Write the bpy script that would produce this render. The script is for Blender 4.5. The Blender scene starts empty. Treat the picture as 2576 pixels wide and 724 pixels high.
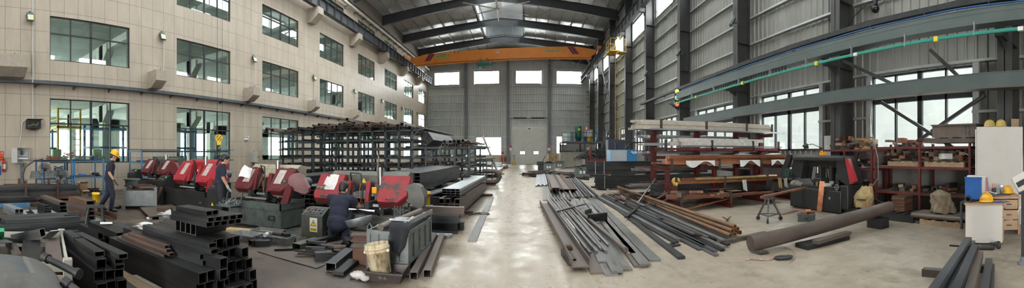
import bpy,math,random
from math import sin,cos,tan,atan2,sqrt,pi,radians as R
from mathutils import Vector,Matrix,Euler
rnd=random.Random(11)
S=bpy.context.scene
COL=S.collection
# ---------------------------------------------------------------- camera model (2576 x 724 panorama)
CX,CY,FF,H=1322.0,385.0,950.0,1.65
XL,XR,YF=-15.15,9.43,57.0          # inner faces of the hall
def ang(px):return (px-CX)/FF
def fl(px,py,z=0.0):
    """point at height z seen at this place of the photograph"""
    rho=(H-z)*FF/(py-CY);a=ang(px)
    return Vector((rho*sin(a),rho*cos(a),z))
def onx(px,py,x):
    a=ang(px);rho=x/sin(a)
    return Vector((x,rho*cos(a),H+(CY-py)/FF*rho))
def ony(px,py,y):
    a=ang(px);rho=y/cos(a)
    return Vector((rho*sin(a),y,H+(CY-py)/FF*rho))
def at(px,py,rho):
    a=ang(px)
    return Vector((rho*sin(a),rho*cos(a),H+(CY-py)/FF*rho))
def V(*a):return Vector(a)

# ---------------------------------------------------------------- materials
MATS={}
def new_mat(name):
    m=bpy.data.materials.new(name);m.use_nodes=True
    nt=m.node_tree;b=nt.nodes['Principled BSDF']
    return m,nt,b
def c4(c):return (c[0],c[1],c[2],1.0)
def srgb(r,g,b):
    f=lambda v:(v/255/12.92) if v/255<=.04045 else ((v/255+.055)/1.055)**2.4
    return (f(r),f(g),f(b))
def M(name,a,b=None,rough=.55,metal=0.0,scale=5.0,lo=.4,hi=.65,bump=0.0,rough2=None,c=None,cscale=14,clo=.58,chi=.66,
      vary=0.0,stretch=None,spec=.5,emit=None,es=0.0):
    if name in MATS:return MATS[name]
    m,nt,bs=new_mat(name);N=nt.nodes;L=nt.links
    bs.inputs['Roughness'].default_value=rough;bs.inputs['Metallic'].default_value=metal
    bs.inputs['Base Color'].default_value=c4(a)
    bs.inputs['Specular IOR Level'].default_value=spec
    if emit:
        bs.inputs['Emission Color'].default_value=c4(emit);bs.inputs['Emission Strength'].default_value=es
    if b is not None:
        tc=N.new('ShaderNodeTexCoord');mp=N.new('ShaderNodeMapping')
        L.new(tc.outputs['Object'],mp.inputs[0])
        if stretch:mp.inputs['Scale'].default_value=stretch
        src=mp.outputs[0]
        if vary:
            oi=N.new('ShaderNodeObjectInfo');ad=N.new('ShaderNodeVectorMath');ad.operation='MULTIPLY_ADD'
            L.new(oi.outputs['Random'],ad.inputs[0]);ad.inputs[1].default_value=(37,53,71);L.new(mp.outputs[0],ad.inputs[2])
            src=ad.outputs[0]
        n=N.new('ShaderNodeTexNoise');n.inputs['Scale'].default_value=scale;n.inputs['Detail'].default_value=7;n.inputs['Roughness'].default_value=.62
        L.new(src,n.inputs['Vector'])
        mr=N.new('ShaderNodeMapRange');mr.inputs[1].default_value=lo;mr.inputs[2].default_value=hi
        L.new(n.outputs[0],mr.inputs[0])
        mx=N.new('ShaderNodeMix');mx.data_type='RGBA'
        L.new(mr.outputs[0],mx.inputs[0]);mx.inputs[6].default_value=c4(a);mx.inputs[7].default_value=c4(b)
        out=mx.outputs[2]
        if c is not None:
            n2=N.new('ShaderNodeTexNoise');n2.inputs['Scale'].default_value=cscale;n2.inputs['Detail'].default_value=8;n2.inputs['Roughness'].default_value=.7
            L.new(src,n2.inputs['Vector'])
            m2=N.new('ShaderNodeMapRange');m2.inputs[1].default_value=clo;m2.inputs[2].default_value=chi
            L.new(n2.outputs[0],m2.inputs[0])
            mx2=N.new('ShaderNodeMix');mx2.data_type='RGBA'
            L.new(m2.outputs[0],mx2.inputs[0]);L.new(out,mx2.inputs[6]);mx2.inputs[7].default_value=c4(c)
            out=mx2.outputs[2]
        if vary:
            hs=N.new('ShaderNodeHueSaturation');mv=N.new('ShaderNodeMapRange')
            L.new(oi.outputs['Random'],mv.inputs[0]);mv.inputs[3].default_value=1-vary;mv.inputs[4].default_value=1+vary
            L.new(mv.outputs[0],hs.inputs['Value']);L.new(out,hs.inputs['Color']);out=hs.outputs[0]
        L.new(out,bs.inputs['Base Color'])
        if rough2 is not None:
            r=N.new('ShaderNodeMapRange');L.new(n.outputs[0],r.inputs[0]);r.inputs[1].default_value=lo;r.inputs[2].default_value=hi
            r.inputs[3].default_value=rough;r.inputs[4].default_value=rough2
            L.new(r.outputs[0],bs.inputs['Roughness'])
        if bump:
            bp=N.new('ShaderNodeBump');bp.inputs['Strength'].default_value=bump;bp.inputs['Distance'].default_value=.01
            L.new(n.outputs[0],bp.inputs['Height']);L.new(bp.outputs[0],bs.inputs['Normal'])
    MATS[name]=m
    return m

# ---------------------------------------------------------------- mesh builder
class MB:
    def __init__(s):s.v=[];s.f=[];s.sm=[]
    def add(s,vs,fs,smooth=False,mat=None):
        o=len(s.v)
        if mat is not None:vs=[mat @ Vector(p) for p in vs]
        s.v+=[tuple(p) for p in vs]
        for f in fs:s.f.append(tuple(i+o for i in f));s.sm.append(smooth)
        return s
    def bx(s,x0,x1,y0,y1,z0,z1,mat=None):
        x0,x1=sorted((x0,x1));y0,y1=sorted((y0,y1));z0,z1=sorted((z0,z1))
        return s.add([(x0,y0,z0),(x1,y0,z0),(x1,y1,z0),(x0,y1,z0),(x0,y0,z1),(x1,y0,z1),(x1,y1,z1),(x0,y1,z1)],
                     [(0,3,2,1),(4,5,6,7),(0,1,5,4),(1,2,6,5),(2,3,7,6),(3,0,4,7)],mat=mat)
    def cbx(s,x0,x1,y0,y1,z0,z1,b=.01,mat=None):
        """box with chamfered edges"""
        x0,x1=sorted((x0,x1));y0,y1=sorted((y0,y1));z0,z1=sorted((z0,z1))
        b=min(b,(x1-x0)*.45,(y1-y0)*.45,(z1-z0)*.45)
        def ring(x0,x1,y0,y1,z):return [(x0+b,y0,z),(x1-b,y0,z),(x1,y0+b,z),(x1,y1-b,z),(x1-b,y1,z),(x0+b,y1,z),(x0,y1-b,z),(x0,y0+b,z)]
        k=b*.5
        rs=[ring(x0+k,x1-k,y0+k,y1-k,z0),ring(x0,x1,y0,y1,z0+b),ring(x0,x1,y0,y1,z1-b),ring(x0+k,x1-k,y0+k,y1-k,z1)]
        vs=sum(rs,[]);fs=[tuple(range(7,-1,-1)),tuple(range(24,32))]
        for q in range(3):
            for i in range(8):fs.append((q*8+i,q*8+(i+1)%8,q*8+8+(i+1)%8,q*8+8+i))
        return s.add(vs,fs,mat=mat)
    def prism(s,poly,t0,t1,axis='y',mat=None,smooth=False):
        """poly of 2D points extruded along axis: y -> (x,z), x -> (y,z), z -> (x,y)"""
        n=len(poly)
        def mk(p,t):
            return {'y':(p[0],t,p[1]),'x':(t,p[0],p[1]),'z':(p[0],p[1],t)}[axis]
        vs=[mk(p,t0) for p in poly]+[mk(p,t1) for p in poly]
        ar=sum(poly[i][0]*poly[(i+1)%n][1]-poly[(i+1)%n][0]*poly[i][1] for i in range(n))
        flip=(ar>0) ^ (axis=='y') ^ (t1<t0)
        fs=[tuple(range(n)),tuple(range(2*n-1,n-1,-1))]
        fs+=[(i,i+n,(i+1)%n+n,(i+1)%n) for i in range(n)]
        if flip:fs=[tuple(reversed(f)) for f in fs]
        fs=[tuple(reversed(f)) for f in fs]
        return s.add(vs,fs,smooth=False,mat=mat)
    def frame(s,p0,p1,up=None):
        p0=Vector(p0);p1=Vector(p1);d=(p1-p0);L=d.length;d.normalize()
        up=Vector(up) if up else (Vector((0,0,1)) if abs(d.z)<.95 else Vector((0,1,0)))
        y=up.cross(d).normalized();z=d.cross(y)
        m=Matrix((d,y,z)).transposed().to_4x4();m.translation=p0
        return m,L
    def bar(s,p0,p1,w,h,up=None):
        m,L=s.frame(p0,p1,up)
        return s.bx(0,L,-w/2,w/2,-h/2,h/2,mat=m)
    def prof(s,pts,p0,p1,up=None):
        """extrude profile (y,z) along p0->p1"""
        m,L=s.frame(p0,p1,up)
        return s.prism(pts,0,L,'x',mat=m)
    def ibeam(s,p0,p1,w,h,t=.012,up=None):
        m,L=s.frame(p0,p1,up)
        for a,b,c,d in ((-w/2,w/2,h/2-t,h/2),(-w/2,w/2,-h/2,-h/2+t),(-t/2,t/2,-h/2+t,h/2-t)):s.bx(0,L,a,b,c,d,mat=m)
        return s
    def chan(s,p0,p1,w,h,t=.008,up=None):
        """U channel open downwards (flanges hang)"""
        return s.prof([(-w/2,-h/2),(-w/2+t,-h/2),(-w/2+t,h/2-t),(w/2-t,h/2-t),(w/2-t,-h/2),(w/2,-h/2),(w/2,h/2),(-w/2,h/2)],p0,p1,up)
    def rtube(s,p0,p1,w,h,t=.005,up=None):
        """hollow rectangular tube"""
        m,L=s.frame(p0,p1,up)
        o=[(-w/2,-h/2),(w/2,-h/2),(w/2,h/2),(-w/2,h/2)];i=[(a*(1-2*t/w),b*(1-2*t/h)) for a,b in o]
        vs=[(0,a,b) for a,b in o]+[(L,a,b) for a,b in o]+[(0,a,b) for a,b in i]+[(L,a,b) for a,b in i]
        fs=[]
        for k in range(4):
            n=(k+1)%4
            fs+=[(k,k+4,n+4,n)[::-1],(k+8,n+8,n+12,k+12)[::-1],(k,n,n+8,k+8)[::-1],(k+4,k+12,n+12,n+4)[::-1]]
        s.ends=getattr(s,'ends',[])+[len(s.f)+4*k+j for k in range(4) for j in (2,3)]
        return s.add(vs,fs,mat=m)
    def cyl(s,p0,p1,r,r1=None,n=12,caps=True,smooth=True):
        m,L=s.frame(p0,p1);r1=r if r1 is None else r1
        vs=[(0,r*cos(2*pi*k/n),r*sin(2*pi*k/n)) for k in range(n)]+[(L,r1*cos(2*pi*k/n),r1*sin(2*pi*k/n)) for k in range(n)]
        s.add(vs,[(k,(k+1)%n,(k+1)%n+n,k+n)[::-1] for k in range(n)][::1],smooth,mat=m)
        if caps:s.add(vs,[tuple(range(n))[::-1][::-1],tuple(range(2*n-1,n-1,-1))][::1],mat=m)
        return s
    def pipe(s,p0,p1,r,ri,n=14):
        m,L=s.frame(p0,p1)
        c=lambda x,q:[(x,q*cos(2*pi*k/n),q*sin(2*pi*k/n)) for k in range(n)]
        vs=c(0,r)+c(L,r)+c(0,ri)+c(L,ri);fo=[];fc=[]
        for k in range(n):
            j=(k+1)%n
            fo+=[(k,k+n,j+n,j),(k+2*n,j+2*n,j+3*n,k+3*n)]
            fc+=[(k,j,j+2*n,k+2*n),(k+n,k+3*n,j+3*n,j+n)]
        s.add(vs,fo,True,mat=m);s.add(vs,fc,False,mat=m)
        return s
    def path(s,pts,r,n=8,caps=True):
        """round tube along a polyline"""
        pts=[Vector(p) for p in pts];rings=[];prev=None
        for i,p in enumerate(pts):
            d=(pts[min(i+1,len(pts)-1)]-pts[max(i-1,0)]).normalized()
            if prev is None:
                u=d.orthogonal().normalized()
            else:
                u=(prev-d*prev.dot(d))
                u=u.normalized() if u.length>1e-6 else d.orthogonal().normalized()
            prev=u;w=d.cross(u);rr=r[i] if isinstance(r,(list,tuple)) else r
            rings.append([p+u*rr*cos(2*pi*k/n)+w*rr*sin(2*pi*k/n) for k in range(n)])
        vs=sum(rings,[]);fs=[]
        for i in range(len(pts)-1):
            for k in range(n):fs.append((i*n+k,i*n+(k+1)%n,(i+1)*n+(k+1)%n,(i+1)*n+k))
        s.add(vs,fs,True)
        if caps:s.add(rings[0]+rings[-1],[tuple(range(n))[::-1],tuple(range(n,2*n))])
        return s
    def lathe(s,prof,n=20,mat=None,smooth=True):
        """prof (r,z) revolved about z"""
        vs=[(r*cos(2*pi*k/n),r*sin(2*pi*k/n),z) for r,z in prof for k in range(n)];fs=[]
        for i in range(len(prof)-1):
            for k in range(n):fs.append((i*n+k,i*n+(k+1)%n,(i+1)*n+(k+1)%n,(i+1)*n+k))
        s.add(vs,fs,smooth,mat=mat)
        return s
    def ell(s,c,r,n=14,mm=9,mat=None):
        """ellipsoid"""
        c=Vector(c);r=r if isinstance(r,(tuple,list)) else (r,r,r)
        vs=[(c.x,c.y,c.z-r[2])]
        for i in range(1,mm):
            a=-pi/2+pi*i/mm
            vs+=[(c.x+r[0]*cos(a)*cos(2*pi*k/n),c.y+r[1]*cos(a)*sin(2*pi*k/n),c.z+r[2]*sin(a)) for k in range(n)]
        vs.append((c.x,c.y,c.z+r[2]));fs=[]
        for k in range(n):
            fs.append((0,1+(k+1)%n,1+k));t=1+(mm-2)*n;fs.append((len(vs)-1,t+k,t+(k+1)%n))
        for i in range(mm-2):
            for k in range(n):fs.append((1+i*n+k,1+i*n+(k+1)%n,1+(i+1)*n+(k+1)%n,1+(i+1)*n+k))
        return s.add(vs,fs,True,mat=mat)
    def quad(s,a,b,c,d):return s.add([a,b,c,d],[(0,1,2,3)])
    def grid(s,fn,nu,nv,smooth=True):
        vs=[fn(i/nu,j/nv) for j in range(nv+1) for i in range(nu+1)];w=nu+1
        return s.add(vs,[(j*w+i,j*w+i+1,(j+1)*w+i+1,(j+1)*w+i) for j in range(nv) for i in range(nu)],smooth)
    def xf(s,m):s.v=[tuple(m @ Vector(p)) for p in s.v];return s
    def jitter(s,a,sd=1):
        q=random.Random(sd);d={}
        for i,p in enumerate(s.v):
            k=tuple(round(c,4) for c in p)
            if k not in d:d[k]=(q.uniform(-a,a),q.uniform(-a,a),q.uniform(-a,a))
            s.v[i]=tuple(c+e for c,e in zip(p,d[k]))
        return s
    def mesh(s,name,mat,origin=(0,0,0)):
        me=bpy.data.meshes.new(name);o=Vector(origin)
        me.from_pydata([tuple(Vector(p)-o) for p in s.v],[],s.f)
        me.polygons.foreach_set('use_smooth',s.sm)
        if mat:me.materials.append(mat)
        me.update()
        return me
    def build(s,name,mat,parent=None,origin=None,solid=0):
        """part (parent given, coordinates local to it) or top-level mesh (origin = bottom centre of its bounds)"""
        if parent is None and origin is None and s.v:
            xs,ys,zs=zip(*s.v);origin=((min(xs)+max(xs))/2,(min(ys)+max(ys))/2,min(zs))
        o=bpy.data.objects.new(name,s.mesh(name,mat,origin or (0,0,0)));COL.objects.link(o)
        if parent is not None:o.parent=parent
        elif origin:o.location=origin
        return o
def each(mb,name,mat,parent=None,**k):
    """one object for every separate piece of the builder"""
    up={};at_={}
    def root(i):
        while up[i] != i:up[i]=up[up[i]];i=up[i]
        return i
    for i,p in enumerate(mb.v):
        q=tuple(round(c,5) for c in p);up[i]=at_.setdefault(q,i)
    for f in mb.f:
        for i in f[1:]:up[root(i)]=root(f[0])
    g={}
    for f,s_ in zip(mb.f,mb.sm):g.setdefault(root(f[0]),[]).append((f,s_))
    out=[]
    for fs in g.values():
        b=MB();ix={}
        for f,s_ in fs:
            for i in f:
                if i not in ix:ix[i]=len(b.v);b.v.append(mb.v[i])
            b.f.append(tuple(ix[i] for i in f));b.sm.append(s_)
        out.append(b.build(name,mat,parent))
    return out
def tag(o,label=None,cat=None,group=None,kind=None):
    if label:o['label']=label
    if cat:o['category']=cat
    if group:o['group']=group
    if kind:o['kind']=kind
    return o
def thing(name,label,cat,loc=(0,0,0),rz=0.0,group=None,scale=1.0):
    o=bpy.data.objects.new(name,None);COL.objects.link(o);o.empty_display_size=.1
    o.location=loc;o.rotation_euler=(0,0,rz)
    if scale != 1.0:o.scale=(scale,)*3
    return tag(o,label,cat,group)
def one(name,mb,mat,label,cat,group=None,origin=None):return tag(mb.build(name,mat,None,origin),label,cat,group)
def struct(name,mb,mat,parent=None):
    o=mb.build(name,mat,parent,(0,0,0) if parent is None else None)
    if parent is None:o['kind']='structure'
    return o
def dup(root,loc=None,rz=None,label=None,group=None):
    r=root.copy();COL.objects.link(r)
    if loc is not None:r.location=loc
    if rz is not None:r.rotation_euler=(0,0,rz)
    if label:r['label']=label
    if group:r['group']=group
    for ch in list(root.children):
        c=ch.copy();COL.objects.link(c);c.parent=r
        for g in list(ch.children):
            d=g.copy();COL.objects.link(d);d.parent=c
    return r
def rot(o,M4):
    o.matrix_world=M4
    return o
# bars: unit-profile meshes cached by kind and size, placed by their two end points
BARS={}
def stock(kind,p0,p1,w,h,mat,name,label,cat,group=None,t=.005,up=None):
    p0=Vector(p0);p1=Vector(p1);L=(p1-p0).length;key=(kind,round(w,4),round(h,4),round(L,3),mat.name,t)
    if key not in BARS:
        b=MB();a0=(0,0,0);a1=(L,0,0)
        if kind=='tube':b.rtube(a0,a1,w,h,t)
        elif kind=='bar':b.bx(0,L,-w/2,w/2,-h/2,h/2)
        elif kind=='pipe':b.pipe(a0,a1,w/2,w/2-t)
        elif kind=='rod':b.cyl(a0,a1,w/2,n=14)
        elif kind=='ibeam':b.ibeam(a0,a1,w,h,t)
        elif kind=='chan':b.chan(a0,a1,w,h,t)
        elif kind=='angle':b.prof([(-w/2,-h/2),(w/2,-h/2),(w/2,-h/2+t),(-w/2+t,-h/2+t),(-w/2+t,h/2),(-w/2,h/2)],a0,a1)
        BARS[key]=me=b.mesh(name,mat)
        if kind=='tube':
            me.materials.append(CUTEND)
            for i in b.ends:me.polygons[i].material_index=1
    o=bpy.data.objects.new(name,BARS[key]);COL.objects.link(o)
    m,_=MB().frame(p0,p1,up);o.matrix_world=m
    return tag(o,label,cat,group)
def ordinal(i):return ['first','second','third','fourth','fifth','sixth','seventh','eighth','ninth','tenth','eleventh','twelfth','thirteenth','fourteenth','fifteenth','sixteenth','seventeenth','eighteenth','nineteenth','twentieth'][i]
# ---------------------------------------------------------------- the materials
STEEL=M('dark_mill_steel',(.019,.020,.021),(.060,.061,.062),.36,.6,3.5,.35,.7,.05,.6,vary=.22,stretch=(.25,1,1),c=(.13,.085,.05),cscale=9,clo=.66,chi=.76)
CUTEND=M('sawn_tube_end',(.20,.195,.185),(.12,.11,.10),.45,.5,20,.35,.7)
STEELB=M('blue_grey_steel',(.045,.048,.050),(.105,.111,.115),.4,.5,3.0,.35,.7,.05,.6,vary=.2,stretch=(.25,1,1))
BLACKST=M('black_steel',(.018,.018,.019),(.05,.05,.052),.45,.4,4,.35,.7,.05,.6,vary=.25,stretch=(.3,1,1))
BRIGHT=M('bright_flat_steel',(.17,.165,.158),(.30,.295,.285),.36,.6,4,.35,.7,.08,.6,vary=.25,stretch=(.25,1,1),c=(.11,.088,.066),cscale=5,clo=.5,chi=.66)
ROUNDS=M('dull_round_steel',(.13,.125,.12),(.22,.215,.21),.36,.7,5,.35,.7,.05,.55,vary=.2,stretch=(.2,1,1))
GALV=M('galvanised_steel',(.34,.37,.39),(.52,.55,.57),.3,.8,8,.35,.65,0,.45,vary=.12,stretch=(.3,1,1))
CHROME=M('chromed_column',(.75,.76,.77),None,.12,1.0)
RUST=M('rusty_steel',(.115,.055,.033),(.062,.040,.032),.72,.2,5,.38,.66,.1,.6,vary=.25,stretch=(.3,1,1),c=(.20,.10,.045),cscale=12,clo=.56,chi=.7)
ORUST=M('orange_rusted_pipe',(.215,.115,.05),(.115,.062,.032),.62,.25,7,.38,.66,.1,.5,vary=.15,stretch=(.35,1,1),c=(.08,.05,.035),cscale=9,clo=.58,chi=.7)
BRNST=M('brown_steel',(.115,.092,.08),(.17,.135,.115),.5,.45,4,.35,.7,.06,.6,vary=.2,stretch=(.25,1,1))
COPPER=M('copper_bar',(.62,.27,.15),(.40,.15,.08),.34,.9,6,.35,.7,.05,.5,vary=.2,stretch=(.3,1,1))
DCOPPER=M('tarnished_copper',(.30,.13,.075),(.15,.07,.045),.5,.6,7,.35,.7,.06,.6,vary=.25,stretch=(.4,1,1))
BRASS=M('brass_bar',(.42,.30,.12),(.25,.18,.08),.4,.8,5,.35,.7,vary=.15)
PAPERW=M('kraft_wrap',(.50,.455,.385),(.38,.34,.28),.8,0,9,.35,.7,.2,vary=.12)
WHITEP=M('white_paper',(.72,.72,.70),(.62,.61,.59),.8,0,12,.4,.7)
LINER=M('crumpled_white_liner',(.60,.58,.54),(.42,.40,.36),.75,0,8,.35,.7,.4)
RACKG=M('grey_green_rack_steel',(.075,.092,.10),(.11,.13,.14),.5,.35,5,.35,.7,0,.6,c=(.045,.04,.036),cscale=8,clo=.6,chi=.72)
REDRK=M('dark_red_rack_paint',(.135,.022,.018),(.075,.018,.015),.55,.1,5,.35,.7,.03,.7,c=(.035,.025,.022),cscale=9,clo=.6,chi=.7)
BLUERK=M('blue_rack_paint',(.05,.22,.44),(.04,.15,.30),.5,.1,6,.35,.7,c=(.07,.06,.055),cscale=12,clo=.63,chi=.72)
SAWRED=M('worn_red_paint',(.30,.020,.028),(.21,.017,.022),.42,0,4,.35,.7,0,.55,c=(.05,.045,.042),cscale=2.6,clo=.555,chi=.575)
SAWPINK=M('bright_red_paint',(.40,.028,.042),(.30,.02,.03),.38,0,4,.35,.7,0,.5,c=(.30,.26,.24),cscale=6,clo=.7,chi=.76)
MAROON=M('maroon_paint',(.135,.018,.022),(.085,.014,.017),.4,0,4,.35,.7,0,.55,c=(.05,.03,.028),cscale=7,clo=.65,chi=.72)
OLIVE=M('olive_grey_paint',(.095,.097,.075),(.06,.062,.05),.5,.05,5,.35,.7,.03,.65,c=(.03,.028,.024),cscale=6,clo=.6,chi=.7)
MACHG=M('grey_green_machine_paint',(.085,.105,.10),(.05,.06,.057),.5,.05,5,.35,.7,.03,.65,c=(.03,.027,.024),cscale=5,clo=.58,chi=.7)
MACHD=M('oily_black_machine',(.015,.016,.0155),(.030,.031,.030),.45,.15,5,.35,.7,.05,.65,c=(.06,.045,.035),cscale=9,clo=.64,chi=.72)
CREAM=M('cream_machine_paint',(.40,.36,.26),(.25,.22,.16),.55,0,5,.35,.7,.03,.7,c=(.10,.08,.055),cscale=9,clo=.6,chi=.7)
BING=M('grey_green_bin_paint',(.17,.19,.185),(.11,.125,.12),.55,.1,4,.35,.7,.03,.7,c=(.07,.06,.05),cscale=8,clo=.6,chi=.7)
LBING=M('light_grey_bin_paint',(.27,.285,.285),(.18,.19,.19),.55,.1,4,.35,.7,.03,.7,c=(.09,.075,.06),cscale=9,clo=.62,chi=.7)
YELLOW=M('yellow_plastic',(.78,.50,.015),(.62,.38,.01),.4,0,5,.4,.7,c=(.30,.22,.06),cscale=10,clo=.66,chi=.72)
DYEL=M('faded_yellow_paint',(.50,.33,.07),(.36,.23,.06),.6,.05,6)
YPAINT=M('yellow_steel_paint',(.66,.42,.02),(.5,.3,.02),.45,.05,5,.4,.7)
ORANGE=M('crane_orange_paint',(.72,.24,.035),(.64,.20,.03),.42,.05,1.2,.35,.7)
DGREY=M('dark_grey_structural_paint',(.052,.056,.062),(.07,.075,.082),.5,.2,2,.35,.7)
DGREY2=M('dark_grey_column_paint',(.045,.045,.045),(.062,.062,.061),.5,.2,2,.35,.7)
GGREEN=M('grey_green_beam_paint',(.078,.100,.098),(.100,.122,.118),.48,.2,1.6,.35,.7)
PALEG=M('pale_purlin_steel',(.40,.41,.41),(.30,.31,.31),.4,.5,3,.35,.7)
CONC=M('corbel_plaster',(.42,.36,.295),(.33,.285,.235),.85,0,4,.35,.7,.1)
WPIPE=M('white_pvc_pipe',(.62,.60,.55),(.52,.50,.46),.45,0,3,.4,.7)
BLACK=M('black_plastic',(.018,.018,.02),(.03,.03,.032),.5,0,9,.35,.7)
RUBBER=M('black_rubber',(.016,.016,.017),None,.7)
GRIP=M('grey_plastic',(.20,.21,.22),(.15,.16,.17),.5,0,6,.35,.7)
WOOD=M('pallet_wood',(.33,.235,.14),(.21,.145,.09),.8,0,5,.35,.7,.15,stretch=(.4,3,3),vary=.15)
PLYW=M('oiled_board',(.10,.075,.05),(.055,.043,.034),.6,0,3,.35,.7,.1,.4)
CARD=M('brown_cardboard',(.30,.20,.125),(.23,.15,.09),.85,0,7,.35,.7)
OAK=M('wood_grain_laminate',(.42,.27,.155),(.34,.21,.115),.45,0,5,.35,.7,stretch=(.5,4,4))
CABW=M('off_white_cabinet_laminate',(.55,.52,.48),(.50,.475,.44),.5,0,2,.35,.7,c=(.30,.27,.22),cscale=10,clo=.70,chi=.76)
BLUEP=M('blue_plastic',(.03,.13,.42),(.025,.10,.34),.4,0,6,.35,.7)
NAVY=M('navy_work_cloth',(.013,.016,.032),(.020,.024,.044),.9,0,14,.35,.7,.15)
TROUS=M('black_work_trousers',(.018,.019,.026),(.028,.029,.037),.9,0,14,.35,.7,.15)
SKIN=M('skin',(.50,.28,.19),(.44,.235,.16),.55,0,9,.4,.7)
HAIR=M('black_hair',(.010,.009,.009),(.018,.016,.016),.5,0,60,.35,.7,.3,stretch=(1,1,.2))
GLOVE=M('grey_cotton_glove',(.42,.40,.38),(.20,.19,.18),.9,0,16,.4,.6,.2)
DGLOVE=M('brown_work_glove',(.075,.055,.045),(.04,.032,.028),.9,0,16,.4,.6,.2)
SHOE=M('black_shoe_leather',(.018,.017,.017),(.04,.036,.034),.5,0,9,.4,.7)
SACK=M('woven_yellow_sack',(.42,.31,.15),(.28,.20,.095),.85,0,7,.35,.7,.3,c=(.10,.075,.045),cscale=6,clo=.62,chi=.72)
BSACK=M('brown_plastic_sack',(.28,.215,.14),(.18,.135,.085),.6,0,5,.35,.7,.4)
PAIL=M('rust_stained_pail',(.62,.53,.36),(.50,.40,.24),.6,0,6,.35,.7,.05,c=(.13,.075,.035),cscale=9,clo=.50,chi=.66,stretch=(1,1,.35))
ZINC=M('zinc_tray',(.40,.42,.43),(.24,.245,.245),.4,.7,8,.35,.7,0,.6,c=(.12,.09,.07),cscale=10,clo=.62,chi=.7)
OILPAN=M('brown_oil_pan',(.075,.055,.048),(.045,.034,.03),.5,.2,6,.35,.7,.05)
ALU=M('silver_lamp_body',(.10,.12,.12),None,.5,.3)
LED=M('lamp_lens',(.55,.66,.58),None,.25)
LEDY=M('led_chip',(.85,.80,.10),None,.4,emit=(.9,.85,.1),es=.25)
REDX=M('extinguisher_red',(.50,.015,.015),None,.3)
TEAL=M('teal_conductor_rail',(.025,.26,.20),(.02,.22,.17),.45,0,6,.35,.7)
BCABLE=M('blue_cable',(.02,.09,.24),None,.5)
GREENT=M('green_tank_paint',(.012,.12,.085),(.01,.09,.065),.4,.1,3,.35,.7)
MINT=M('mint_cabinet_paint',(.30,.48,.42),(.26,.42,.37),.5,0,3,.35,.7)
BLUEM=M('blue_machine_paint',(.03,.20,.42),(.025,.16,.34),.45,.05,3,.35,.7,c=(.05,.06,.07),cscale=7,clo=.63,chi=.7)
LBLUEM=M('pale_blue_sheet',(.46,.50,.54),(.40,.44,.48),.4,.2,2,.35,.7)
HGREEN=M('hoist_green',(.05,.20,.17),(.04,.14,.12),.45,.2,6,.35,.7)
STRAP=M('dirty_lifting_strap',(.10,.075,.055),(.06,.047,.038),.85,0,10,.35,.7,.2)
CLOTH=M('black_rag',(.014,.015,.02),(.024,.025,.03),.95,0,12,.35,.7,.2)
GBOX=M('pale_grey_panel_box',(.50,.50,.46),(.44,.44,.40),.5,.05,4,.35,.7)
SCRAP=M('scrap_steel',(.13,.10,.085),(.075,.065,.06),.5,.4,6,.35,.7,.05,vary=.3)
SWARF=M('steel_swarf',(.075,.078,.08),(.04,.04,.042),.6,.4,30,.4,.6,.6)
DUSTY=M('dusty_grey_moulding',(.135,.132,.122),(.085,.083,.078),.6,0,2.2,.35,.7,.04,.75,c=(.17,.155,.135),cscale=4,clo=.58,chi=.7)
SIGNY=M('warning_yellow',(.75,.58,.03),None,.5)
SIGNR=M('sign_red',(.55,.02,.02),None,.5)
SIGNW=M('sign_white',(.75,.75,.73),None,.5)
SIGNK=M('sign_black',(.02,.02,.02),None,.5)
SIGNG=M('sign_green',(.03,.30,.12),None,.5)
SIGNB=M('sign_blue',(.03,.10,.32),None,.5)
PINK=M('pink_note',(.70,.36,.50),None,.8)
HELM=M('yellow_helmet',(.74,.40,.015),(.72,.34,.006),.28,0,6,.4,.7)
HELMD=M('dusty_yellow_helmet',(.52,.36,.05),(.34,.26,.10),.45,0,6,.35,.65)
GLED=M('green_led',(.02,.8,.15),None,.4,emit=(.02,1,.15),es=2.0)
SCREEN=M('tablet_picture',(.40,.16,.12),(.10,.10,.22),.25,0,5,.35,.65,emit=(.4,.16,.12),es=.3)
def glassmat(name,tint,refl,rough=.02,ior=1.5):
    m,nt,b=new_mat(name);N=nt.nodes;L=nt.links;N.remove(b)
    t=N.new('ShaderNodeBsdfTransparent');t.inputs[0].default_value=c4(tint)
    g=N.new('ShaderNodeBsdfGlossy');g.inputs['Roughness'].default_value=rough;g.inputs[0].default_value=(.9,.95,.93,1)
    lw=N.new('ShaderNodeLayerWeight');lw.inputs[0].default_value=.5
    pw=N.new('ShaderNodeMath');pw.operation='POWER';L.new(lw.outputs['Facing'],pw.inputs[0]);pw.inputs[1].default_value=4.0
    ad=N.new('ShaderNodeMath');ad.operation='MULTIPLY_ADD';L.new(pw.outputs[0],ad.inputs[0]);ad.inputs[1].default_value=.6;ad.inputs[2].default_value=refl;ad.use_clamp=True
    mx=N.new('ShaderNodeMixShader');L.new(ad.outputs[0],mx.inputs[0]);L.new(t.outputs[0],mx.inputs[1]);L.new(g.outputs[0],mx.inputs[2])
    L.new(mx.outputs[0],N['Material Output'].inputs[0]);MATS[name]=m
    return m
# ---------------------------------------------------------------- shell of the hall
XM=(XL+XR)/2                       # ridge line
YB=-7.0                                # open rear end of the modelled hall
def roof_z(x):return 17.62-1.30*abs(x-XM)/(XR-XM)
LFR=[3.3,10.0,16.7,23.55,30.4,37.25,44.1,50.8]     # portal frames
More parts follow.
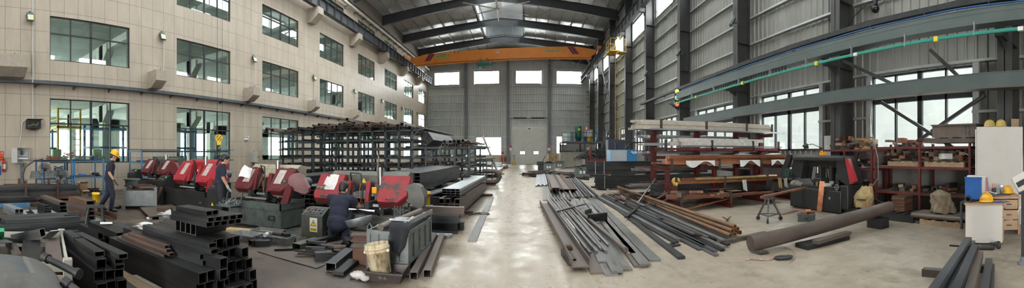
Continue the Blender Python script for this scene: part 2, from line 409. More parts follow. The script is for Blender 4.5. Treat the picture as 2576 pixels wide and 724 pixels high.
# floor: one slab, the oily left bay and the worn clean aisle are in the concrete itself
def floor_mat():
    m,nt,b=new_mat('workshop_concrete');N=nt.nodes;L=nt.links
    tc=N.new('ShaderNodeTexCoord');sp=N.new('ShaderNodeSeparateXYZ');L.new(tc.outputs['Object'],sp.inputs[0])
    def noise(sc,det=8,ro=.6,st=None):
        n=N.new('ShaderNodeTexNoise');n.inputs['Scale'].default_value=sc;n.inputs['Detail'].default_value=det;n.inputs['Roughness'].default_value=ro
        if st:
            mp=N.new('ShaderNodeMapping');mp.inputs['Scale'].default_value=st;L.new(tc.outputs['Object'],mp.inputs[0]);L.new(mp.outputs[0],n.inputs[0])
        else:L.new(tc.outputs['Object'],n.inputs[0])
        return n.outputs[0]
    def mrange(src,a,c,lo=0,hi=1):
        r=N.new('ShaderNodeMapRange');L.new(src,r.inputs[0]);r.inputs[1].default_value=a;r.inputs[2].default_value=c;r.inputs[3].default_value=lo;r.inputs[4].default_value=hi;return r.outputs[0]
    def mix(f,a,c):
        x=N.new('ShaderNodeMix');x.data_type='RGBA'
        L.new(f,x.inputs[0])
        for i,q in ((6,a),(7,c)):
            if isinstance(q,tuple):x.inputs[i].default_value=c4(q)
            else:L.new(q,x.inputs[i])
        return x.outputs[2]
    def mth(op,a,c):
        x=N.new('ShaderNodeMath');x.operation=op;x.use_clamp=False
        for i,q in ((0,a),(1,c)):
            if isinstance(q,(int,float)):x.inputs[i].default_value=q
            else:L.new(q,x.inputs[i])
        return x.outputs[0]
    n1=noise(.55);n2=noise(3.2);n3=noise(9,10,.7);n4=noise(1.6,9,.68,(1,.55,1))
    clean=mix(mrange(n2,.35,.7),(.40,.335,.25),(.31,.258,.192))
    clean=mix(mrange(n4,.54,.68),clean,(.23,.19,.145))       # trodden dirt
    clean=mix(mrange(n3,.60,.68),clean,(.12,.092,.066))
    oily=mix(mrange(n2,.35,.68),(.080,.058,.040),(.044,.033,.024))
    oily=mix(mrange(n4,.5,.66),oily,(.125,.095,.068))
    oily=mix(mrange(n3,.62,.72),oily,(.03,.026,.022))
    zone=mrange(mth('ADD',sp.outputs[0],mth('MULTIPLY',mth('SUBTRACT',n1,.5),1.1)),-1.75,-1.1)
    zone2=mrange(sp.outputs[1],19,27)                              # the far floor is clean on both sides
    zone=mth('MAXIMUM',zone,zone2)
    right_shade=mrange(mth('ADD',sp.outputs[0],mth('MULTIPLY',n1,1.4)),4.6,7.2,0,.45)  # shade of the right-hand bay, painted into the floor colour
    col=mix(zone,oily,mix(right_shade,clean,(.20,.18,.15)))
    # worn hazard line of yellow and black dashes on the left side of the aisle, and a fainter one at its right
    fr=mth('FRACT',mth('MULTIPLY',mth('ADD',sp.outputs[1],sp.outputs[0]),3.1),0)
    dash=mrange(fr,.48,.52)
    wear=mrange(n3,.42,.64)
    def line(x0,hw,y0,y1):
        d=mth('ABSOLUTE',mth('SUBTRACT',sp.outputs[0],x0),0)
        a=mrange(d,hw,hw+.006,1,0)
        return mth('MULTIPLY',mth('MULTIPLY',a,wear),mth('MULTIPLY',mrange(sp.outputs[1],y0,y0+.3),mrange(sp.outputs[1],y1,y1+2,1,0)))
    tape=mix(dash,(.34,.25,.09),(.09,.08,.065))
    col=mix(line(-1.30,.036,-3,11),col,tape);col=mix(line(.93,.034,-3,6.2),col,tape)
    # saw-cut joints
    jy=mth('ABSOLUTE',mth('SUBTRACT',mth('FRACT',mth('DIVIDE',mth('ADD',sp.outputs[1],1.55),5.2),0),.5),0)
    col=mix(mth('MULTIPLY',mrange(jy,.0008,.0022,1,0),.75),col,(.10,.085,.07))
    L.new(col,b.inputs['Base Color'])
    rgh=mth('ADD',mrange(n2,.3,.7,.20,.36),mrange(n4,.48,.66,0,.24))
    aisle=mth('MULTIPLY',mrange(sp.outputs[0],-2,-1.2),mrange(sp.outputs[0],1.3,4,1,0))
    L.new(mth('ADD',rgh,mrange(aisle,0,1,.16,0)),b.inputs['Roughness'])
    bp=N.new('ShaderNodeBump');bp.inputs['Strength'].default_value=.03;bp.inputs['Distance'].default_value=.01;L.new(n2,bp.inputs['Height']);L.new(bp.outputs[0],b.inputs['Normal'])
    return m
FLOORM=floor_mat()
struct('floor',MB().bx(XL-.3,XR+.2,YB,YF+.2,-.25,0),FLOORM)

# ---- left wall: cladding tiles, four rows of windows
def tile_mat():
    m,nt,b=new_mat('beige_cladding_panels');N=nt.nodes;L=nt.links
    tc=N.new('ShaderNodeTexCoord');sp=N.new('ShaderNodeSeparateXYZ');L.new(tc.outputs['Object'],sp.inputs[0])
    cb=N.new('ShaderNodeCombineXYZ');L.new(sp.outputs[1],cb.inputs[0]);L.new(sp.outputs[2],cb.inputs[1])
    mp=N.new('ShaderNodeMapping');L.new(cb.outputs[0],mp.inputs[0]);mp.inputs['Location'].default_value=(-4.88,.33,0)
    br=N.new('ShaderNodeTexBrick');br.offset=0;L.new(mp.outputs[0],br.inputs['Vector'])
    br.inputs['Scale'].default_value=1;br.inputs['Brick Width'].default_value=.64;br.inputs['Row Height'].default_value=.885
    br.inputs['Mortar Size'].default_value=.008;br.inputs['Mortar Smooth'].default_value=.2;br.inputs['Bias'].default_value=0
    br.inputs['Color1'].default_value=c4((.455,.388,.305));br.inputs['Color2'].default_value=c4((.43,.364,.286));br.inputs['Mortar'].default_value=c4((.16,.135,.115))
    n=N.new('ShaderNodeTexNoise');n.inputs['Scale'].default_value=1.3;n.inputs['Detail'].default_value=8;n.inputs['Roughness'].default_value=.65
    st=N.new('ShaderNodeMapping');st.inputs['Scale'].default_value=(1,1.6,.45);L.new(tc.outputs['Object'],st.inputs[0]);L.new(st.outputs[0],n.inputs[0])
    r=N.new('ShaderNodeMapRange');L.new(n.outputs[0],r.inputs[0]);r.inputs[1].default_value=.35;r.inputs[2].default_value=.7;r.inputs[3].default_value=1.05;r.inputs[4].default_value=.86
    h=N.new('ShaderNodeHueSaturation');L.new(r.outputs[0],h.inputs['Value']);L.new(br.outputs[0],h.inputs['Color']);L.new(h.outputs[0],b.inputs['Base Color'])
    b.inputs['Roughness'].default_value=.42
    bp=N.new('ShaderNodeBump');bp.invert=True;bp.inputs['Strength'].default_value=.4;bp.inputs['Distance'].default_value=.01;L.new(br.outputs['Fac'],bp.inputs['Height']);L.new(bp.outputs[0],b.inputs['Normal'])
    return m
TILE=tile_mat()
LW=[(4.88,8.72),(11.45,15.28),(18.1,22.1),(25.0,29.0),(31.9,35.9),(38.7,42.75),(45.45,49.5),(52.1,56.0)]
LZ=[(1.22,3.96),(5.57,7.44),(9.11,11.0),(12.6,14.15)]
w=MB();prev=YB
for (a,c) in LW+[(YF,None)]:
    w.bx(XL-.3,XL,prev,a,0,16.4)
    if c is None:break
    z0=0
    for (p,q) in LZ+[(16.4,None)]:
        w.bx(XL-.3,XL,a,c,z0,p)
        z0=q
    prev=c
struct('wall_left',w,TILE)
FRAME=M('window_frame_grey',(.022,.024,.027),(.03,.033,.036),.45,.2,6)
LGLASS=glassmat('tinted_pane',(.66,.74,.70),.10)
wn=0
for (p,q) in LZ:
    for (a,c) in LW:
        wn+=1
        x0,x1=XL-.13,XL-.06;f=MB();t=.045
        f.bx(x0,x1,a,c,p,p+t);f.bx(x0,x1,a,c,q-t,q);f.bx(x0,x1,a,a+t,p,q);f.bx(x0,x1,c-t,c,p,q)
        zt=p+(q-p)*.615
        f.bx(x0,x1,a,c,zt-.03,zt+.03)
        for k in (1,2,3):
            y=a+(c-a)*k/4;hw=.05 if k==2 else .025
            f.bx(x0,x1,y-hw,y+hw,p,q)
        o=struct('window_%d'%wn,f,FRAME)
        MB().bx(XL-.105,XL-.095,a+.02,c-.02,p+.02,q-.02).build('pane',LGLASS,o)
# one sash of the third-floor window stands open
# ledge running along the wall, corbels above and below
LEDGE=M('grey_steel_ledge',(.10,.108,.115),(.075,.08,.086),.5,.3,3)
b=MB().prof([(-.14,-.02),(.14,-.02),(.14,.17),(.12,.17),(.12,.0),(-.14,0)],(XL+.15,YB,4.53),(XL+.15,YF-.3,4.53),up=(0,0,1))
struct('trim_1',b,LEDGE)
b=MB();y=-6
while y<YF-1:
    b.prism([(XL,4.5),(XL+.27,4.5),(XL,4.36)],y,y+.05,'y');y+=1.7
struct('trim_2',b,LEDGE)
for i,y in enumerate(LFR):
    far=['leftmost','second from the left','third from the left','fourth from the left','fifth from the left','sixth from the left','seventh from the left','farthest'][i]
    if i==0:y0,y1=2.55,3.72
    else:y0,y1=y-.3,y+.3
    g=MB().prism([(XL,4.72),(XL+.3,4.72),(XL+.75,5.03),(XL+.75,5.5),(XL,5.5)],y0,y1,'y')
    r_=thing('wall_corbel','beige wedge-shaped wall corbel with rebar stubs over the steel ledge, %s'%far,'corbel',(XL,(y0+y1)/2,4.72),0,'lower wall corbels')
    g.xf(Matrix.Translation((-XL,-(y0+y1)/2,-4.72))).build('block',CONC,r_)
    rb=MB()
    for k,(dx,dy,hh) in enumerate(((.3,-.12,.12),(.34,.02,.09),(.5,.1,.14),(.55,-.05,.07))):
        rb.cyl((dx,dy,.76),(dx+.02,dy,.78+hh),.012,n=6)
    each(rb,'rebar',RUST,r_)
for i,y in enumerate(LFR):
    if y<20:continue
    far=['nearest','second nearest','middle','second farthest','farthest'][min(4,i-3)]
    one('runway_corbel',MB().prism([(XL+.01,11.2),(XL+.35,11.2),(XL+1.0,11.75),(XL+1.0,12.24),(XL+.01,12.24)],y-.35,y+.35,'y'),CONC,
        'large beige corbel carrying the upper crane runway on the left wall, %s of them'%far,'corbel','upper runway corbels')
# crane runways
b=MB();X=XL+.72
b.ibeam((X,YB,12.67),(X,YF-.25,12.67),.34,.84,.03)
y=-6
while y<YF-.3:b.bx(X-.16,X+.16,y,y+.02,12.28,13.06);y+=1.14
b.bx(X-.04,X+.04,YB,YF-.25,13.09,13.18)
tag(b.build('crane_runway',DGREY),'dark grey crane runway girder with stiffener plates along the left wall','crane runway')
b=MB();XRW=8.35
b.ibeam((XRW,YB,12.67),(XRW,YF-.25,12.67),.34,.84,.03)
y=-6
while y<YF-.3:b.bx(XRW-.16,XRW+.16,y,y+.02,12.28,13.06);y+=1.14
b.bx(XRW-.04,XRW+.04,YB,YF-.25,13.09,13.18)
tag(b.build('crane_runway',DGREY),'dark grey crane runway girder with stiffener plates along the right wall','crane runway')

# ---- corrugated sheet walls
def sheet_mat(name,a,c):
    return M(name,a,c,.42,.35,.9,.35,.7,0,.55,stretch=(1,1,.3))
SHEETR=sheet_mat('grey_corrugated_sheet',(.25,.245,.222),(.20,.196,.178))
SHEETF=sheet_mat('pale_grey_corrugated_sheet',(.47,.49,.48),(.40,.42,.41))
def corr(axis,t0,t1,base,z0,ztop,holes,sgn,pitch=.30):
    """axis 'y': wall at x=base running along y (ribs towards sgn*x); axis 'x': wall at y=base"""
    b=MB();n=int(round((t1-t0)/pitch));pitch=(t1-t0)/n
    prof=[(0,0),(.62,0),(.72,.04),(.90,.04),(1.0,0)]
    for k in range(n):
        a=t0+k*pitch;mid=a+pitch/2
        iv=[(z0,ztop(mid) if callable(ztop) else ztop)]
        for (h0,h1,hz0,hz1) in holes:
            if h0<=mid<=h1:
                nv=[]
                for (p,q) in iv:
                    if hz0>p:nv.append((p,min(q,hz0)))
                    if hz1<q:nv.append((max(p,hz1),q))
                iv=[v for v in nv if v[1]-v[0]>.01]
        for (p,q) in iv:
            pts=[(a+u*pitch,base+sgn*d) for u,d in prof]
            lo=[(v,t,p) if axis=='y' else (t,v,p) for t,v in pts];hi=[(v,t,q) if axis=='y' else (t,v,q) for t,v in pts]
            m=len(pts)
            b.add(lo+hi,[(i,i+1,i+1+m,i+m) for i in range(m-1)])
    return b
RW=[(3.8,7.16),(9.46,13.0),(15.2,19.2),(21.4,25.0),(27.6,31.0),(33.2,36.6),(39.4,43.0),(46,49.5)]
RHI=[(-4.5,-1.2),(4.0,7.4),(10.1,13.4),(16.5,19.8),(22.9,26.2),(29.0,32.4),(35.6,39.0),(42.2,45.8),(48.6,52)]
holes=[(a,c,1.75,4.02) for a,c in RW]+[(a,c,11.55,13.1) for a,c in RHI]
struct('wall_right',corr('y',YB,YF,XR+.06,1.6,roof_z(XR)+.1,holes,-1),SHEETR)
PLINTH=M('pale_grey_plinth_render',(.27,.265,.25),(.22,.215,.20),.8,0,1.5,.35,.7,c=(.2,.19,.17),cscale=4,clo=.6,chi=.74)
struct('baseboard_right',MB().bx(XR-.12,XR+.15,YB,YF,0,1.6),PLINTH)
GIRT=M('galvanised_girt',(.42,.43,.425),(.34,.35,.345),.42,.5,3)
b=MB()
def segs(z,lst,lo=YB,hi=YF):
    out=[];p=lo
    for (a,c,z0,z1) in sorted(lst):
        if z0<z<z1:out.append((p,a));p=c
    out.append((p,hi));return [s_ for s_ in out if s_[1]-s_[0]>.05]
for z in [4.1,5.25,6.4,7.55,8.7,9.85,11.0,13.2,14.45,15.6,2.75]:
    for (p,q) in segs(z,holes):b.prof([(-.09,-.035),(.09,-.035),(.09,.035),(.075,.035),(.075,-.022),(-.09,-.022)],(XR-.08,p,z),(XR-.08,q,z))
struct('trim_3',b,GIRT)
WWIN=M('pale_galvanised_jamb',(.42,.43,.43),(.33,.34,.34),.45,.4,5)
RGLASS=glassmat('hazy_pane',(.62,.64,.63),.06,.05)
RCOL=[2.69,8.05,13.9,20.1,26.3,32.0,38.2,44.4,50.4]
for (a,c) in RW:
    wn+=1;f=MB();x0,x1=XR-.02,XR+.07;p,q=1.75,4.02
    for (u,v) in ((p,p+.06),(q-.05,q),(3.16,3.52)):f.bx(x0,x1,a,c,u,v)
    for k in range(5):
        y=a+(c-a)*k/4;hw=.075 if k==2 else .028
        f.bx(x0,x1,max(a,y-hw),min(c,y+hw),p,q)
    o=struct('window_%d'%wn,f,FRAME)
    MB().bx(XR+.02,XR+.03,a,c,p,q).build('pane',RGLASS,o)
    j=MB()
    for y in (a-.1,c+.1):j.bx(XR-.14,XR+.02,y-.09,y+.09,1.6,4.1)
    j.build('jamb',WWIN,o)
for (a,c) in RHI:
    wn+=1;f=MB();x0,x1=XR-.01,XR+.07;p,q=11.55,13.1
    for (u,v) in ((p,p+.05),(q-.05,q)):f.bx(x0,x1,a,c,u,v)
    for k in range(3):
        y=a+(c-a)*k/2;f.bx(x0,x1,max(a,y-.03),min(c,y+.03),p,q)
    o=struct('window_%d'%wn,f,WWIN)
    MB().bx(XR+.02,XR+.03,a,c,p,q).build('pane',MATS['clear_pane'] if 'clear_pane' in MATS else glassmat('clear_pane',(.93,.95,.95),.02),o)
CLEAR=MATS['clear_pane']
for i,y in enumerate(RCOL):
    b=MB();x0,x1=8.62,9.28
    b.bx(x0,x0+.03,y-.19,y+.19,0,16.2);b.bx(x1-.03,x1,y-.19,y+.19,0,16.2);b.bx(x0,x1,y-.012,y+.012,0,16.2)
    for z in (4.3,6.4,8.7,11.0,13.2):b.bx(x0+.03,x1-.03,y-.17,y+.17,z,z+.016)
    b.bx(x0-.46,x0,y-.12,y+.12,11.95,12.24);b.bx(x0-.14,x0,y-.02,y+.02,11.7,11.95)
    b.bx(8.55,9.3,y-.28,y+.28,0,.03)
    struct('trim_%d'%(10+i),b,DGREY2)
# bracing in two far bays and in front of the near window
def brace(pa,pb,nm):
    struct(nm,MB().bar(pa,pb,.09,.09),DGREY2)
brace((8.75,7.8,4.5),(8.75,5.2,3.2),'trim_30')
brace((9.2,6.6,1.3),(9.2,3.4,3.16),'trim_31');brace((9.08,3.4,1.3),(9.08,6.6,3.16),'trim_32');brace((8.98,4.9,4.45),(8.98,3.9,3.5),'trim_33')
for k,(z0,z1) in enumerate(((.2,6.3),(6.3,11.9))):
    brace((8.95,38.4,z0),(8.95,44.2,z1),'trim_%d'%(34+2*k));brace((9.08,44.2,z0),(9.08,38.4,z1),'trim_%d'%(35+2*k))

# ---- far wall
FHI=[(px0,px1) for px0,px1 in ((1093,1154),(1194,1256),(1297,1360),(1400,1463))]
fh=[(ony(a,200,YF).x,ony(c,200,YF).x,12.15,14.1) for a,c in FHI]
DX0,DX1=ony(1287,300,YF).x,ony(1376,300,YF).x
LOWW=[(ony(1198,300,YF).x,ony(1261,300,YF).x,1.35,4.05),(ony(1400,300,YF).x,ony(1426,300,YF).x,1.6,4.2)]
fholes=fh+[(DX0,DX1,0,5.62)]+LOWW
struct('wall_far',corr('x',XL-.1,XR+.1,YF+.06,1.3,lambda x:roof_z(x)+.1,fholes,-1,.34).bx(XL-.3,XL,YF-.02,YF+.2,0,16.5).bx(XR,XR+.3,YF-.05,YF+.2,0,16.5),SHEETF)
BRICKF=M('far_plinth_render',(.46,.41,.34),(.38,.34,.28),.85,0,1.2)
b=MB();b.bx(XL,DX0-.1,YF-.1,YF+.15,0,1.3);b.bx(DX1+.1,XR,YF-.1,YF+.15,0,1.3)
struct('baseboard_far',b,BRICKF)
b=MB()
def segx(z):
    out=[];p=XL
    for (a,c,z0,z1) in sorted(fholes):
        if z0<z<z1:out.append((p,a));p=c
    out.append((p,XR));return out
for z in (2.6,4.15,5.9,7.05,8.2,9.4,10.6,11.8,14.3,15.5):
    for p,q in segx(z):b.prof([(-.09,-.04),(.09,-.04),(.09,.04),(.075,.04),(.075,-.025),(-.09,-.025)],(p,YF-.08,z),(q,YF-.08,z))
struct('trim_4',b,M('pale_girt',(.66,.68,.68),(.58,.60,.60),.42,.4,3))
for i,px in enumerate((1173,1278,1382)):
    x=ony(px,300,YF).x
    struct('trim_%d'%(40+i),MB().ibeam((x,YF-.38,0),(x,YF-.38,roof_z(x)-.3),.42,.38,.03,up=(0,1,0)),M('blue_grey_column',(.14,.15,.165),(.17,.18,.195),.5,.2,2))
for (x0,x1,z0,z1) in fh+LOWW:
    wn+=1;f=MB();y0,y1=YF-.02,YF+.06
    for (u,v) in ((z0,z0+.06),(z1-.06,z1),((z0+z1)/2-.02,(z0+z1)/2+.02)):f.bx(x0,x1,y0,y1,u,v)
    for k in range(4):x=x0+(x1-x0)*k/3;f.bx(max(x0,x-.03),min(x1,x+.03),y0,y1,z0,z1)
    o=struct('window_%d'%wn,f,M('pale_window_frame',(.55,.57,.57),None,.5))
    MB().bx(x0,x1,YF+.01,YF+.02,z0,z1).build('pane',CLEAR,o)
# sectional door with two little windows, rails and springs above it
b=MB();nS=8;hh=5.62/nS
for k in range(nS):
    z0,z1=k*hh+.006,(k+1)*hh-.006
    if k==2:
        u0,u1=ony(1309,300,YF).x,ony(1320,300,YF).x;v0,v1=ony(1343,300,YF).x,ony(1354,300,YF).x;w0,w1=z0+.12,z1-.2
        for a,c in ((DX0,u0),(u1,v0),(v1,DX1)):b.bx(a,c,YF-.06,YF,z0,z1)
        for a,c in ((u0,u1),(v0,v1)):b.bx(a,c,YF-.06,YF,z0,w0);b.bx(a,c,YF-.06,YF,w1,z1)
    else:b.bx(DX0,DX1,YF-.06,YF,z0,z1)
b.bx(DX0,DX1,YF-.01,YF+.02,0,hh*2+.03);b.bx(DX0,DX1,YF-.01,YF+.02,hh*3-.03,5.62)
d=struct('door_1',b,M('white_sectional_door',(.56,.57,.52),(.50,.51,.47),.4,.1,1.2))
MB().bx(u0,u1,YF-.04,YF-.02,w0,w1).bx(v0,v1,YF-.04,YF-.02,w0,w1).build('pane',CLEAR,d)
b=MB();b.bx(DX0-.14,DX0,YF-.12,YF,0,6.7);b.bx(DX1,DX1+.14,YF-.12,YF,0,6.7);b.bx(DX0-.3,DX1+.3,YF-.2,YF-.05,6.62,6.74);b.bx(DX0-.3,DX1+.3,YF-.14,YF-.08,5.72,5.8)
b.build('door_track',M('pale_door_track',(.5,.52,.52),None,.5),d)
b=MB();zc=6.95;b.cyl((DX0-.2,YF-.22,zc),(DX1+.2,YF-.22,zc),.025)
for a,c in ((.05,.42),(.56,.93)):b.cyl((DX0+a*(DX1-DX0),YF-.22,zc),(DX0+c*(DX1-DX0),YF-.22,zc),.09)
b.build('torsion_spring',BLACK,d)
MB().bx((DX0+DX1)/2-.15,(DX0+DX1)/2+.15,YF-.12,YF-.06,5.25,5.4).build('door_opener',BLACK,d)

# ---- roof: foil-faced panels on purlins, tapered rafters, a raised ridge monitor
FOIL=M('foil_insulation',(.74,.75,.74),(.60,.61,.61),.28,.6,1.1,.35,.65,.25,.42,stretch=(1,.35,1))
MONX0,MONX1,MONY=XM-2.6,XM+2.6,51.0
def roof_strip(b,x0,x1,y0,y1,th=.08):
    za,zb=roof_z(x0),roof_z(x1)
    b.add([(x0,y0,za),(x1,y0,zb),(x1,y1,zb),(x0,y1,za),(x0,y0,za+th),(x1,y0,zb+th),(x1,y1,zb+th),(x0,y1,za+th)],
          [(0,1,2,3),(7,6,5,4),(0,4,5,1),(1,5,6,2),(2,6,7,3),(3,7,4,0)])
b=MB();sk=MB()
SKY=[(-4.5,-3.7),(5.0,6.0),(11.8,13.6),(19.0,21.6),(25.8,28.6)]
for (x0,x1) in ((XL-.3,MONX0),(MONX1,XR+.3)):
    p=YB;xa,xb=(x0+1.6,x1-1.6) if x0<XM-3 else (x0+1.2,x1-5.2)
    for (a,c) in SKY:
        roof_strip(b,x0,x1,p,a);roof_strip(b,x0,xa,a,c);roof_strip(b,xb,x1,a,c);roof_strip(sk,xa,xb,a,c,.02);p=c
    roof_strip(b,x0,x1,p,YF+.2)
roof_strip(b,MONX0,XM,MONY,YF+.2);roof_strip(b,XM,MONX1,MONY,YF+.2)
struct('ceiling',b,FOIL)
b=MB().bx(XL,-5.3,YB-.2,YB,0,16.4).bx(-.7,XR,YB-.2,YB,0,16.4).bx(-5.3,-.7,YB-.2,YB,4.4,17.6)
struct('wall_back',b,SHEETF)
struct('window_90',sk,glassmat('skylight_sheet',(.90,.92,.92),.02))
# monitor: side strips of clear sheet, ridge roof, closed far end
mz=19.1
b=MB()
for x0,x1 in ((MONX0-.2,XM),(XM,MONX1+.2)):
    za,zb=(mz,mz+.3) if x1==XM else (mz+.3,mz)
    b.add([(x0,YB,za),(x1,YB,zb),(x1,MONY+.2,zb),(x0,MONY+.2,za),(x0,YB,za+.06),(x1,YB,zb+.06),(x1,MONY+.2,zb+.06),(x0,MONY+.2,za+.06)],
          [(0,1,2,3),(7,6,5,4),(0,4,5,1),(1,5,6,2),(2,6,7,3),(3,7,4,0)])
struct('ceiling_monitor',b,FOIL)
struct('wall_monitor',corr('x',MONX0,MONX1,MONY,roof_z(MONX0)-.2,mz+.2,[],-1,.26),M('dark_monitor_sheet',(.10,.11,.115),(.08,.085,.09),.5,.3,2))
b=MB()
for x in (MONX0,MONX1):
    zr=roof_z(x)
    b.bx(x-.05,x+.05,YB,MONY,zr-.25,zr+.25);b.bx(x-.05,x+.05,YB,MONY,mz-.12,mz+.02)
    y=YB
    while y<MONY:b.bx(x-.04,x+.04,y,y+.08,zr,mz);y+=3.42
struct('trim_50',b,DGREY)
b=MB()
for x in (MONX0,MONX1):b.bx(x-.01,x+.01,YB,MONY,roof_z(x)+.25,mz-.12)
struct('window_91',b,glassmat('grey_clerestory',(.62,.64,.64),.03))
# purlins
b=MB()
for side in (-1,1):
    k=0
    while True:
        x=XM+side*(2.75+1.36*k);k+=1
        if x<XL+.15 or x>XR-.1:break
        z=roof_z(x)-.1
        lim=-1e9
        b.prof([(-.04,-.1),(.04,-.1),(.04,-.085),(-.025,-.085),(-.025,.1),(-.04,.1)],(x,YB,z),(x,YF,z))
struct('trim_51',b,PALEG)
# rafters
def rafter(y,dep0=.72,depm=.62):
    b=MB()
    for (xa,xb) in ((XL,XM),(XM,XR)):
        n=6
        top=[(xa+(xb-xa)*i/n,roof_z(xa+(xb-xa)*i/n)-.2) for i in range(n+1)]
        bot=[(x,z-(dep0+(.28*abs(x-XM)/12.3)**1)) for x,z in top]
        b.prism(top+bot[::-1],y-.012,y+.012,'y')
        for ln,s in ((top,-1),(bot,1)):
            for i in range(n):
                (p,z0),(q,z1)=ln[i],ln[i+1]
                b.prism([(p,z0),(q,z1),(q,z1+s*.03),(p,z0+s*.03)],y-.15,y+.15,'y')
        for i in (1,3,5):b.bx(top[i][0]-.015,top[i][0]+.015,y-.14,y+.14,bot[i][1],top[i][1])
    return b
for i,y in enumerate(LFR+[56.6]):struct('trim_%d'%(60+i),rafter(y),DGREY)
# sag rods and cross wires under the foil
b=MB()
for i in range(4,len(LFR)):
    y0,y1=LFR[i-1],LFR[i]
    for xa in (XL+.6,XL+7.2,XM+2.9,XR-4.8):
        xb=xa+4.1;za,zb=roof_z(xa)-.3,roof_z(xb)-.3
        b.cyl((xa,y0,za),(xb,y1,zb),.012,n=5);b.cyl((xb,y0,zb),(xa,y1,za),.012,n=5)
struct('trim_52',b,DGREY)
# gutter pipe along the left eave with its drops
b=MB();xp=XL+.32
b.path([(xp,5,14.62),(xp,56.2,14.62),(xp+.1,56.5,14.5)],.13,12)
y=8
while y<56:b.cyl((xp,y,14.62),(xp,y+.25,14.62),.15,n=12);y+=3.45
tag(b.build('drain_pipe',WPIPE),'long white drain pipe on brackets under the left eave','pipe')
b=MB();y=6.5
while y<56:b.prism([(XL,14.2),(XL+.03,14.2),(XL+.03,14.42),(xp+.05,14.42),(xp+.05,14.47),(XL,14.47)],y-.02,y+.02,'y');y+=1.75
b.xf(Matrix.Translation((.001,0,0)))
for o in each(b,'pipe_hanger',DGREY):tag(o,'dark hanger bracket holding the white drain pipe under the left eave','bracket','drain pipe brackets')
SOFF=M('brown_eave_board',(.20,.175,.15),(.17,.15,.13),.7,0,2)
struct('trim_53',MB().bx(XL,XL+.28,YB,YF,15.05,16.35),SOFF)
struct('trim_54',MB().bx(XR-.25,XR,YB,YF,15.75,16.35),DGREY)

# ---- what lies outside: the neighbouring hall behind the left windows, a pale building on the right
NW=M('neighbour_white_wall',(.55,.57,.55),(.48,.50,.48),.8,0,1)
b=MB();b.bx(-29,XL-.3,YB,62,-.25,0);struct('neighbour_floor',b,M('neighbour_floor',(.34,.36,.34),(.28,.30,.28),.35,0,1))
b=MB()
for z in (4.55,8.15,11.7):b.bx(-29,XL-.3,YB,62,z,z+.25)
b.bx(-29,XL-.3,YB,62,15.6,15.8)
struct('neighbour_ceiling',b,M('neighbour_ceiling',(.44,.46,.45),(.36,.38,.37),.8,0,1))
b=MB()
for p,q in ((0,1.4),(3.6,5.6),(7.3,9.2),(10.9,12.8),(14.4,15.8)):b.bx(-29.2,-29,YB,62,p,q)
y=YB
while y<62:b.bx(-29.2,-29,y,y+2.6,0,15.8);y+=6.7
struct('wall_neighbour',b,NW)
b=MB();y=3.3
while y<60:
    for x in (-20.5,-26):
        b.bx(x-.25,x+.25,y-.25,y+.25,0,15.6)
        for z in (4.0,7.6,11.2):b.prism([(x-.25,z-.5),(x+.25,z-.5),(x+.75,z),(x+.75,z+.5),(x-.75,z+.5),(x-.75,z)],y-.25,y+.25,'y')
    b.bx(-29,XL-.3,y-.15,y+.15,4.15,4.55);b.bx(-29,XL-.3,y-.15,y+.15,7.75,8.15);b.bx(-29,XL-.3,y-.15,y+.15,11.3,11.7);y+=6.75
struct('neighbour_column',b,M('neighbour_white_paint',(.62,.64,.62),(.56,.58,.56),.6,0,2))
struct('neighbour_building',MB().bx(17,18,-20,70,-.25,6.5),M('pale_facade',(.55,.57,.57),(.48,.50,.50),.8,0,.6))
struct('yard',MB().bx(XR+.2,60,-30,80,-.3,-.1).bx(-40,60,YF+.2,120,-.3,-.1),M('yard_concrete',(.42,.42,.40),(.36,.36,.34),.9,0,.5))
# ---------------------------------------------------------------- lettering
def txt(s,size,mat,parent,M4,name='lettering',ax='CENTER',depth=.001):
    c=bpy.data.curves.new(name,'FONT');c.body=s;c.size=size;c.align_x=ax;c.align_y='CENTER';c.extrude=depth;c.resolution_u=3
    o=bpy.data.objects.new(name,c);COL.objects.link(o)
    me=bpy.data.meshes.new_from_object(o.evaluated_get(bpy.context.evaluated_depsgraph_get()))
    bpy.data.objects.remove(o);bpy.data.curves.remove(c)
    me.materials.clear();me.materials.append(mat);me.name=name
    q=bpy.data.objects.new(name,me);COL.objects.link(q)
    q.matrix_world=M4
    if parent:q.parent=parent
    return q
def facing(loc,rz=0.0,tilt=0.0,roll=0.0):
    """matrix whose +Z faces -Y (towards the camera) for text and plates; rz turns about the vertical"""
    return Matrix.Translation(loc) @ Matrix.Rotation(rz,4,'Z') @ Matrix.Rotation(pi/2+tilt,4,'X') @ Matrix.Rotation(roll,4,'Z')
def warn_plate(parent,M4,w=.12,h=.2,name='warning_label'):
    """white plate with a yellow triangle (black border) and a yellow caption strip"""
    b=MB().bx(-w/2,w/2,-h/2,h/2,0,.002);b.xf(M4);o=b.build(name,SIGNW,parent)
    t=w*.40;c=h*.12
    tri=lambda q:[(-q,-q*.8),(q,-q*.8),(0,q)]
    MB().prism([(x,y+c) for x,y in tri(t)],.002,.003,'z').xf(M4).build('sign_border',SIGNK,o)
    MB().prism([(x,y+c-t*.03) for x,y in tri(t*.76)],.003,.004,'z').xf(M4).build('sign_triangle',SIGNY,o)
    z=[(-.02,.30),(.16,.34),(.04,.06),(.2,.08),(-.06,-.44),(.0,-.1),(-.16,-.1)]
    MB().prism([(x*t,y*t+c) for x,y in z],.004,.005,'z').xf(M4).build('lightning_symbol',SIGNK,o)
    MB().bx(-w*.42,w*.42,-h*.45,-h*.24,.002,.003).xf(M4).build('caption_strip',SIGNY,o)
    return o
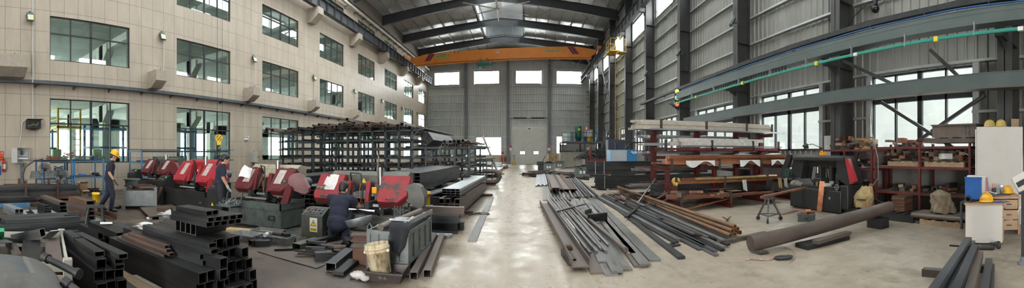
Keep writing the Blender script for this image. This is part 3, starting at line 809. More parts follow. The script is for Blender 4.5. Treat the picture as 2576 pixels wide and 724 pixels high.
# ---------------------------------------------------------------- overhead crane
ca,cb=V(XL+.72,45.2,0),V(XRW,42.5,0)
crz=atan2(cb.y-ca.y,cb.x-ca.x);cl=(cb-ca).length/2
crane=thing('overhead_crane','orange single-girder overhead crane spanning the far half of the hall','crane',(ca+cb)/2+V(0,0,13.18),crz)
zb,zt=-.78,.58
g=MB().prism([(-cl+.35,-.05),(-cl+.9,-.50),(-cl+1.0,zb+.16),(cl-1.0,zb+.16),(cl-.9,-.50),(cl-.35,-.05),(cl-.35,.24),(cl-2.5,zt),(-cl+2.5,zt),(-cl+.35,.24)],-.25,.25,'y')
g.build('girder',ORANGE,crane)
g=MB().prism([(-cl+.8,zb+.16),(-cl+.8,zb+.13),(cl-.8,zb+.13),(cl-.8,zb+.16)],-.36,.36,'y')
g.prism([(-cl+.9,zb),(cl-.9,zb),(cl-.9,zb+.13),(-cl+.9,zb+.13)],-.02,.02,'y').bx(-cl+.9,cl-.9,-.16,.16,zb,zb+.025)
g.build('lower_flange',M('crane_orange_flange',(.74,.30,.07),(.68,.26,.05),.4,.05,1.2),crane)
for s in (-1,1):
    e=MB().cbx(s*cl-.17,s*cl+.17,-1.5,1.5,.03,.36,.03).bx(s*cl-.05,s*cl+.05,-1.7,-1.5,.1,.25)
    e.build('end_carriage',ORANGE,crane)
    for y in (-1.1,1.1):MB().cyl((s*cl-.06,y,.12),(s*cl+.06,y,.12),.119,n=14).build('carriage_wheel',BLACKST,crane)
    st=[MB(),MB()]
    for k in range(4):
        x0=s*(cl-3.35+k*.21*1.0)
        q=[(x0,-.26),(x0+s*-.02+s*.0+.0,-.26)]
        a=s*(cl-3.6+k*.2);d=s*-.62
        w_=s*.2
        st[k%2].prism([(a+1.0*0,.5*1.1),(a+w_,.55),(a+w_-d,-.28),(a-d,-.28)],-.256,-.2515,'y')
    st[0].build('dark_stripe',M('crane_navy_stripe',(.025,.022,.05),None,.4),crane);st[1].build('red_stripe',M('crane_red_stripe',(.42,.03,.045),None,.4),crane)
pl=MB().bx(-9.1+1.35,-6.25+.15,-.2545,-.2515,-.12,.36).build('name_plate',M('pale_green_plate',(.33,.36,.12),None,.5),crane)
txt('中原矿山',.33,SIGNK,pl,facing((-6.63,-.2555,.17)))
txt('ZHONGYUAN KUANGSHAN',.10,SIGNK,pl,facing((-6.93,-.2555,-.04)))
em=MB();em.pipe((-7.5,-.2575,.17),(-7.5,-.2545,.17),.12,.085,18);em.bx(-7.59,-7.41,-.2575,-.2545,.15,.19);em.build('round_emblem',SIGNK,pl)
pl=MB().bx(5.1,7.2,-.2545,-.2515,-.02,.22).build('phone_plate',MATS['pale_green_plate'],crane)
txt('Tel:400-0011-168',.22,SIGNK,pl,facing((6.15,-.2555,.1)))
MB().bx(-.33,.05,-.2545,-.2515,.02,.22).build('load_sticker',M('pale_sticker',(.5,.45,.5),None,.5),crane)
b=MB()
for x in (-5.35,-4.95):b.bx(x-.03,x+.03,-.3,-.25,.3,zt+.1)
each(b,'cable_hanger',BLACKST,crane)
# hoist under the girder
hx=-1.75;hp=(ca+cb)/2+(cb-ca).normalized()*hx
hoist=thing('crane_hoist','green electric hoist with wheels hanging under the orange crane girder','hoist',(hp.x,hp.y,13.18+zb-.62),crz)
hb=MB();hb.cyl((-.62,0,.18),(.5,0,.18),.17,n=18);hb.build('drum_housing',HGREEN,hoist)
MB().cyl((-.86,0,.19),(-.62,0,.19),.19,n=18).cyl((-.9,0,.19),(-.86,0,.19),.12,n=14).build('gearbox',HGREEN,hoist)
MB().cyl((.5,0,.18),(1.02,0,.18),.145,n=18).ell((1.02,0,.18),(.09,.14,.14)).build('hoist_motor',HGREEN,hoist)
MB().cyl((.82,-.1,.36),(1.32,-.1,.36),.085,n=14).build('travel_motor',HGREEN,hoist)
MB().bx(-.6,.5,-.19,.19,.36,.44).bx(-.52,-.40,-.2,-.17,.40,.8).bx(.30,.42,-.2,-.17,.40,.8).bx(-.52,-.40,.17,.2,.40,.8).bx(.30,.42,.17,.2,.40,.8).build('trolley_frame',HGREEN,hoist)
for x in (-.46,.36):
    for y in (-.27,.27):MB().cyl((x,y-.05,.78),(x,y+.05,.78),.15,n=16).build('trolley_wheel',M('hoist_dark_green',(.03,.09,.08),None,.4),hoist)
MB().bx(-.12,.0,-.06,.06,-.12,.02).cyl((-.06,0,-.02),(-.06,0,-.14),.09,n=12).build('hook_block',HGREEN,hoist);MB().bx(-.6,-.5,-.03,.03,-.28,.02).build('limit_rod',SIGNW,hoist)
# festoon loops of cable behind the girder
for k in range(7):
    x0=-.2+k*1.4
    p=[(x0+1.3*t,.34,zb+.1-.62*sin(pi*t)) for t in [i/8 for i in range(9)]]
    MB().path(p,.02,6).build('festoon_cable',M('pale_cable',(.45,.47,.48),None,.6),crane)
# yellow hook hanging in the left foreground from two ropes that leave the picture
hk=at(551,347,11.6)
hook=thing('hook_block','yellow crane hook block with black stripes hanging on two long wire ropes','crane hook',hk)
hz=atan2(hk.y,hk.x)-pi/2
hr=Matrix.Rotation(hz,4,'Z')
cbody=[(.115*cos(a),.115*sin(a)) for a in [pi*(-.22+1.44*k/16) for k in range(17)]]+[(-.065,-.12),(-.062,-.21),(.062,-.21),(.065,-.12)]
MB().prism(cbody,-.06,.06,'y').xf(hr).build('sheave_housing',YELLOW,hook)
for (x,z,L) in ((-.045,.05,.055),(.01,-.005,.095),(.055,-.055,.05)):
    MB().bx(-L,L,-.063,-.058,-.011,.011).xf(hr @ Matrix.Translation((x,0,z)) @ Matrix.Rotation(-pi*.28,4,'Y')).build('black_stripe',BLACK,hook)
p=[(0,0,-.2),(0,0,-.25)]+[(-.02+.055*sin(a),0,-.315+.055*cos(a)) for a in [pi*(.05-.2*k) for k in range(8)]][::1]
p=[(0,0,-.20),(0,0,-.245),(-.03,0,-.27),(-.055,0,-.305),(-.05,0,-.345),(-.02,0,-.37),(.02,0,-.362),(.043,0,-.33),(.04,0,-.30)]
MB().path(p,[.02,.02,.022,.025,.027,.027,.024,.018,.01],10).xf(hr).build('hook',BLACKST,hook)
for x in (-.05,.1):MB().cyl((x,0,.05),(x*1.0,0,12.1),.006,n=5).xf(hr).build('wire_rope',BLACKST,hook)
pk=hr @ V(.02,0,-.36)
one('chain_sling',MB().path([hk+pk,hk+pk+V(0,0,-.16),hk+pk+V(.005,0,-.52)],.016,6),BLACKST,'dark chain sling hanging straight down from the yellow hook block','chain')
# ---------------------------------------------------------------- ceiling fan
fan=thing('ceiling_fan','big grey six-blade ceiling fan hanging from the roof ridge','ceiling fan',(XM+.1,36.6,15.65),0)
MB().cyl((0,0,-.05),(0,0,.12),.22,n=18).cyl((0,0,.1),(0,0,.38),.14,n=14).build('hub',GRIP,fan)
MB().cyl((0,0,.35),(0,0,1.25),.05,n=10).bx(-.25,.25,.2,.5,1.1,1.2).build('down_rod',DGREY,fan)
for k in range(6):
    a=2*pi*k/6+.55
    MB().prism([(.2,-.09),(3.55,-.055),(3.6,0),(3.55,.055),(.2,.09)],.0,.022,'z').xf(Matrix.Rotation(a,4,'Z') @ Matrix.Rotation(.22,4,'X')).build('blade',M('pale_fan_blade',(.48,.46,.43),None,.5),fan)
# ---------------------------------------------------------------- lower crane beams along the right wall
ye=18.6
bm=thing('crane_beam','upper grey-green crane beam with blue cable running along the right wall','crane beam',(8.0,7,4.52))
MB().bx(-.17,.17,-14,ye-7,.0,.02).bx(-.17,.17,-14,ye-7,.34,.37).bx(-.16,-.145,-14,ye-7,.02,.34).bx(.145,.16,-14,ye-7,.02,.34).bx(-.165,-.145,-14,ye-7,.235,.24).build('beam',GGREEN,bm)
MB().bx(-.02,.02,-14,ye-7,.37,.40).build('rail',BRNST,bm)
for y in RCOL[:4]:MB().bx(.17,.63,y-7-.1,y-7+.1,-.2,.0).prism([(.0,-.02),(.63,-.02),(.63,-.42)],y-7-.012,y-7+.012,'y').build('bracket',DGREY2,bm)
one('blue_cable',MB().path([(7.86,y,4.93+.012*sin(y*2.2)) for y in [-6+.8*k for k in range(31)]],.022,8),BCABLE,'thick blue cable lying along the top of the upper crane beam','cable')
b=MB();b.bx(8.42,8.60,YB,27,5.24,5.26).bx(8.42,8.435,YB,27,5.26,5.38).bx(8.585,8.6,YB,27,5.26,5.38)
y=-4
while y<27:b.bx(8.42,8.66,y,y+.04,5.2,5.24);y+=1.75
one('cable_tray',b,BLACKST,'dark cable tray running along the right wall above the upper crane beam','cable tray')
b=MB()
for dx in (.03,.08):b.path([(8.44+dx,y,5.385+.02*sin(y*1.9+dx*50)) for y in [-6+.9*k for k in range(36)]],.02,6)
one('power_cables',b,RUBBER,'black power cables lying in the tray above the upper crane beam','cable')
rail=thing('conductor_rail','teal conductor rail with yellow tags hanging below the upper crane beam','conductor rail',(7.72,7,4.24))
MB().cbx(-.03,.03,-14,ye-6.9,0,.075,.015).build('rail',TEAL,rail)
for y in (1.0,4.05,7.95,11.9,15.9,18.2):MB().cbx(-.045,.045,y-7.055,y-6.945,-.02,.095,.01).build('yellow_tag',SIGNY,rail)
for y in (1.8,3.1,4.9,6.6,8.4,10.2,12.2,14.2,16.4):MB().bx(-.035,.035,y-7.01,y-6.99,-.01,.29).build('hanger',ZINC,rail)
for y in (2.05,6.45):MB().bx(-.035,.035,y-7.06,y-6.94,-.005,.08).build('joint_cover',SIGNW,rail)
# loops of flat cable hanging from the beam
b=MB();yy=9.6
while yy<18.0:b.bx(7.9,7.93,yy,yy+.07,4.34,4.52);yy+=.17
ft=thing('cable_festoon','close row of black cable trolleys hanging under the upper crane beam','festoon',(7.9,9.6,4.34));each(b.xf(Matrix.Translation((-7.9,-9.6,-4.345))),'trolley',BLACK,ft)
bm2=thing('crane_beam','lower grey-green crane beam crossing in front of the right wall windows','crane beam',(8.42,7,3.17))
MB().bx(-.17,.17,-14,ye-7,.0,.02).bx(-.17,.17,-14,ye-7,.335,.36).bx(-.16,-.145,-14,ye-7,.02,.335).bx(.145,.16,-14,ye-7,.02,.335).build('beam',GGREEN,bm2)
MB().bx(-.17,.17,-14,ye-7,-.012,.0).build('lower_flange',BRNST,bm2)
for y in RCOL[:4]:MB().bx(.17,.2,y-7-.19,y-7+.19,.0,.34).build('end_plate',DGREY2,bm2)
# three-light signal at the end of the rail
sg=thing('signal_light','three-lamp signal in yellow, green and red at the end of the conductor rail','signal light',ony(1703,268,18.9))
zz=sg.location.z
MB().cbx(-.12,.12,-.02,.1,-.02,.98,.03).bx(-.03,.9,.03,.07,.46,.5).build('housing',BLACK,sg)
for z,nm,c in ((.82,'yellow_lamp',(1,.8,.05)),(.48,'green_lamp',(.15,1,.45)),(.14,'red_lamp',(1,.08,.04))):
    MB().ell((0,-.02,z),(.115,.06,.125)).build(nm,M(nm,c,None,.4,emit=c,es=2.2),sg)
# ---------------------------------------------------------------- wall lamps
def flood(loc,label,cond=2.2):
    t=thing('flood_light',label,'flood light',loc,pi/2,'floodlights on the left wall')
    m=Matrix.Rotation(-.30,4,'X')
    MB().cbx(-.15,.15,-.16,-.07,-.19,.19,.02,mat=m).bx(-.13,.13,-.07,-.05,-.1,.1,mat=m).build('lamp_body',ALU,t)
    l=MB().bx(-.125,.125,-.166,-.16,-.165,.075,mat=m).build('lens',LED,t)
    for x in (-.055,.055):
        for z in (-.1,.012):MB().bx(x-.034,x+.034,-.170,-.166,z-.034,z+.034,mat=m).build('led_chip',LEDY,l)
    MB().path([(-.16,-.1,.02),(-.16,-.03,.12),(0,-.005,.25),(.16,-.03,.12),(.16,-.1,.02)],.012,6).bx(-.05,.05,-.012,0,.18,.3).build('bracket',BLACKST,t)
    MB().cyl((.12,-.02,-cond),(.12,-.02,.12),.018,n=6).build('conduit',WPIPE,t)
    return t
fls=[(76,45),(409,93),(640,150),(791,197),(893,231),(962,255),(1013,273),(1051,287)]
for i,(px,py) in enumerate(fls):
    p=onx(px,py,XL+.12);nm=['nearest','second','third','fourth','fifth','sixth','seventh','farthest'][i]
    p.x=XL+.03
    flood(p,'small floodlight with four yellow chips on the left wall, %s from the left edge'%nm if 0<i<7 else 'small floodlight with four yellow chips on the left wall, %s one'%nm)
def wlamp(px,py,x,label):
    p=onx(px,py,x);t=thing('wall_flood_light',label,'flood light',p,-pi/2-.5,'floodlights on the right columns')
    m=Matrix.Rotation(-.5,4,'X')
    MB().cbx(-.15,.15,-.2,-.08,-.2,.2,.02,mat=m).build('lamp_body',ALU,t);MB().bx(-.12,.12,-.206,-.2,-.17,.13,mat=m).build('lens',LED,t)
    MB().bx(-.02,.02,-.12,.12,-.02,.02).bx(-.14,.14,.1,.13,-.14,.14).build('bracket',BLACKST,t)
wlamp(1850,58,8.5,'boxy floodlight on the dark right column nearest the camera-side bays')
wlamp(1713,135,8.5,'boxy floodlight on the right column behind the upper crane beam end')
wlamp(1630,187,8.5,'boxy floodlight on the right column nearest the yellow ladder')
p=onx(2202,22,XR-.3)
dm=thing('dome_speaker','round black dome bell hanging from a rail high on the right wall','alarm bell',p)
MB().ell((0,0,0),(.13,.13,.13),18,11).build('dome',M('black_dome',(.012,.013,.016),None,.15),dm);MB().cbx(-.05,.05,-.06,.06,.12,.28,.01).build('mount_box',BLACK,dm)
one('loose_cable',MB().path([onx(2180,12,XR-.2),onx(2150,40,XR-.25),onx(2128,72,XR-.3),onx(2115,80,XR-.3)],.012,6),RUBBER,'loose black cable looping down the right wall beside the dome bell','cable')
# ---------------------------------------------------------------- yellow access platform and ladder
pp=thing('access_platform','yellow crane access platform with guard rails high on the right side','platform',(8.0,33.6,10.75))
MB().bx(-.55,.35,-.9,.9,0,.09).bx(.0,.7,-1.8,-.8,-.3,-.22).build('deck',YPAINT,pp)
b=MB()
for x,y,z0 in ((-.53,-.88,.09),(-.53,0,.09),(-.53,.88,.09),(.33,.88,.09),(0.02,-1.78,-.22),(.68,-1.78,-.22),(.68,-.85,-.22)):b.cyl((x,y,z0),(x,y,z0+1.1),.025,n=6)
for h in (.6,1.15):b.cyl((-.53,-.88,h),(-.53,.88,h),.022,n=6).cyl((-.53,.88,h),(.33,.88,h),.022,n=6).cyl((-.53,-.88,h),(0.02,-.88,h),.022,n=6).cyl((.02,-1.78,h-.3),(.68,-1.78,h-.3),.022,n=6).cyl((.68,-1.78,h-.3),(.68,-.85,h-.3),.022,n=6)
each(b,'guard_rail',DYEL,pp)
MB().bar((-.3,-.9,.1),(.5,-.6,1.5),.1,.05).build('stair_stringer',YPAINT,pp)
MB().ell((.15,-.95,.75),(.26,.2,.3)).cyl((.15,-.95,.95),(.15,-.95,1.25),.05,n=8).build('lit_lamp',M('lit_work_lamp',(1,.95,.85),None,.4,emit=(1,.93,.8),es=5),pp)
ld=thing('access_ladder','yellow steel ladder with safety hoops rising to the crane platform','ladder',(8.2,32.9,0))
b=MB()
for x in (-.22,.22):b.bx(x-.02,x+.02,-.03,.03,0,10.5)
each(b,'stile',DYEL,ld)
b=MB();z=.3
while z<10.4:b.cyl((-.22,0,z),(.22,0,z),.014,n=6);z+=.3
each(b,'rung',DYEL,ld)
b=MB();z=2.6
hoop=[(.32*cos(a),-.06-.42*sin(a) if sin(a)>0 else -.06) for a in [pi*k/8 for k in range(9)]]
while z<10.4:b.path([(x,y,z) for x,y in hoop],.014,5);z+=.9
for x,y in hoop[1:-1:2]:b.cyl((x,y,2.6),(x,y,10.2),.012,n=5)
b.build('safety_cage',DYEL,ld)
# ---------------------------------------------------------------- things on the left wall
def oncw(p,dx=0.0):return V(XL+dx,p.y,p.z)
p=onx(85,312,XL+.2);bx_=thing('control_box','black control box with a glass front and open lid high on the beige wall','control box',(XL,p.y,p.z-.18),pi/2)
MB().cbx(-.3,.3,-.26,0,0,.36,.01).build('case',BLACK,bx_)
MB().bx(-.25,.25,-.265,-.26,.05,.31).build('front_window',M('dark_window_glass',(.03,.035,.04),None,.08),bx_)
b=MB();r5=random.Random(4)
for k in range(9):
    x=-.18+.04*k;b.cyl((x,-.268,.08+r5.random()*.06),(x+.05,-.268,.16+r5.random()*.1),.006,n=5)
b.build('wiring',M('mustard_wire',(.35,.27,.06),None,.6),bx_)
MB().cyl((-.22,-.27,.1),(-.22,-.262,.1),.018,n=10).build('red_indicator',M('orange_lamp',(.8,.2,.1),None,.4,emit=(1,.25,.1),es=.6),bx_)
MB().bx(-.28,.36,-.34,0,.365,.385).build('lid',BLACK,bx_)
MB().prism([(-.3,0),(.3,0),(0,-.06)],-.2,0,'y').build('bottom_cover',BLACK,bx_)
one('conduit',MB().cyl((XL+.03,p.y,p.z+.22),(XL+.03,p.y,10.2),.025,n=8),WPIPE,'white conduit running up the wall from the black control box','conduit')
pb=onx(50,390,XL+.1)
one('conduit',MB().path([(XL+.03,p.y-.3,p.z+.15),(XL+.03,p.y-.38,p.z+.14),(XL+.03,p.y-.44,p.z+.06),(XL+.03,pb.y+.0,pb.z+.36)],.02,8),WPIPE,'thin white conduit bending down from the black control box to the open electrical cabinet','conduit')
ec=thing('electrical_cabinet','open grey electrical cabinet with wiring on the beige wall','electrical cabinet',(XL+.012,onx(55,390,XL).y,pb.z-.32),pi/2)
c=MB();w,h,d=.27,.62,.2
c.bx(-w,w,-.02,0,0,h).bx(-w,-w+.015,-d,0,0,h).bx(w-.015,w,-d,0,0,h).bx(-w,w,-d,0,0,.015).bx(-w,w,-d,0,h-.015,h)
c.build('case',GBOX,ec)
MB().cbx(-w-.24,-w+.01,-d-.12,-d-.105,.01,h-.01,.005).build('cabinet_door',GBOX,ec)
MB().cbx(-.06,.03,-.12,-.02,.33,.5,.01).bx(-.2,.2,-.1,-.02,.17,.25).build('breaker',M('blue_grey_breaker',(.03,.04,.09),None,.5),ec)
MB().cbx(-.2,.22,-.14,-.1,.15,.22,.01).build('terminal_strip',SIGNW,ec)
for k in range(5):MB().path([(-.15+.07*k,-.12,.18),(-.13+.06*k,-.16,.12),(-.08+.05*k,-.12,.05)],.006,5).build('wire',BLACK,ec)
MB().bx(-.06,.05,-.05,-.005,-.9,0).build('cable_duct',GALV,ec)
q=onx(10,432,XL+.15)
fe=thing('fire_extinguisher','red fire extinguisher hanging on the wall at the left edge','fire extinguisher',(XL+.1,q.y,q.z))
MB().lathe([(0,0),(.07,0),(.08,.02),(.08,.36),(.06,.42),(.025,.45),(.025,.48),(0,.48)],16).build('cylinder',REDX,fe)
MB().lathe([(.0815,.12),(.0815,.32)],16).build('label_band',M('extinguisher_label',(.7,.62,.5),None,.5),fe)
MB().bx(-.02,.02,-.1,.06,.49,.51).bx(-.02,.02,-.1,.05,.54,.55).cyl((0,0,.47),(0,0,.52),.02,n=8).build('valve_handle',BLACK,fe)
MB().path([(.03,0,.49),(.1,-.03,.46),(.12,-.06,.3),(.1,-.08,.1)],.012,6).build('hose',RUBBER,fe)
q=onx(1,390,XL)
sg2=thing('safety_sign','red wall sign with yellow and white writing at the left edge','sign',(XL+.004,q.y,q.z-.2),pi/2)
MB().bx(-.16,.14,-.01,0,-.02,.36).build('board',SIGNR,sg2)
txt('灭火器',.085,SIGNW,sg2,facing((-.01,-.011,.28)));txt('使用方法',.065,SIGNY,sg2,facing((-.01,-.011,.17)));txt('火警119',.07,SIGNY,sg2,facing((-.01,-.011,.06)))
q=onx(-4,445,XL);one('wall_sign',MB().bx(XL,XL+.01,q.y-.2,q.y+.11,.75,1.12),SIGNB,'blue wall sign at the left edge below the fire extinguisher','sign')
def ebox(px,y0,y1,x,w,label,d=.22,rz=pi/2):
    x+=.012 if x<0 else -.012;a=onx(px,y1,x+.1);t=thing('electrical_box',label,'electrical box',(x,a.y,a.z),rz);hh=onx(px,y0,x+.1).z-a.z
    MB().cbx(-w/2,w/2,-d,0,0,hh,.008).build('case',GBOX,t);MB().cbx(-w/2+.015,w/2-.015,-d-.012,-d,.015,hh-.015,.004).build('cabinet_door',GBOX,t)
    MB().bx(w/2-.06,w/2-.045,-d-.03,-d-.012,hh*.42,hh*.56).build('door_handle',BLACK,t)
    return t,hh,d
t,hh,d=ebox(640,382,408,XL,.42,'pale grey electrical box with a yellow warning triangle on the beige wall')
MB().prism([(-.07,hh*.42),(.07,hh*.42),(0,hh*.42+.12)],-d-.016,-d-.012,'y').build('warning_triangle',SIGNY,t)
MB().cyl((.05,-.1,-1.1),(.05,-.1,0),.04,n=10).cyl((.05,-.1,-.3),(.05,-.1,-.12),.06,n=10).build('cable_conduit',GALV,t)
MB().cyl((-.05,-.1,hh),(-.05,-.1,hh+.05),.05,n=10).build('cable_gland',SIGNG,t)
q=onx(619,350,XL)
el=thing('emergency_light','small white twin-head emergency light on the beige wall above the electrical box','emergency light',(XL,q.y,q.z-.06),pi/2)
MB().cbx(-.16,.16,-.08,0,0,.14,.02).build('case',SIGNW,el)
for x in (-.09,.09):MB().ell((x,-.07,.2),(.055,.05,.05)).cyl((x,-.04,.13),(x,-.06,.17),.015,n=6).build('lamp_head',SIGNW,el)
q2=onx(622,440,XL);one('conduit',MB().cyl((XL+.02,q.y-.22,1.0),(XL+.02,q.y-.22,4.4),.02,n=8),WPIPE,'white conduit running down the wall past the emergency light','conduit')
# ---------------------------------------------------------------- blue racks
def blue_rack(x0,x1,y0,y1,levels,top,label,mids=()):
    t=thing('storage_rack',label,'rack',((x0+x1)/2,(y0+y1)/2,0));cx,cy=(x0+x1)/2,(y0+y1)/2
    for x in (x0,x1):
        for y in [y0,y1]+list(mids):MB().bx(x-cx-.025,x-cx+.025,y-cy-.025,y-cy+.025,0,top).build('leg',BLUERK,t)
    for z in levels:
        b=MB()
        for x in (x0,x1):b.bx(x-cx-.02,x-cx+.02,y0-cy,y1-cy,z-.05,z)
        for y in [y0,y1]+list(mids):b.bx(x0-cx,x1-cx,y-cy-.02,y-cy+.02,z-.05,z)
        b.build('shelf_frame',BLUERK,t)
        MB().bx(x0-cx+.02,x1-cx-.02,y0-cy+.02,y1-cy-.02,z,z+.02).build('shelf_board',PLYW,t)
    return t
blue_rack(-14.35,-13.55,4.05,5.25,(.08,.68,1.36),1.42,'low blue storage rack holding grey ducts, left of the pair under the near window')
blue_rack(-14.35,-13.55,5.35,6.6,(.08,.72,1.36),1.42,'low blue storage rack with cardboard boxes below, right of the pair under the near window')
blue_rack(-14.4,-13.4,8.3,13.4,(.1,.72,1.26,1.74),1.78,'long blue rack with bars on top behind the red band saws',(11.2,))
def coil(c,r,mat,label,n=4,h=.03,tilt=(0,0)):
    b=MB()
    for k in range(n):
        rr=r*(1-.07*(k%3));ph=k*1.3
        b.path([(rr*cos(a)*(1+.12*cos(ph)),rr*.72*sin(a),h*k+.02+.035*sin(2*a+ph)) for a in [2*pi*j/22 for j in range(23)]],.012,5)
    b.xf(Matrix.Translation(c) @ Matrix.Rotation(tilt[0],4,'X') @ Matrix.Rotation(tilt[1],4,'Z'))
    return one('saw_blade_coil',b,mat,label,'saw blade coil','coiled saw blades on the blue racks')
CRED=M('dull_red_coil',(.33,.07,.06),(.18,.05,.045),.5,.2,8);CBLU=M('dark_blue_coil',(.05,.08,.16),(.03,.045,.09),.5,.2,8);CGRY=M('grey_coil',(.30,.28,.26),(.16,.15,.14),.5,.3,8)
coil((-13.85,4.55,1.385),.30,CRED,'coil of red saw blade at the left end of the blue rack top',5)
coil((-13.9,4.95,1.385),.28,CGRY,'pale coil of saw blade in the middle of the left blue rack top',4)
coil((-13.8,5.2,1.50),.28,CRED,'coil of red and grey saw blade resting highest on the left blue rack',5)
coil((-13.9,5.75,1.385),.26,CBLU,'dark coil of saw blade on the left half of the right blue rack',4)
coil((-13.85,6.0,1.47),.26,CGRY,'grey coil of saw blade lying on two others on the right blue rack',3)
coil((-13.85,6.35,1.385),.24,CBLU,'dark blue saw blade coil at the right end of the blue rack top',5)
coil((-13.8,4.8,.98),.24,M('blue_coil',(.04,.17,.34),(.03,.11,.24),.4,.2,8),'bright blue saw blade coil lying on the ducts inside the left blue rack',5)
for k in range(3):
    z=.71+.09*k
    stock('tube',(-13.62-.03*k,3.62+.03*k,z+.045),(-13.62-.03*k,5.15-.02*k,z+.045),.2,.085,LBING,'metal_duct',['lowest','middle','topmost'][k]+' of the three long grey ducts sticking out of the left blue rack','duct','grey ducts in the blue rack',t=.004)
stock('bar',(-13.6,3.45,1.395),(-13.55,5.2,1.395),.3,.02,RUST,'rusty_plate','long rusty plate lying along the front of the left blue rack top','plate')
stock('bar',(-13.55,5.3,1.392),(-13.6,6.45,1.392),.12,.016,RUST,'rusty_plate','short rusty strip lying along the front of the right blue rack top','plate')
def fan_guard(c,r,label):
    t=thing('pedestal_fan',label,'fan',(c[0],c[1],0));z=c[2]
    b=MB()
    for k in range(14):a=pi*k/14;b.path([(-.05*sin(u),r*cos(u)*cos(a),z+r*cos(u)*sin(a)) for u in [-pi/2+pi*j/6 for j in range(7)]],.006,4)
    for q in (.35,.7,1):b.path([(-.0,r*q*cos(a),z+r*q*sin(a)) for a in [2*pi*j/18 for j in range(19)]],.007,4)
    b.build('wire_guard',BLACKST,t)
    for k in range(3):MB().ell((0,0,0),(.01,.07,r*.42)).xf(Matrix.Translation((0,0,z)) @ Matrix.Rotation(2.1*k,4,'X') @ Matrix.Translation((0,0,r*.45))).build('blade',GRIP,t)
    MB().cyl((-.15,0,z),(.03,0,z),.07,n=12).build('motor',BLACKST,t);MB().cyl((-.08,0,.03),(-.08,0,z),.02,n=8).lathe([(.0,0),(.2,0),(.18,.03),(.0,.05)],18).build('stand',BLACKST,t)
fan_guard((-13.2,4.05,1.05),.24,'black pedestal fan standing at the left end of the blue rack')
fan_guard((-13.05,4.62,.78),.25,'grey wire-guard pedestal fan standing in front of the left blue rack')
b=MB();b.path([(-12.85,3.2,.56),(-12.9,3.15,.85),(-13.1,3.3,1.15),(-13.4,3.7,1.36),(-13.6,4.1,1.43)],.022,8)
one('rubber_hose',b,RUBBER,'black hose arching from the long bar bundle up to the blue rack','hose')
one('white_sack',MB().ell((-13.75,4.75,.24),(.22,.3,.15)).ell((-13.65,4.95,.21),(.2,.22,.12)).jitter(.015),LINER,'limp white sack on the bottom shelf of the left blue rack','sack')
bb=MB().cbx(-.1,.1,-.12,.12,0,.1,.02);t=thing('tool_tray','small blue tray with a paper on the middle shelf of the right blue rack','tray',(-13.7,5.75,.74));bb.build('tray',BLUEP,t);MB().quad((-.12,-.1,.115),(.08,-.14,.11),(.1,.12,.13),(-.1,.12,.12)).build('paper',WHITEP,t)
one('small_can',MB().lathe([(0,0),(.045,0),(.045,.2),(.03,.22),(0,.22)],14,mat=Matrix.Translation((-13.65,6.1,.74))),ZINC,'silver can on the middle shelf of the right blue rack','can')
one('dark_box',MB().cbx(-13.8,-13.55,6.2,6.42,.74,.88,.01),BLACKST,'dark metal box at the right end of the blue rack middle shelf','box')
stock('bar',(-13.62,5.4,.765),(-13.62,6.5,.765),.14,.05,BRNST,'steel_bar','thick brown bar along the middle shelf of the right blue rack','bar')
for k,(y,z,s,r_) in enumerate(((5.62,.0,.26,.1),(5.6,.285,.22,-.12))):
    t=thing('cardboard_box',['brown cardboard box on the floor in front of the right blue rack','open cardboard box standing on another at the right blue rack'][k],'cardboard box',(-13.32,y,z),r_)
    MB().bx(-.14,.14,-.15,.15,0,s).build('carton',CARD,t)
    fp=MB().bx(.0,.14,-.15,.15,0,.006,mat=Matrix.Translation((.138,0,s)) @ Matrix.Rotation(-.5 if k else .4,4,'Y')).bx(-.14,.0,-.15,.15,0,.006,mat=Matrix.Translation((-.138,0,s)) @ Matrix.Rotation(.5,4,'Y')).xf(Matrix.Identity(4));each(fp,'flap',CARD,t)
for k in range(10):
    y=5.95+.055*k;stock('bar',(-13.95+.02*(k%3),y,.125+.05*(k%3)),(-13.5,y+.03*(k%2),.15+.05*(k%3)),.05,.045,[SCRAP,BRNST,RUST][k%3],'steel_offcut','steel offcut heaped on the bottom shelf of the right blue rack','offcut','offcuts on the bottom shelf of the right blue rack')
def bucket(loc,label,mat=YELLOW,r=.135,h=.32,tilt=None,bail=True):
    t=thing('bucket',label,'bucket',loc)
    MB().lathe([(0,.005),(r*.86,.005),(r*.87,.012),(r*.97,h*.82),(r*1.06,h*.83),(r*1.06,h*.87),(r*1.0,h*.88),(r,h),(r*.95,h),(r*.82,.02),(0,.02)],24).build('pail',mat,t)
    if bail:MB().path([(r*1.04*cos(a),-.02-.03*sin(a),h*.86+r*.55*sin(a)*-1+.0) for a in [pi*j/10 for j in range(11)]],.005,5).build('bail_handle',ZINC,t)
    return t
bucket(fl(241,508),'yellow bucket on the floor in front of the right blue rack')
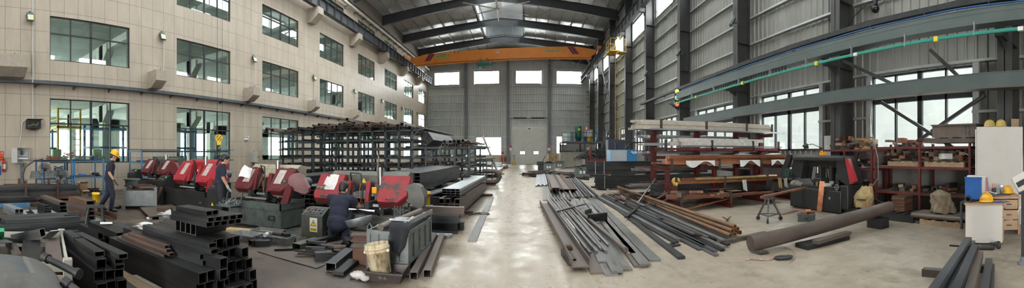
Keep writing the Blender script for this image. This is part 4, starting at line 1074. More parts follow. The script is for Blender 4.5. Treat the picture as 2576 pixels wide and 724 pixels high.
# bars over the long blue rack and in it
for k in range(6):
    stock('bar',(-13.3-.07*k,8.0-.1*(k%3),1.80),(-13.3-.07*k,13.6-.15*(k%2),1.80),.055,.03,[RUST,BRNST,STEEL][k%3],'long_bar','long brown bar lying on top of the blue rack behind the saws','bar','bars on top of the long blue rack')
for r_ in range(3):
    for k in range(6-(r_==2)):
        y=9.45+.13*k+.03*r_
        stock('tube',(-13.35,y,1.31+.075*r_),(-14.3,y,1.31+.075*r_),.12,.07,STEEL,'rectangular_tube','short dark rectangular tube stacked on the upper shelf of the long blue rack','tube','small tubes on the long blue rack')
for k in range(5):stock('tube',(-13.5-.1*k,11.3,1.30),(-13.5-.1*k,13.8+.1*(k%2),1.30),.06,.05,[BRNST,STEEL][k%2],'steel_tube','dark tube lying along the right half of the long blue rack upper shelf','tube','tubes along the right half of the long blue rack')
for k in range(4):stock('bar',(-13.5-.12*k,8.35,1.31),(-13.5-.12*k,9.3,1.31),.09,.06,[RUST,STEEL][k%2],'steel_bar','short bar at the left end of the long blue rack upper shelf','bar','short bars at the left end of the long blue rack')
for k in range(7):stock('bar',(-13.5-.11*k,8.6,.78+.04*(k%2)),(-13.5-.11*k,13.2,.78+.04*(k%2)),.09,.05,[BLACKST,STEEL][k%2],'steel_bar','long dark bar on the middle shelf of the long blue rack','bar','bars on the middle shelf of the long blue rack')
# ---------------------------------------------------------------- long bundles on the floor at the far left
for (y,nm) in ((3.1,'left'),(4.22,'right')):
    t=thing('bundle_yoke','rusty U-shaped yoke holding the long bar bundle, the %s one'%nm,'yoke',(-12.75,y,0))
    for x in (-.5,.5):MB().bx(x-.03,x+.03,-.035,.035,0,.74).build('post',RUST,t)
    MB().bx(-.5,.5,-.05,.05,0,.06).build('cross_bar',RUST,t)
for r_ in range(5):
    for k in range(9):
        x=-13.17+.1*k;y1=5.0+.08*sin(k*3.1+r_*1.7);z=.11+.09*r_
        stock('bar',(x,.6+.1*(k%3),z),(x,y1,z),.092,.088,RUST if (r_==0 and k>6) or (r_==1 and k==8) else [STEELB,STEEL][(k+r_)%2],'square_bar','square bar in the long bundle between rusty yokes, %s layer from the floor'%ordinal(r_),'bar','long bundle between rusty yokes, %s layer'%ordinal(r_))
stock('bar',(-13.0,4.0,.61),(-12.9,5.0,.61),.25,.02,BRNST,'steel_plate','brown plate lying on the right end of the long yoked bundle','plate')
stock('bar',(-12.55,2.4,.585),(-12.5,3.9,.585),.12,.04,RUST,'rusty_bar','rusty bar lying on top of the long yoked bundle between the yokes','bar')
for k in range(5):
    stock('bar',(-11.75+.1*k,.9,.165),(-11.75+.1*k,3.2+.1*(k%2),.165),.095,.08,[STEEL,STEELB][k%2],'square_bar','square steel bar resting on the blue beam at the left edge, lower layer','bar','bars on the blue beam, lower layer')
    if k<4:stock('bar',(-11.7+.1*k,1.1,.245),(-11.7+.1*k,3.0+.2*(k%2),.245),.095,.08,[STEELB,STEEL][k%2],'square_bar','square steel bar resting on the blue beam at the left edge, upper layer','bar','bars on the blue beam, upper layer')
one('blue_beam',MB().cbx(-11.8,-11.25,1.3,2.98,0,.12,.01),M('worn_blue_paint',(.07,.21,.38),(.05,.15,.27),.6,0,5,c=(.12,.09,.06),cscale=7,clo=.58,chi=.68),'worn blue steel beam lying under the bars at the left edge','beam')
# cutting table corner with small stock
one('steel_sheet',MB().bx(-10.3,-9.1,2.0,3.3,.02,.05).bx(-10.2,-9.2,2.1,3.2,0,.02),LBLUEM,'pale blue steel sheet on the floor with papers, left of the small tubes','sheet')
one('paper_sheet',MB().quad((-9.6,2.75,.056),(-9.3,2.75,.056),(-9.3,3.1,.058),(-9.6,3.1,.056)),WHITEP,'white paper lying on the right part of the pale blue sheet','paper')
one('paper_sheet',MB().quad((-9.5,2.3,.054),(-9.2,2.25,.054),(-9.18,2.5,.054),(-9.48,2.55,.06)),WHITEP,'white paper lying on the front part of the pale blue sheet','paper')
for r_ in range(2):
    for k in range(2):stock('tube',(-9.1,2.08+.11*k,.105+.11*r_),(-10.1,1.95+.11*k,.105+.11*r_),.1,.1,GALV,'square_tube','bright square tube on the pale blue sheet, %s %s'%(['lower','upper'][r_],['left','right'][k]),'tube','bright tubes on the pale blue sheet')
stock('angle',(-9.2,2.5,.09),(-9.9,2.55,.12),.1,.1,BLACKST,'angle_iron','dark angle iron propped on the pale blue sheet','angle iron',t=.01)
one('blue_angle',MB().prism([(-10.35,.0),(-9.95,.0),(-10.35,.28)],1.55,1.65,'y').prism([(-9.95,.0),(-9.75,.0),(-9.75,.12)],1.55,1.65,'y'),M('grey_blue_paint',(.10,.16,.20),(.07,.12,.15),.5),'grey-blue triangular bracket standing left of the bright tubes','bracket')
bs=fl(112,547)
for r_ in range(5):
    for k in range(3):
        if r_==4 and k==2:continue
        stock('tube',(bs.x+.02*(r_%2),bs.y+.03+.062*k,.032+.062*r_),(bs.x-.5,bs.y-.02+.062*k,.032+.062*r_),.06,.06,STEEL,'square_tube','small square tube in the upright stack left of the sawhorse, %s row from the floor'%ordinal(r_),'tube','upright stack of small tubes, %s row'%ordinal(r_),t=.006)
q=fl(160,537)
for k in range(3):stock('tube',(q.x-.02*k,q.y+.0,.06+.1*k),(q.x-1.9,q.y+.0,.06+.1*k),.2,.095,[STEEL,STEEL,BRNST][k],'rectangular_tube','%s of three wide tubes stacked right of the small tube stack'%['lowest','middle','topmost'][k],'tube','three stacked wide tubes',t=.008)
one('steel_sheet',MB().bx(-8.75,-8.2,3.55,4.0,0,.03),GALV,'small bright sheet on the floor beside the wide tubes','sheet')
stock('angle',(-8.3,4.35,.06),(-9.3,4.3,.12),.12,.12,RUST,'angle_iron','rusty brown angle iron lying between the wide tubes and the stacked channels','angle iron',t=.012)
q=fl(238,556)
for k in range(4):
    stock('tube' if k != 2 else 'chan',(q.x+.02*(k%2),q.y-.1,.07+.125*k),(q.x-1.0,q.y-.18,.07+.125*k),.26,.12,[BRNST,RUST,BRNST,RUST][k],'rusty_channel','%s rusty channel of the stack behind the black sawhorse'%['lowest','second','third','topmost'][k],'channel','rusty channels behind the sawhorse',t=.012)
one('wooden_block',MB().cbx(q.x-.12,q.x+.12,q.y-.2,q.y-.0,.0,.009,.002),WOOD,'thin wooden packing under the rusty channel stack','block')
# pile of black bars across the left
rp=random.Random(3)
for r_ in range(4):
    for k in range(8-r_):
        x=-8.05+.13*k+.05*r_;z=.042+.082*r_
        y0=.7+rp.uniform(0,.35)+(.5 if r_>2 else 0);y1=3.35-rp.uniform(0,.35)-(.3 if r_>2 and k%2 else 0)
        stock('bar',(x,y0,z),(x,y1,z),.122,.078,[STEELB,STEEL,STEELB][(k*2+r_)%3],'flat_bar','black steel bar in the low pile crossing the left foreground, %s layer from the floor'%ordinal(r_),'bar','black bars crossing the left foreground, %s layer'%ordinal(r_))
# black sawhorse
sh=thing('sawhorse','black steel sawhorse with splayed legs beside the rusty channel stack','sawhorse',(-6.95,3.2,0),1.0)
MB().cbx(-.19,.19,-.05,.05,.54,.60,.008).build('top_beam',BLACKST,sh)
for x in (-.15,.15):
    for y in (-.26,.26):MB().bar((x*1.35,y,0),(x*.9,y*.12,.54),.032,.032).build('leg',BLACKST,sh)
    MB().bar((x*1.2,-.155,.22),(x*1.2,.155,.22),.025,.025).build('cross_bar',BLACKST,sh)
# ---------------------------------------------------------------- scrap crate and dusty cover at the bottom left corner
cr=thing('scrap_crate','whitewashed timber crate full of steel offcuts at the left bottom corner','crate',(-4.72,1.08,0),-.30)
CW=M('whitewashed_timber',(.40,.385,.33),(.30,.28,.23),.8,0,5,.35,.7,.1)
for sx in (-1,1):
    for sy in (-1,1):MB().cbx(sx*.78-.05,sx*.78+.05,sy*.6-.05,sy*.6+.05,0,.52,.008).build('corner_post',CW,cr)
for sy in (-1,1):
    for z in (.08,.24,.38):MB().bx(-.74,.74,sy*.6-.012,sy*.6+.012,z,z+.1).build('side_board',CW,cr)
for sx in (-1,1):
    for z in (.08,.24,.38):MB().bx(sx*.78-.012,sx*.78+.012,-.56,.56,z,z+.1).build('end_board',CW,cr)
MB().bx(-.76,.76,-.58,.58,.04,.07).build('floor_boards',WOOD,cr)
rz_=Matrix.Translation((-4.72,1.08,0)) @ Matrix.Rotation(-.30,4,'Z')
off=[('bar',(-.6,.46,.42),(.72,.46,.40),.2,.02,BRNST,'long brown plate lying along the right side of the scrap crate'),
       ('bar',(-.42,.17,.43),(.5,.19,.41),.24,.03,STEEL,'wide dark plate lying in the middle of the scrap crate'),
       ('tube',(-.7,-.1,.40),(-.35,.32,.56),.12,.12,STEEL,'dark square tube offcut leaning over the far end of the scrap crate'),
       ('chan',(-.2,-.25,.44),(.2,-.12,.5),.18,.1,STEELB,'open grey channel offcut on top of the scrap crate'),
       ('bar',(-.5,-.12,.36),(.2,.02,.38),.12,.05,BRNST,'brown flat offcut beside the wide plate in the scrap crate'),
       ('bar',(-.45,-.35,.40),(-.1,-.42,.58),.1,.05,CREAM,'pale block standing up in the scrap crate'),
       ('bar',(-.5,-.28,.40),(-.3,-.25,.6),.1,.06,SIGNG,'green block standing up in the scrap crate'),
       ('bar',(-.1,-.5,.34),(.35,-.45,.45),.14,.03,RUST,'rusty plate at the left side of the scrap crate'),
       ('bar',(.05,-.3,.3),(.55,-.05,.36),.16,.04,SCRAP,'brown bent offcut in the front of the scrap crate'),
       ('tube',(-.7,.1,.36),(-.4,-.25,.45),.1,.06,STEELB,'grey flat tube offcut at the far end of the scrap crate'),
       ('bar',(-.72,.38,.40),(-.5,.5,.56),.16,.01,GALV,'bright folded sheet at the far corner of the scrap crate'),
       ('bar',(.2,-.2,.26),(.7,-.3,.32),.2,.06,BRNST,'brown slab at the near end of the scrap crate'),
       ('bar',(-.6,-.2,.2),(.65,-.15,.2),.5,.2,SCRAP,'thick slab at the bottom of the scrap crate'),
       ('bar',(-.6,.2,.2),(.65,.25,.2),.45,.2,SCRAP,'second thick slab at the bottom of the scrap crate')]
for (kd,a,c,w_,h_,m_,lb) in off:stock(kd,rz_ @ V(*a),rz_ @ V(*c),w_,h_,m_,'steel_offcut',lb,'offcut','offcuts in the timber crate',t=.012)
cv=thing('machine_cover','dusty grey moulded machine cover with two black struts in the bottom left corner','machine cover',(-3.22,.62,0),.0)
def hood(u,v):
    x=-.52+1.0*u;y=-.75+1.36*v
    e=min(1,(1-(2*u-1)**4))*min(1,(1-(2*v-1)**4))
    z=.28+.44*max(0,e)**.45-.22*max(0,u-.35)-.16*max(0,v-.55)
    if .2<u<.62 and .42<v<.72:z-=.05
    return (x,y,z)
hb=MB().grid(hood,40,48)
hb.bx(-.5,.46,-.73,.59,.0,.29);hb.build('hood',DUSTY,cv)
MB().bx(-.28,.06,-.16,.22,-.004,.004,mat=Matrix.Translation((0,0,.615)) @ Matrix.Rotation(.16,4,'Y')).build('recess_panel',M('blue_grey_panel',(.10,.115,.13),(.08,.09,.10),.3,0,4),cv)
for (a,c) in (((-.42,.50,.60),(.02,.66,.56)),((.12,.52,.52),(.5,.70,.40))):
    MB().cyl(a,c,.035,n=14).cyl(c,V(*c)+(V(*c)-V(*a)).normalized()*.05,.05,n=14).cyl(V(*a)-(V(*c)-V(*a)).normalized()*.02,V(*a)+(V(*c)-V(*a)).normalized()*.06,.048,n=14).build('gas_strut',BLACK,cv)
# ---------------------------------------------------------------- the big tube stacks in the left foreground
def tube_at(y,z,x0,x1,w,h,label,group,mat=None,yaw=0.0,t=.006):
    return stock('tube',(x1,y,z+h/2),(x0,y+yaw,z+h/2),w,h,mat or STEEL,'steel_tube',label,'tube',group,t=t)
GA='tubes in the left foreground stack'
rows=['bottom','second','third','fourth','fifth','sixth']
for r_,(cols,xe) in enumerate((((1.79,1.915,2.04,2.17),-3.70),((1.79,1.915,2.04),-3.74),((1.79,1.915,2.04),-3.79),((1.84,),-3.86))):
    for k,y in enumerate(cols):
        tube_at(y,.115*r_,-5.55-.05*(k%2),xe+.03*((k+r_)%2),.118,.113,'square steel tube of the left foreground stack, %s row, %s tube from the front'%(rows[r_],ordinal(k)),GA,yaw=.10,t=.005)
tube_at(2.02,.345,-5.3,-3.73,.115,.055,'flat tube on the third row of the left foreground stack, lower of two',GA,yaw=.12)
tube_at(2.03,.40,-5.25,-3.76,.115,.055,'flat tube on the third row of the left foreground stack, upper of two',GA,yaw=.12)
tube_at(1.86,.46,-4.65,-3.92,.125,.062,'short flat tube on top of the left foreground stack at its near end',GA,yaw=.03)
tube_at(2.06,.458,-5.0,-3.72,.12,.06,'long flat tube on top of the left foreground stack at its rear side',GA,yaw=-.02)
tube_at(1.90,.46,-5.2,-4.72,.115,.06,'short flat tube on top of the left foreground stack at its far end',GA,yaw=.04)
GB='tubes in the large foreground stack'
rb=random.Random(8)
heights=[3,3,4,5,5,5,5]
names7=['front','second','third','fourth','fifth','sixth','rear']
for k in range(7):
    y=2.66+.124*k
    for r_ in range(heights[k]):
        xe=-3.07+.02*k-.075*r_*(k>2)+rb.uniform(-.035,.05);xf=-5.05-rb.uniform(0,.2)-(.9 if k>3 and r_<3 else 0)
        if r_>=4:xf=-4.45-.05*k
        tube_at(y+rb.uniform(-.003,.003),.005+.1225*r_,xf,xe,.120,.1205,'square steel tube of the large foreground stack, %s column, %s from the floor'%(names7[k],ordinal(r_)),GB,yaw=rb.uniform(-.003,.003),t=.005)
zt_=.3725
for k in range(4):
    tube_at(2.70+.012*(k%2),zt_+.036*k,-5.0+.1*k,-3.78+.05*((k*2)%3),.075,.034,'small brown rectangular tube lying on the large foreground stack, %s from the bottom'%ordinal(k),'small brown tubes on the large stack',RUST if k%2 else BRNST,t=.004)
tube_at(2.86,zt_,-4.85,-3.22,.12,.062,'flat tube on the large foreground stack beside the small brown tubes, lower one',GB)
tube_at(2.855,zt_+.064,-4.85,-3.26,.12,.062,'flat tube on the large foreground stack beside the small brown tubes, upper one',GB)
tube_at(2.935,.497,-4.62,-3.16,.12,.06,'flat tube lying on the third column of the large foreground stack, lower one',GB)
tube_at(2.94,.559,-4.62,-3.2,.12,.06,'flat tube lying on the third column of the large foreground stack, upper one',GB)
zc=.618
for k in range(4):
    x=-3.98+.105*k
    stock('tube',(x,3.03,zc+.07),(x,3.56,zc+.07),.10,.14,STEEL,'short_tube','short upright rectangular tube laid across the large stack, %s from the left'%ordinal(k),'tube','short tubes laid across the large stack',t=.006)
for r_ in range(2):
    for k in range(5):
        tube_at(3.05+.105*k,zc+.141+.062*r_,-4.12+.03*r_,-3.38+.02*k+.03*(r_%2),.102,.06,'flat tube of the small bundle crowning the large stack, %s row, %s from the front'%(['lower','upper'][r_],ordinal(k)),'flat tubes crowning the large stack')
for k in range(2):tube_at(3.10+.105*k,zc+.141+.124,-4.05,-3.44,.102,.06,'flat tube topmost on the small bundle of the large stack, %s one'%['front','rear'][k],'flat tubes crowning the large stack')
# papers on the stack, boards under it
t=thing('paper_stack','crumpled white papers on a clipboard lying on the large tube stack','papers',(-4.86,3.12,.50))
MB().bx(-.2,.22,-.14,.14,0,.006).build('clipboard',CARD,t)
MB().grid(lambda u,v:(-.22+.42*u,-.15+.3*v,.012+.022*sin(5*u+2*v)**2+.02*v*u),10,8).build('sheet',WHITEP,t)
MB().grid(lambda u,v:(-.15+.34*u+.05*v,-.12+.26*v,.05+.03*sin(4*u+3*v)),8,8).build('sheet',WHITEP,t)
MB().bx(.05,.11,-.13,-.1,.03,.05).build('binder_clip',BLACK,t)
one('paper_sheet',MB().quad((-6.3,3.0,.38),(-6.1,2.9,.38),(-6.0,3.1,.385),(-6.2,3.2,.38)),WHITEP,'small white paper lying on the far end of the dark tubes behind the stack','paper')
for k in range(4):stock('tube',(-5.35,2.9+.125*k,.31),(-6.5+.1*k,2.9+.125*k,.31),.12,.12,STEEL,'steel_tube','dark tube of the low pile behind the large foreground stack, upper layer','tube','low tube pile behind the large stack, upper layer')
for r_ in range(2):
    for k in range(4):stock('tube',(-6.05,2.9+.125*k,.065+.122*r_),(-7.0+.1*k,2.9+.125*k,.065+.122*r_),.12,.12,STEEL,'steel_tube','dark tube of the low pile behind the large foreground stack, lower layers','tube','low tube pile behind the large stack, lower layers')
one('timber_board',MB().bx(-5.2,-3.3,2.28,2.5,0,.05),WOOD,'timber board on the floor between the two foreground tube stacks','board')
one('white_strip',MB().bx(-4.3,-3.2,2.52,2.585,0,.04),CW,'white painted strip on the floor in front of the large foreground stack','strip')
one('wooden_block',MB().cbx(-2.92,-2.5,3.1,3.3,0,.05,.01),CW,'white block on the floor at the near end of the large foreground stack','block')
# ---------------------------------------------------------------- band saws
def rbox(b,poly,t,M4):
    """polygon (x, s) of thickness t, chamfered rim, front at -t; M4 places it"""
    n=len(poly);cx=sum(p[0] for p in poly)/n;cy=sum(p[1] for p in poly)/n
    ins=[(cx+(x-cx)*.955,cy+(y-cy)*.955) for x,y in poly]
    vs=[(x,0,y) for x,y in poly]+[(x,-t+.025,y) for x,y in poly]+[(x,-t,y) for x,y in ins]
    fs=[tuple(range(n)),tuple(range(3*n-1,2*n-1,-1))]
    for q in range(2):
        for i in range(n):j=(i+1)%n;fs.append((q*n+i,q*n+n+i,q*n+n+j,q*n+j))
    return b.add(vs,fs,mat=M4)
def saw(label,loc,W,z0,hc,cov,base,beam,rz=0.0,cw=.58,guard=None,ctrl=True,ctrlx=None,basew=None,plate=None,paper=True,arms=None,led=True):
    t=thing('band_saw',label,'band saw',loc,rz,'metal band saws')
    bw=basew or W+.5;tilt=.66;L=hc/cos(tilt)
    arms=arms or cov
    bh=z0-.14
    b=MB().cbx(-bw/2,bw/2,-.32,.55,.04,bh-.12,.015).bx(-bw/2+.05,-bw/2+.2,-.3,.5,0,.05).bx(bw/2-.2,bw/2-.05,-.3,.5,0,.05)
    b.build('base',base,t)
    b=MB();rim=[(-bw/2,-.36),(bw/2,-.36),(bw/2,.6),(-bw/2,.6)]
    b.bx(-bw/2-.02,bw/2+.02,-.36,-.33,bh-.14,bh).bx(-bw/2-.02,bw/2+.02,.57,.6,bh-.14,bh).bx(-bw/2-.02,-bw/2,-.36,.6,bh-.14,bh).bx(bw/2,bw/2+.02,-.36,.6,bh-.14,bh)
    b.build('chip_tray',base,t)
    MB().grid(lambda u,v:(-.35+.7*u,-.3+.5*v,bh-.1+.1*sin(pi*u)*sin(pi*v)+.02*sin(23*u+7*v)*sin(19*v)),16,12).build('swarf_heap',SWARF,t)
    MB().bx(bw/2-.34,bw/2-.14,-.327,-.32,bh*.35,bh*.55).build('rating_plate',SIGNK,t)
    txt('GB',.06,ZINC,t,facing((bw/2-.24,-.329,bh*.45)))
    # table, vice jaws, feed roller
    MB().bx(-W*.36,W*.36,.02,.5,bh-.02,bh+.06).build('work_table',MACHD,t)
    MB().bx(-.30,-.22,-.15,.4,bh+.06,bh+.22).build('vice_jaw',MACHD,t);MB().bx(.2,.28,-.15,.4,bh+.06,bh+.22).cyl((.28,.1,bh+.14),(.5,.1,bh+.14),.03,n=10).build('vice_jaw',MACHD,t)
    MB().cyl((-W*.3,-.2,bh+.05),(W*.3,-.2,bh+.05),.04,n=12).build('feed_roller',CHROME,t)
    # columns and bow
    zt=z0+hc
    for x,y,q in ((W*.25,.27,.24),(-W*.3,.5,.0)):MB().cyl((x,y,bh-.1),(x,y,zt+q),.062,n=18).cyl((x,y,zt+q),(x,y,zt+q+.015),.05,n=18).build('guide_column',CHROME,t)
    MB().cbx(W*.25-.1,W*.25+.1,.17,.37,zt-.42,zt-.1,.015).build('column_sleeve',beam,t)
    rb2=[(.36,zt-.14),(.74,zt-.14),(.74,zt+.12),(.52,zt+.16),(.38,zt+.08)]
    MB().prism(rb2,-W/2-.12,W/2+.2,'x').build('bow_beam',beam,t)
    for x in (-.27,.17):
        m=Matrix.Translation((x,.02,z0+.02)) @ Matrix.Rotation(-tilt*.45,4,'X')
        MB().cbx(-.05,.05,-.06,.07,-.04,hc*.92,.012,mat=m).build('blade_guide_arm',arms,t)
        MB().cbx(-.035,.035,-.05,.03,-.12,-.04,.006,mat=m).build('guide_block',MACHD,t)
    MB().bx(-W/2,W/2,.06,.063,z0-.03,z0+.02).build('saw_blade',GALV,t)
    covs=[]
    for s in (-1,1):
        m=Matrix.Translation((s*W/2,-.02,z0)) @ Matrix.Rotation(-tilt,4,'X')
        h=cw/2
        poly=[(-h,.06),(-h+.05,0),(h-.16,0),(h,.17),(h,L),(-h,L)] if s>0 else [(-h,.10),(-h+.06,0),(h-.05,0),(h,.06),(h,L),(-h,L)]
        b=MB();rbox(b,poly,.17,m)
        c=b.build('wheel_cover',cov,t);covs.append((c,m))
        MB().bx(-h,h,.0,.10,.02,L-.03,mat=m).build('wheel_frame',beam,t)
        hg=MB()
        for x in (-h*.55,h*.5):hg.cyl((x-.05,-.155,L-.01),(x+.05,-.155,L-.01),.016,n=8)
        each(hg.xf(m),'hinge',cov,c)
        MB().path([(-.1,-.17,.06),(-.09,-.2,.05),(.05,-.2,.05),(.06,-.17,.06)],.01,6).xf(m).build('cover_handle',cov,c)
        if paper:
            x0=-.17 if s>0 else -.06
            MB().grid(lambda u,v:(x0+.2*u+.02*v,-.1725-.006*sin(3*u),L*.30+L*.58*v),6,8).xf(m).build('notice_sheet',PAPERS,c)
    if plate:
        c,m=covs[plate[1]]
        p=MB().bx(-.11,.11,-.174,-.17,-.045,.045).xf(m @ Matrix.Translation((plate[2],0,L*plate[3]))).build('number_plate',SIGNK,c)
        txt(plate[0],.075,CREAM,p,m @ Matrix.Translation((plate[2],-.176,L*plate[3])) @ Matrix.Rotation(pi/2,4,'X'))
    # drive: drum guard and belt guard at the right
    if guard:
        gm=guard;gx=W/2+cw/2+.12
        tear=[(.19*cos(a),.19*sin(a)) for a in [pi*(.28+1.1*k/12) for k in range(13)]]+[(.10,-.235),(.2,-.25),(.27,-.21),(.275,-.12)]
        MB().prism([(x,y) for x,y in tear],-.1,.09,'y',mat=Matrix.Translation((gx,.12,z0+hc*.62)) @ Matrix.Rotation(.3,4,'Z')).build('drive_guard',gm,t)
        cap=[(.085*cos(a),.17+.085*sin(a)) for a in [pi*k/8 for k in range(9)]]+[(.085*cos(a),-.17+.085*sin(a)) for a in [pi+pi*k/8 for k in range(9)]]
        MB().prism(cap,-.12,-.02,'y',mat=Matrix.Translation((gx-.16,.02,z0-.02)) @ Matrix.Rotation(.35,4,'Y')).build('belt_guard',gm,t)
        MB().cyl((gx,.2,z0+hc*.55),(gx,.55,z0+hc*.55),.11,n=16).build('drive_motor',MACHG,t)
    # hoses
    MB().path([(-W*.28,.5,zt-.2),(-W*.2,.2,zt+.14),(0,.1,zt+.12),(.08,.0,zt-.2),(.1,-.05,z0+.05)],.014,6).build('hydraulic_hose',RUBBER,t)
    MB().path([(W/2+.1,.0,z0-.02),(W/2+.2,-.1,z0-.25),(W/2+.16,-.05,.2),(W/2+.05,.1,.06)],.022,8).build('drain_hose',RUBBER,t)
    MB().path([(-.1,.3,zt-.1),(-.02,.05,z0+.25),(.06,-.02,z0+.04)],.008,5).build('coolant_pipe',M('orange_hose',(.55,.10,.03),None,.4),t)
    if ctrl:
        x=ctrlx if ctrlx is not None else -W/2-.42
        cc=MB();cc.prism([(-.34,0),(.06,0),(.06,bh+.34),(-.1,bh+.34),(-.34,bh+.18)],x-.22,x+.22,'x');c=cc.build('control_cabinet',MACHD if base is MACHG else base,t)
        pm=Matrix.Translation((x,-.22,bh+.262)) @ Matrix.Rotation(.588,4,'X')
        MB().bx(-.18,.18,-.1,.1,0,.006).xf(pm).build('control_panel',BLACK,c)
        bt=[(px_,py_) for px_ in (-.12,-.05,.02,.09) for py_ in (-.05,.04)]
        for i,(px_,py_) in enumerate(bt):
            MB().cyl((px_,py_,.004),(px_,py_,.022),.016,n=10).xf(pm).build('push_button',[SIGNR,SIGNK,SIGNG,SIGNK][i%4],c)
        if led:MB().cyl((.15,.05,.004),(.15,.05,.02),.016,n=10).xf(pm).build('green_lamp',GLED,c)
        MB().bx(-.19,.19,-.346,-.34,.08,bh-.02,mat=Matrix.Translation((x,0,0))).build('cabinet_door',MACHD if base is MACHG else base,c)
        MB().prism([(-.045,0),(.045,0),(0,.08)],-.350,-.346,'y',mat=Matrix.Translation((x-.02,0,bh*.62))).build('warning_triangle',SIGNY,c)
    return t
PAPERS=M('stained_notice',(.52,.47,.43),(.34,.29,.27),.8,0,9,.35,.7)
s5=saw('big band saw with worn red covers and olive beam, nearest the aisle',(-3.28,6.95,0),1.46,.60,.50,SAWRED,OLIVE,OLIVE,cw=.62,ctrl=False,basew=1.7,plate=('带锯床',0,-.17,.42),arms=SAWRED,paper=False)
# its pale grey drum guard, control desk with warning label, paper on the left cover
gx=1.46/2+.42
tear=[(.2*cos(a),.2*sin(a)) for a in [pi*(.25+1.15*k/14) for k in range(15)]]+[(.08,-.27),(.16,-.27),(.21,-.2),(.215,-.05)]
MB().prism(tear,-.12,.10,'y',mat=Matrix.Translation((gx,.14,.86))).build('drive_guard',M('grey_guard_paint',(.10,.10,.088),(.07,.07,.062),.5,.1,5),s5)
MB().cyl((gx,.2,.82),(gx,.6,.82),.12,n=16).build('drive_motor',MACHD,s5)
MB().bx(gx-.12,gx-.07,.05,.12,0,.6).build('motor_leg',MACHD,s5);MB().bx(gx+.06,gx+.11,.15,.22,0,.6).build('motor_leg',MACHD,s5)
MB().prism([(-.75,0),(-.36,0),(-.36,.56),(-.52,.56),(-.75,.44)],-.90,-.42,'x').build('control_desk',OLIVE,s5)
pm=Matrix.Translation((-.66,-.63,.505)) @ Matrix.Rotation(.48,4,'X')
MB().bx(-.2,.2,-.11,.11,0,.006).xf(pm).build('control_panel',BLACK,s5)
for i in range(10):
    MB().cyl((-.16+.08*(i%5),-.05+.09*(i//5),.004),(-.16+.08*(i%5),-.05+.09*(i//5),.024),.017,n=10).xf(pm).build('push_button',[SIGNG,SIGNK,SIGNR][i%3],s5)
warn_plate(s5,facing((-.62,-.752,.26)),.17,.27)
txt('当心触电',.032,SIGNK,s5,facing((-.62,-.756,.165)))
mL=Matrix.Translation((-.73,-.02,.60)) @ Matrix.Rotation(-.66,4,'X')
MB().grid(lambda u,v:(-.08+.24*u+.03*v,-.178-.02*sin(4*u)*v,.22+.38*v),8,8).xf(mL).build('notice_sheet',WHITEP,s5)
MB().grid(lambda u,v:(-.12+.16*u+.05*v,-.2-.04*sin(3*u+2*v),.32+.2*v-.05*u),8,8).xf(mL).build('curled_note',WHITEP,s5)
MB().prism([(-.06,0),(.06,0),(0,.1)],.355,.36,'y',mat=Matrix.Translation((-.05,-.012,1.02))).build('warning_triangle',SIGNY,s5)
MB().cyl((.38,-.1,.9),(.38,-.02,.9),.02,n=10).cbx(.33,.43,-.12,-.08,.86,.98,.01).build('orange_beacon',M('amber_lens',(.8,.36,.01),None,.3),s5)
b=MB()
for k in range(8):b.bx(-.22+.06*k,-.214+.06*k,.3,.306,.62,1.0)
for k in range(7):b.bx(-.22,.2,.3,.306,.62+.06*k,.626+.06*k)
b.build('guard_mesh',BLACK,s5)
MB().path([(.2,.5,1.18),(.22,.45,1.35),(.26,.42,1.55),(.24,.4,1.68)],.011,8).build('pale_hose',CREAM,s5);MB().ell((.2,.5,1.14),(.09,.07,.07)).build('hose_boot',CREAM,s5)
s4=saw('maroon band saw numbered 32 with a cream beam, second from the aisle',(-5.55,6.62,0),1.05,.72,.50,MAROON,MACHG,CREAM,cw=.52,guard=MAROON,basew=1.55,ctrlx=-1.28,plate=('32',1,.1,.42))
MB().grid(lambda u,v:(-.2+.34*u,-.2-.03*sin(5*u+3*v),.3+.36*v-.12*u*v),10,8).xf(Matrix.Translation((-.52,-.05,.72)) @ Matrix.Rotation(-.66,4,'X')).build('loose_papers',WHITEP,s4)
# swarf basket in front of it
ba=thing('swarf_basket','slanted bright swarf chute full of chips on the maroon saw','swarf chute',(-6.02,6.03,.46),0)
b=MB().prism([(-.2,0),(.12,.0),(.22,.3),(.18,.3),(.10,.03),(-.2,.03)],-.24,-.22,'x').prism([(-.2,0),(.12,.0),(.22,.3),(.18,.3),(.10,.03),(-.2,.03)],.22,.24,'x').bx(-.24,.24,-.2,.12,0,.012)
b.build('chute',MACHG,ba)
b=MB();rs=random.Random(5)
for k in range(26):
    c=V(rs.uniform(-.2,.2),rs.uniform(-.17,.08),.02+rs.random()*.1);d=V(rs.uniform(-1,1),rs.uniform(-1,1),rs.uniform(-.4,.6))*.07
    b.path([c,c+d,c+d*1.6+V(0,0,.03)],.006,4)
b.build('chips',GALV,ba)['kind']='stuff'
saw('bright red band saw with notices on its covers, left of the woman',(-8.72,7.2,0),1.16,.72,.58,SAWPINK,MACHD,SAWPINK,cw=.56,guard=SAWPINK,ctrlx=-1.28,basew=1.9)
saw('dull maroon band saw farthest left, with a round belt guard',(-11.1,7.45,0),1.14,.84,.50,MAROON,MACHD,MACHG,cw=.54,guard=MAROON,ctrlx=-1.2,basew=1.6)

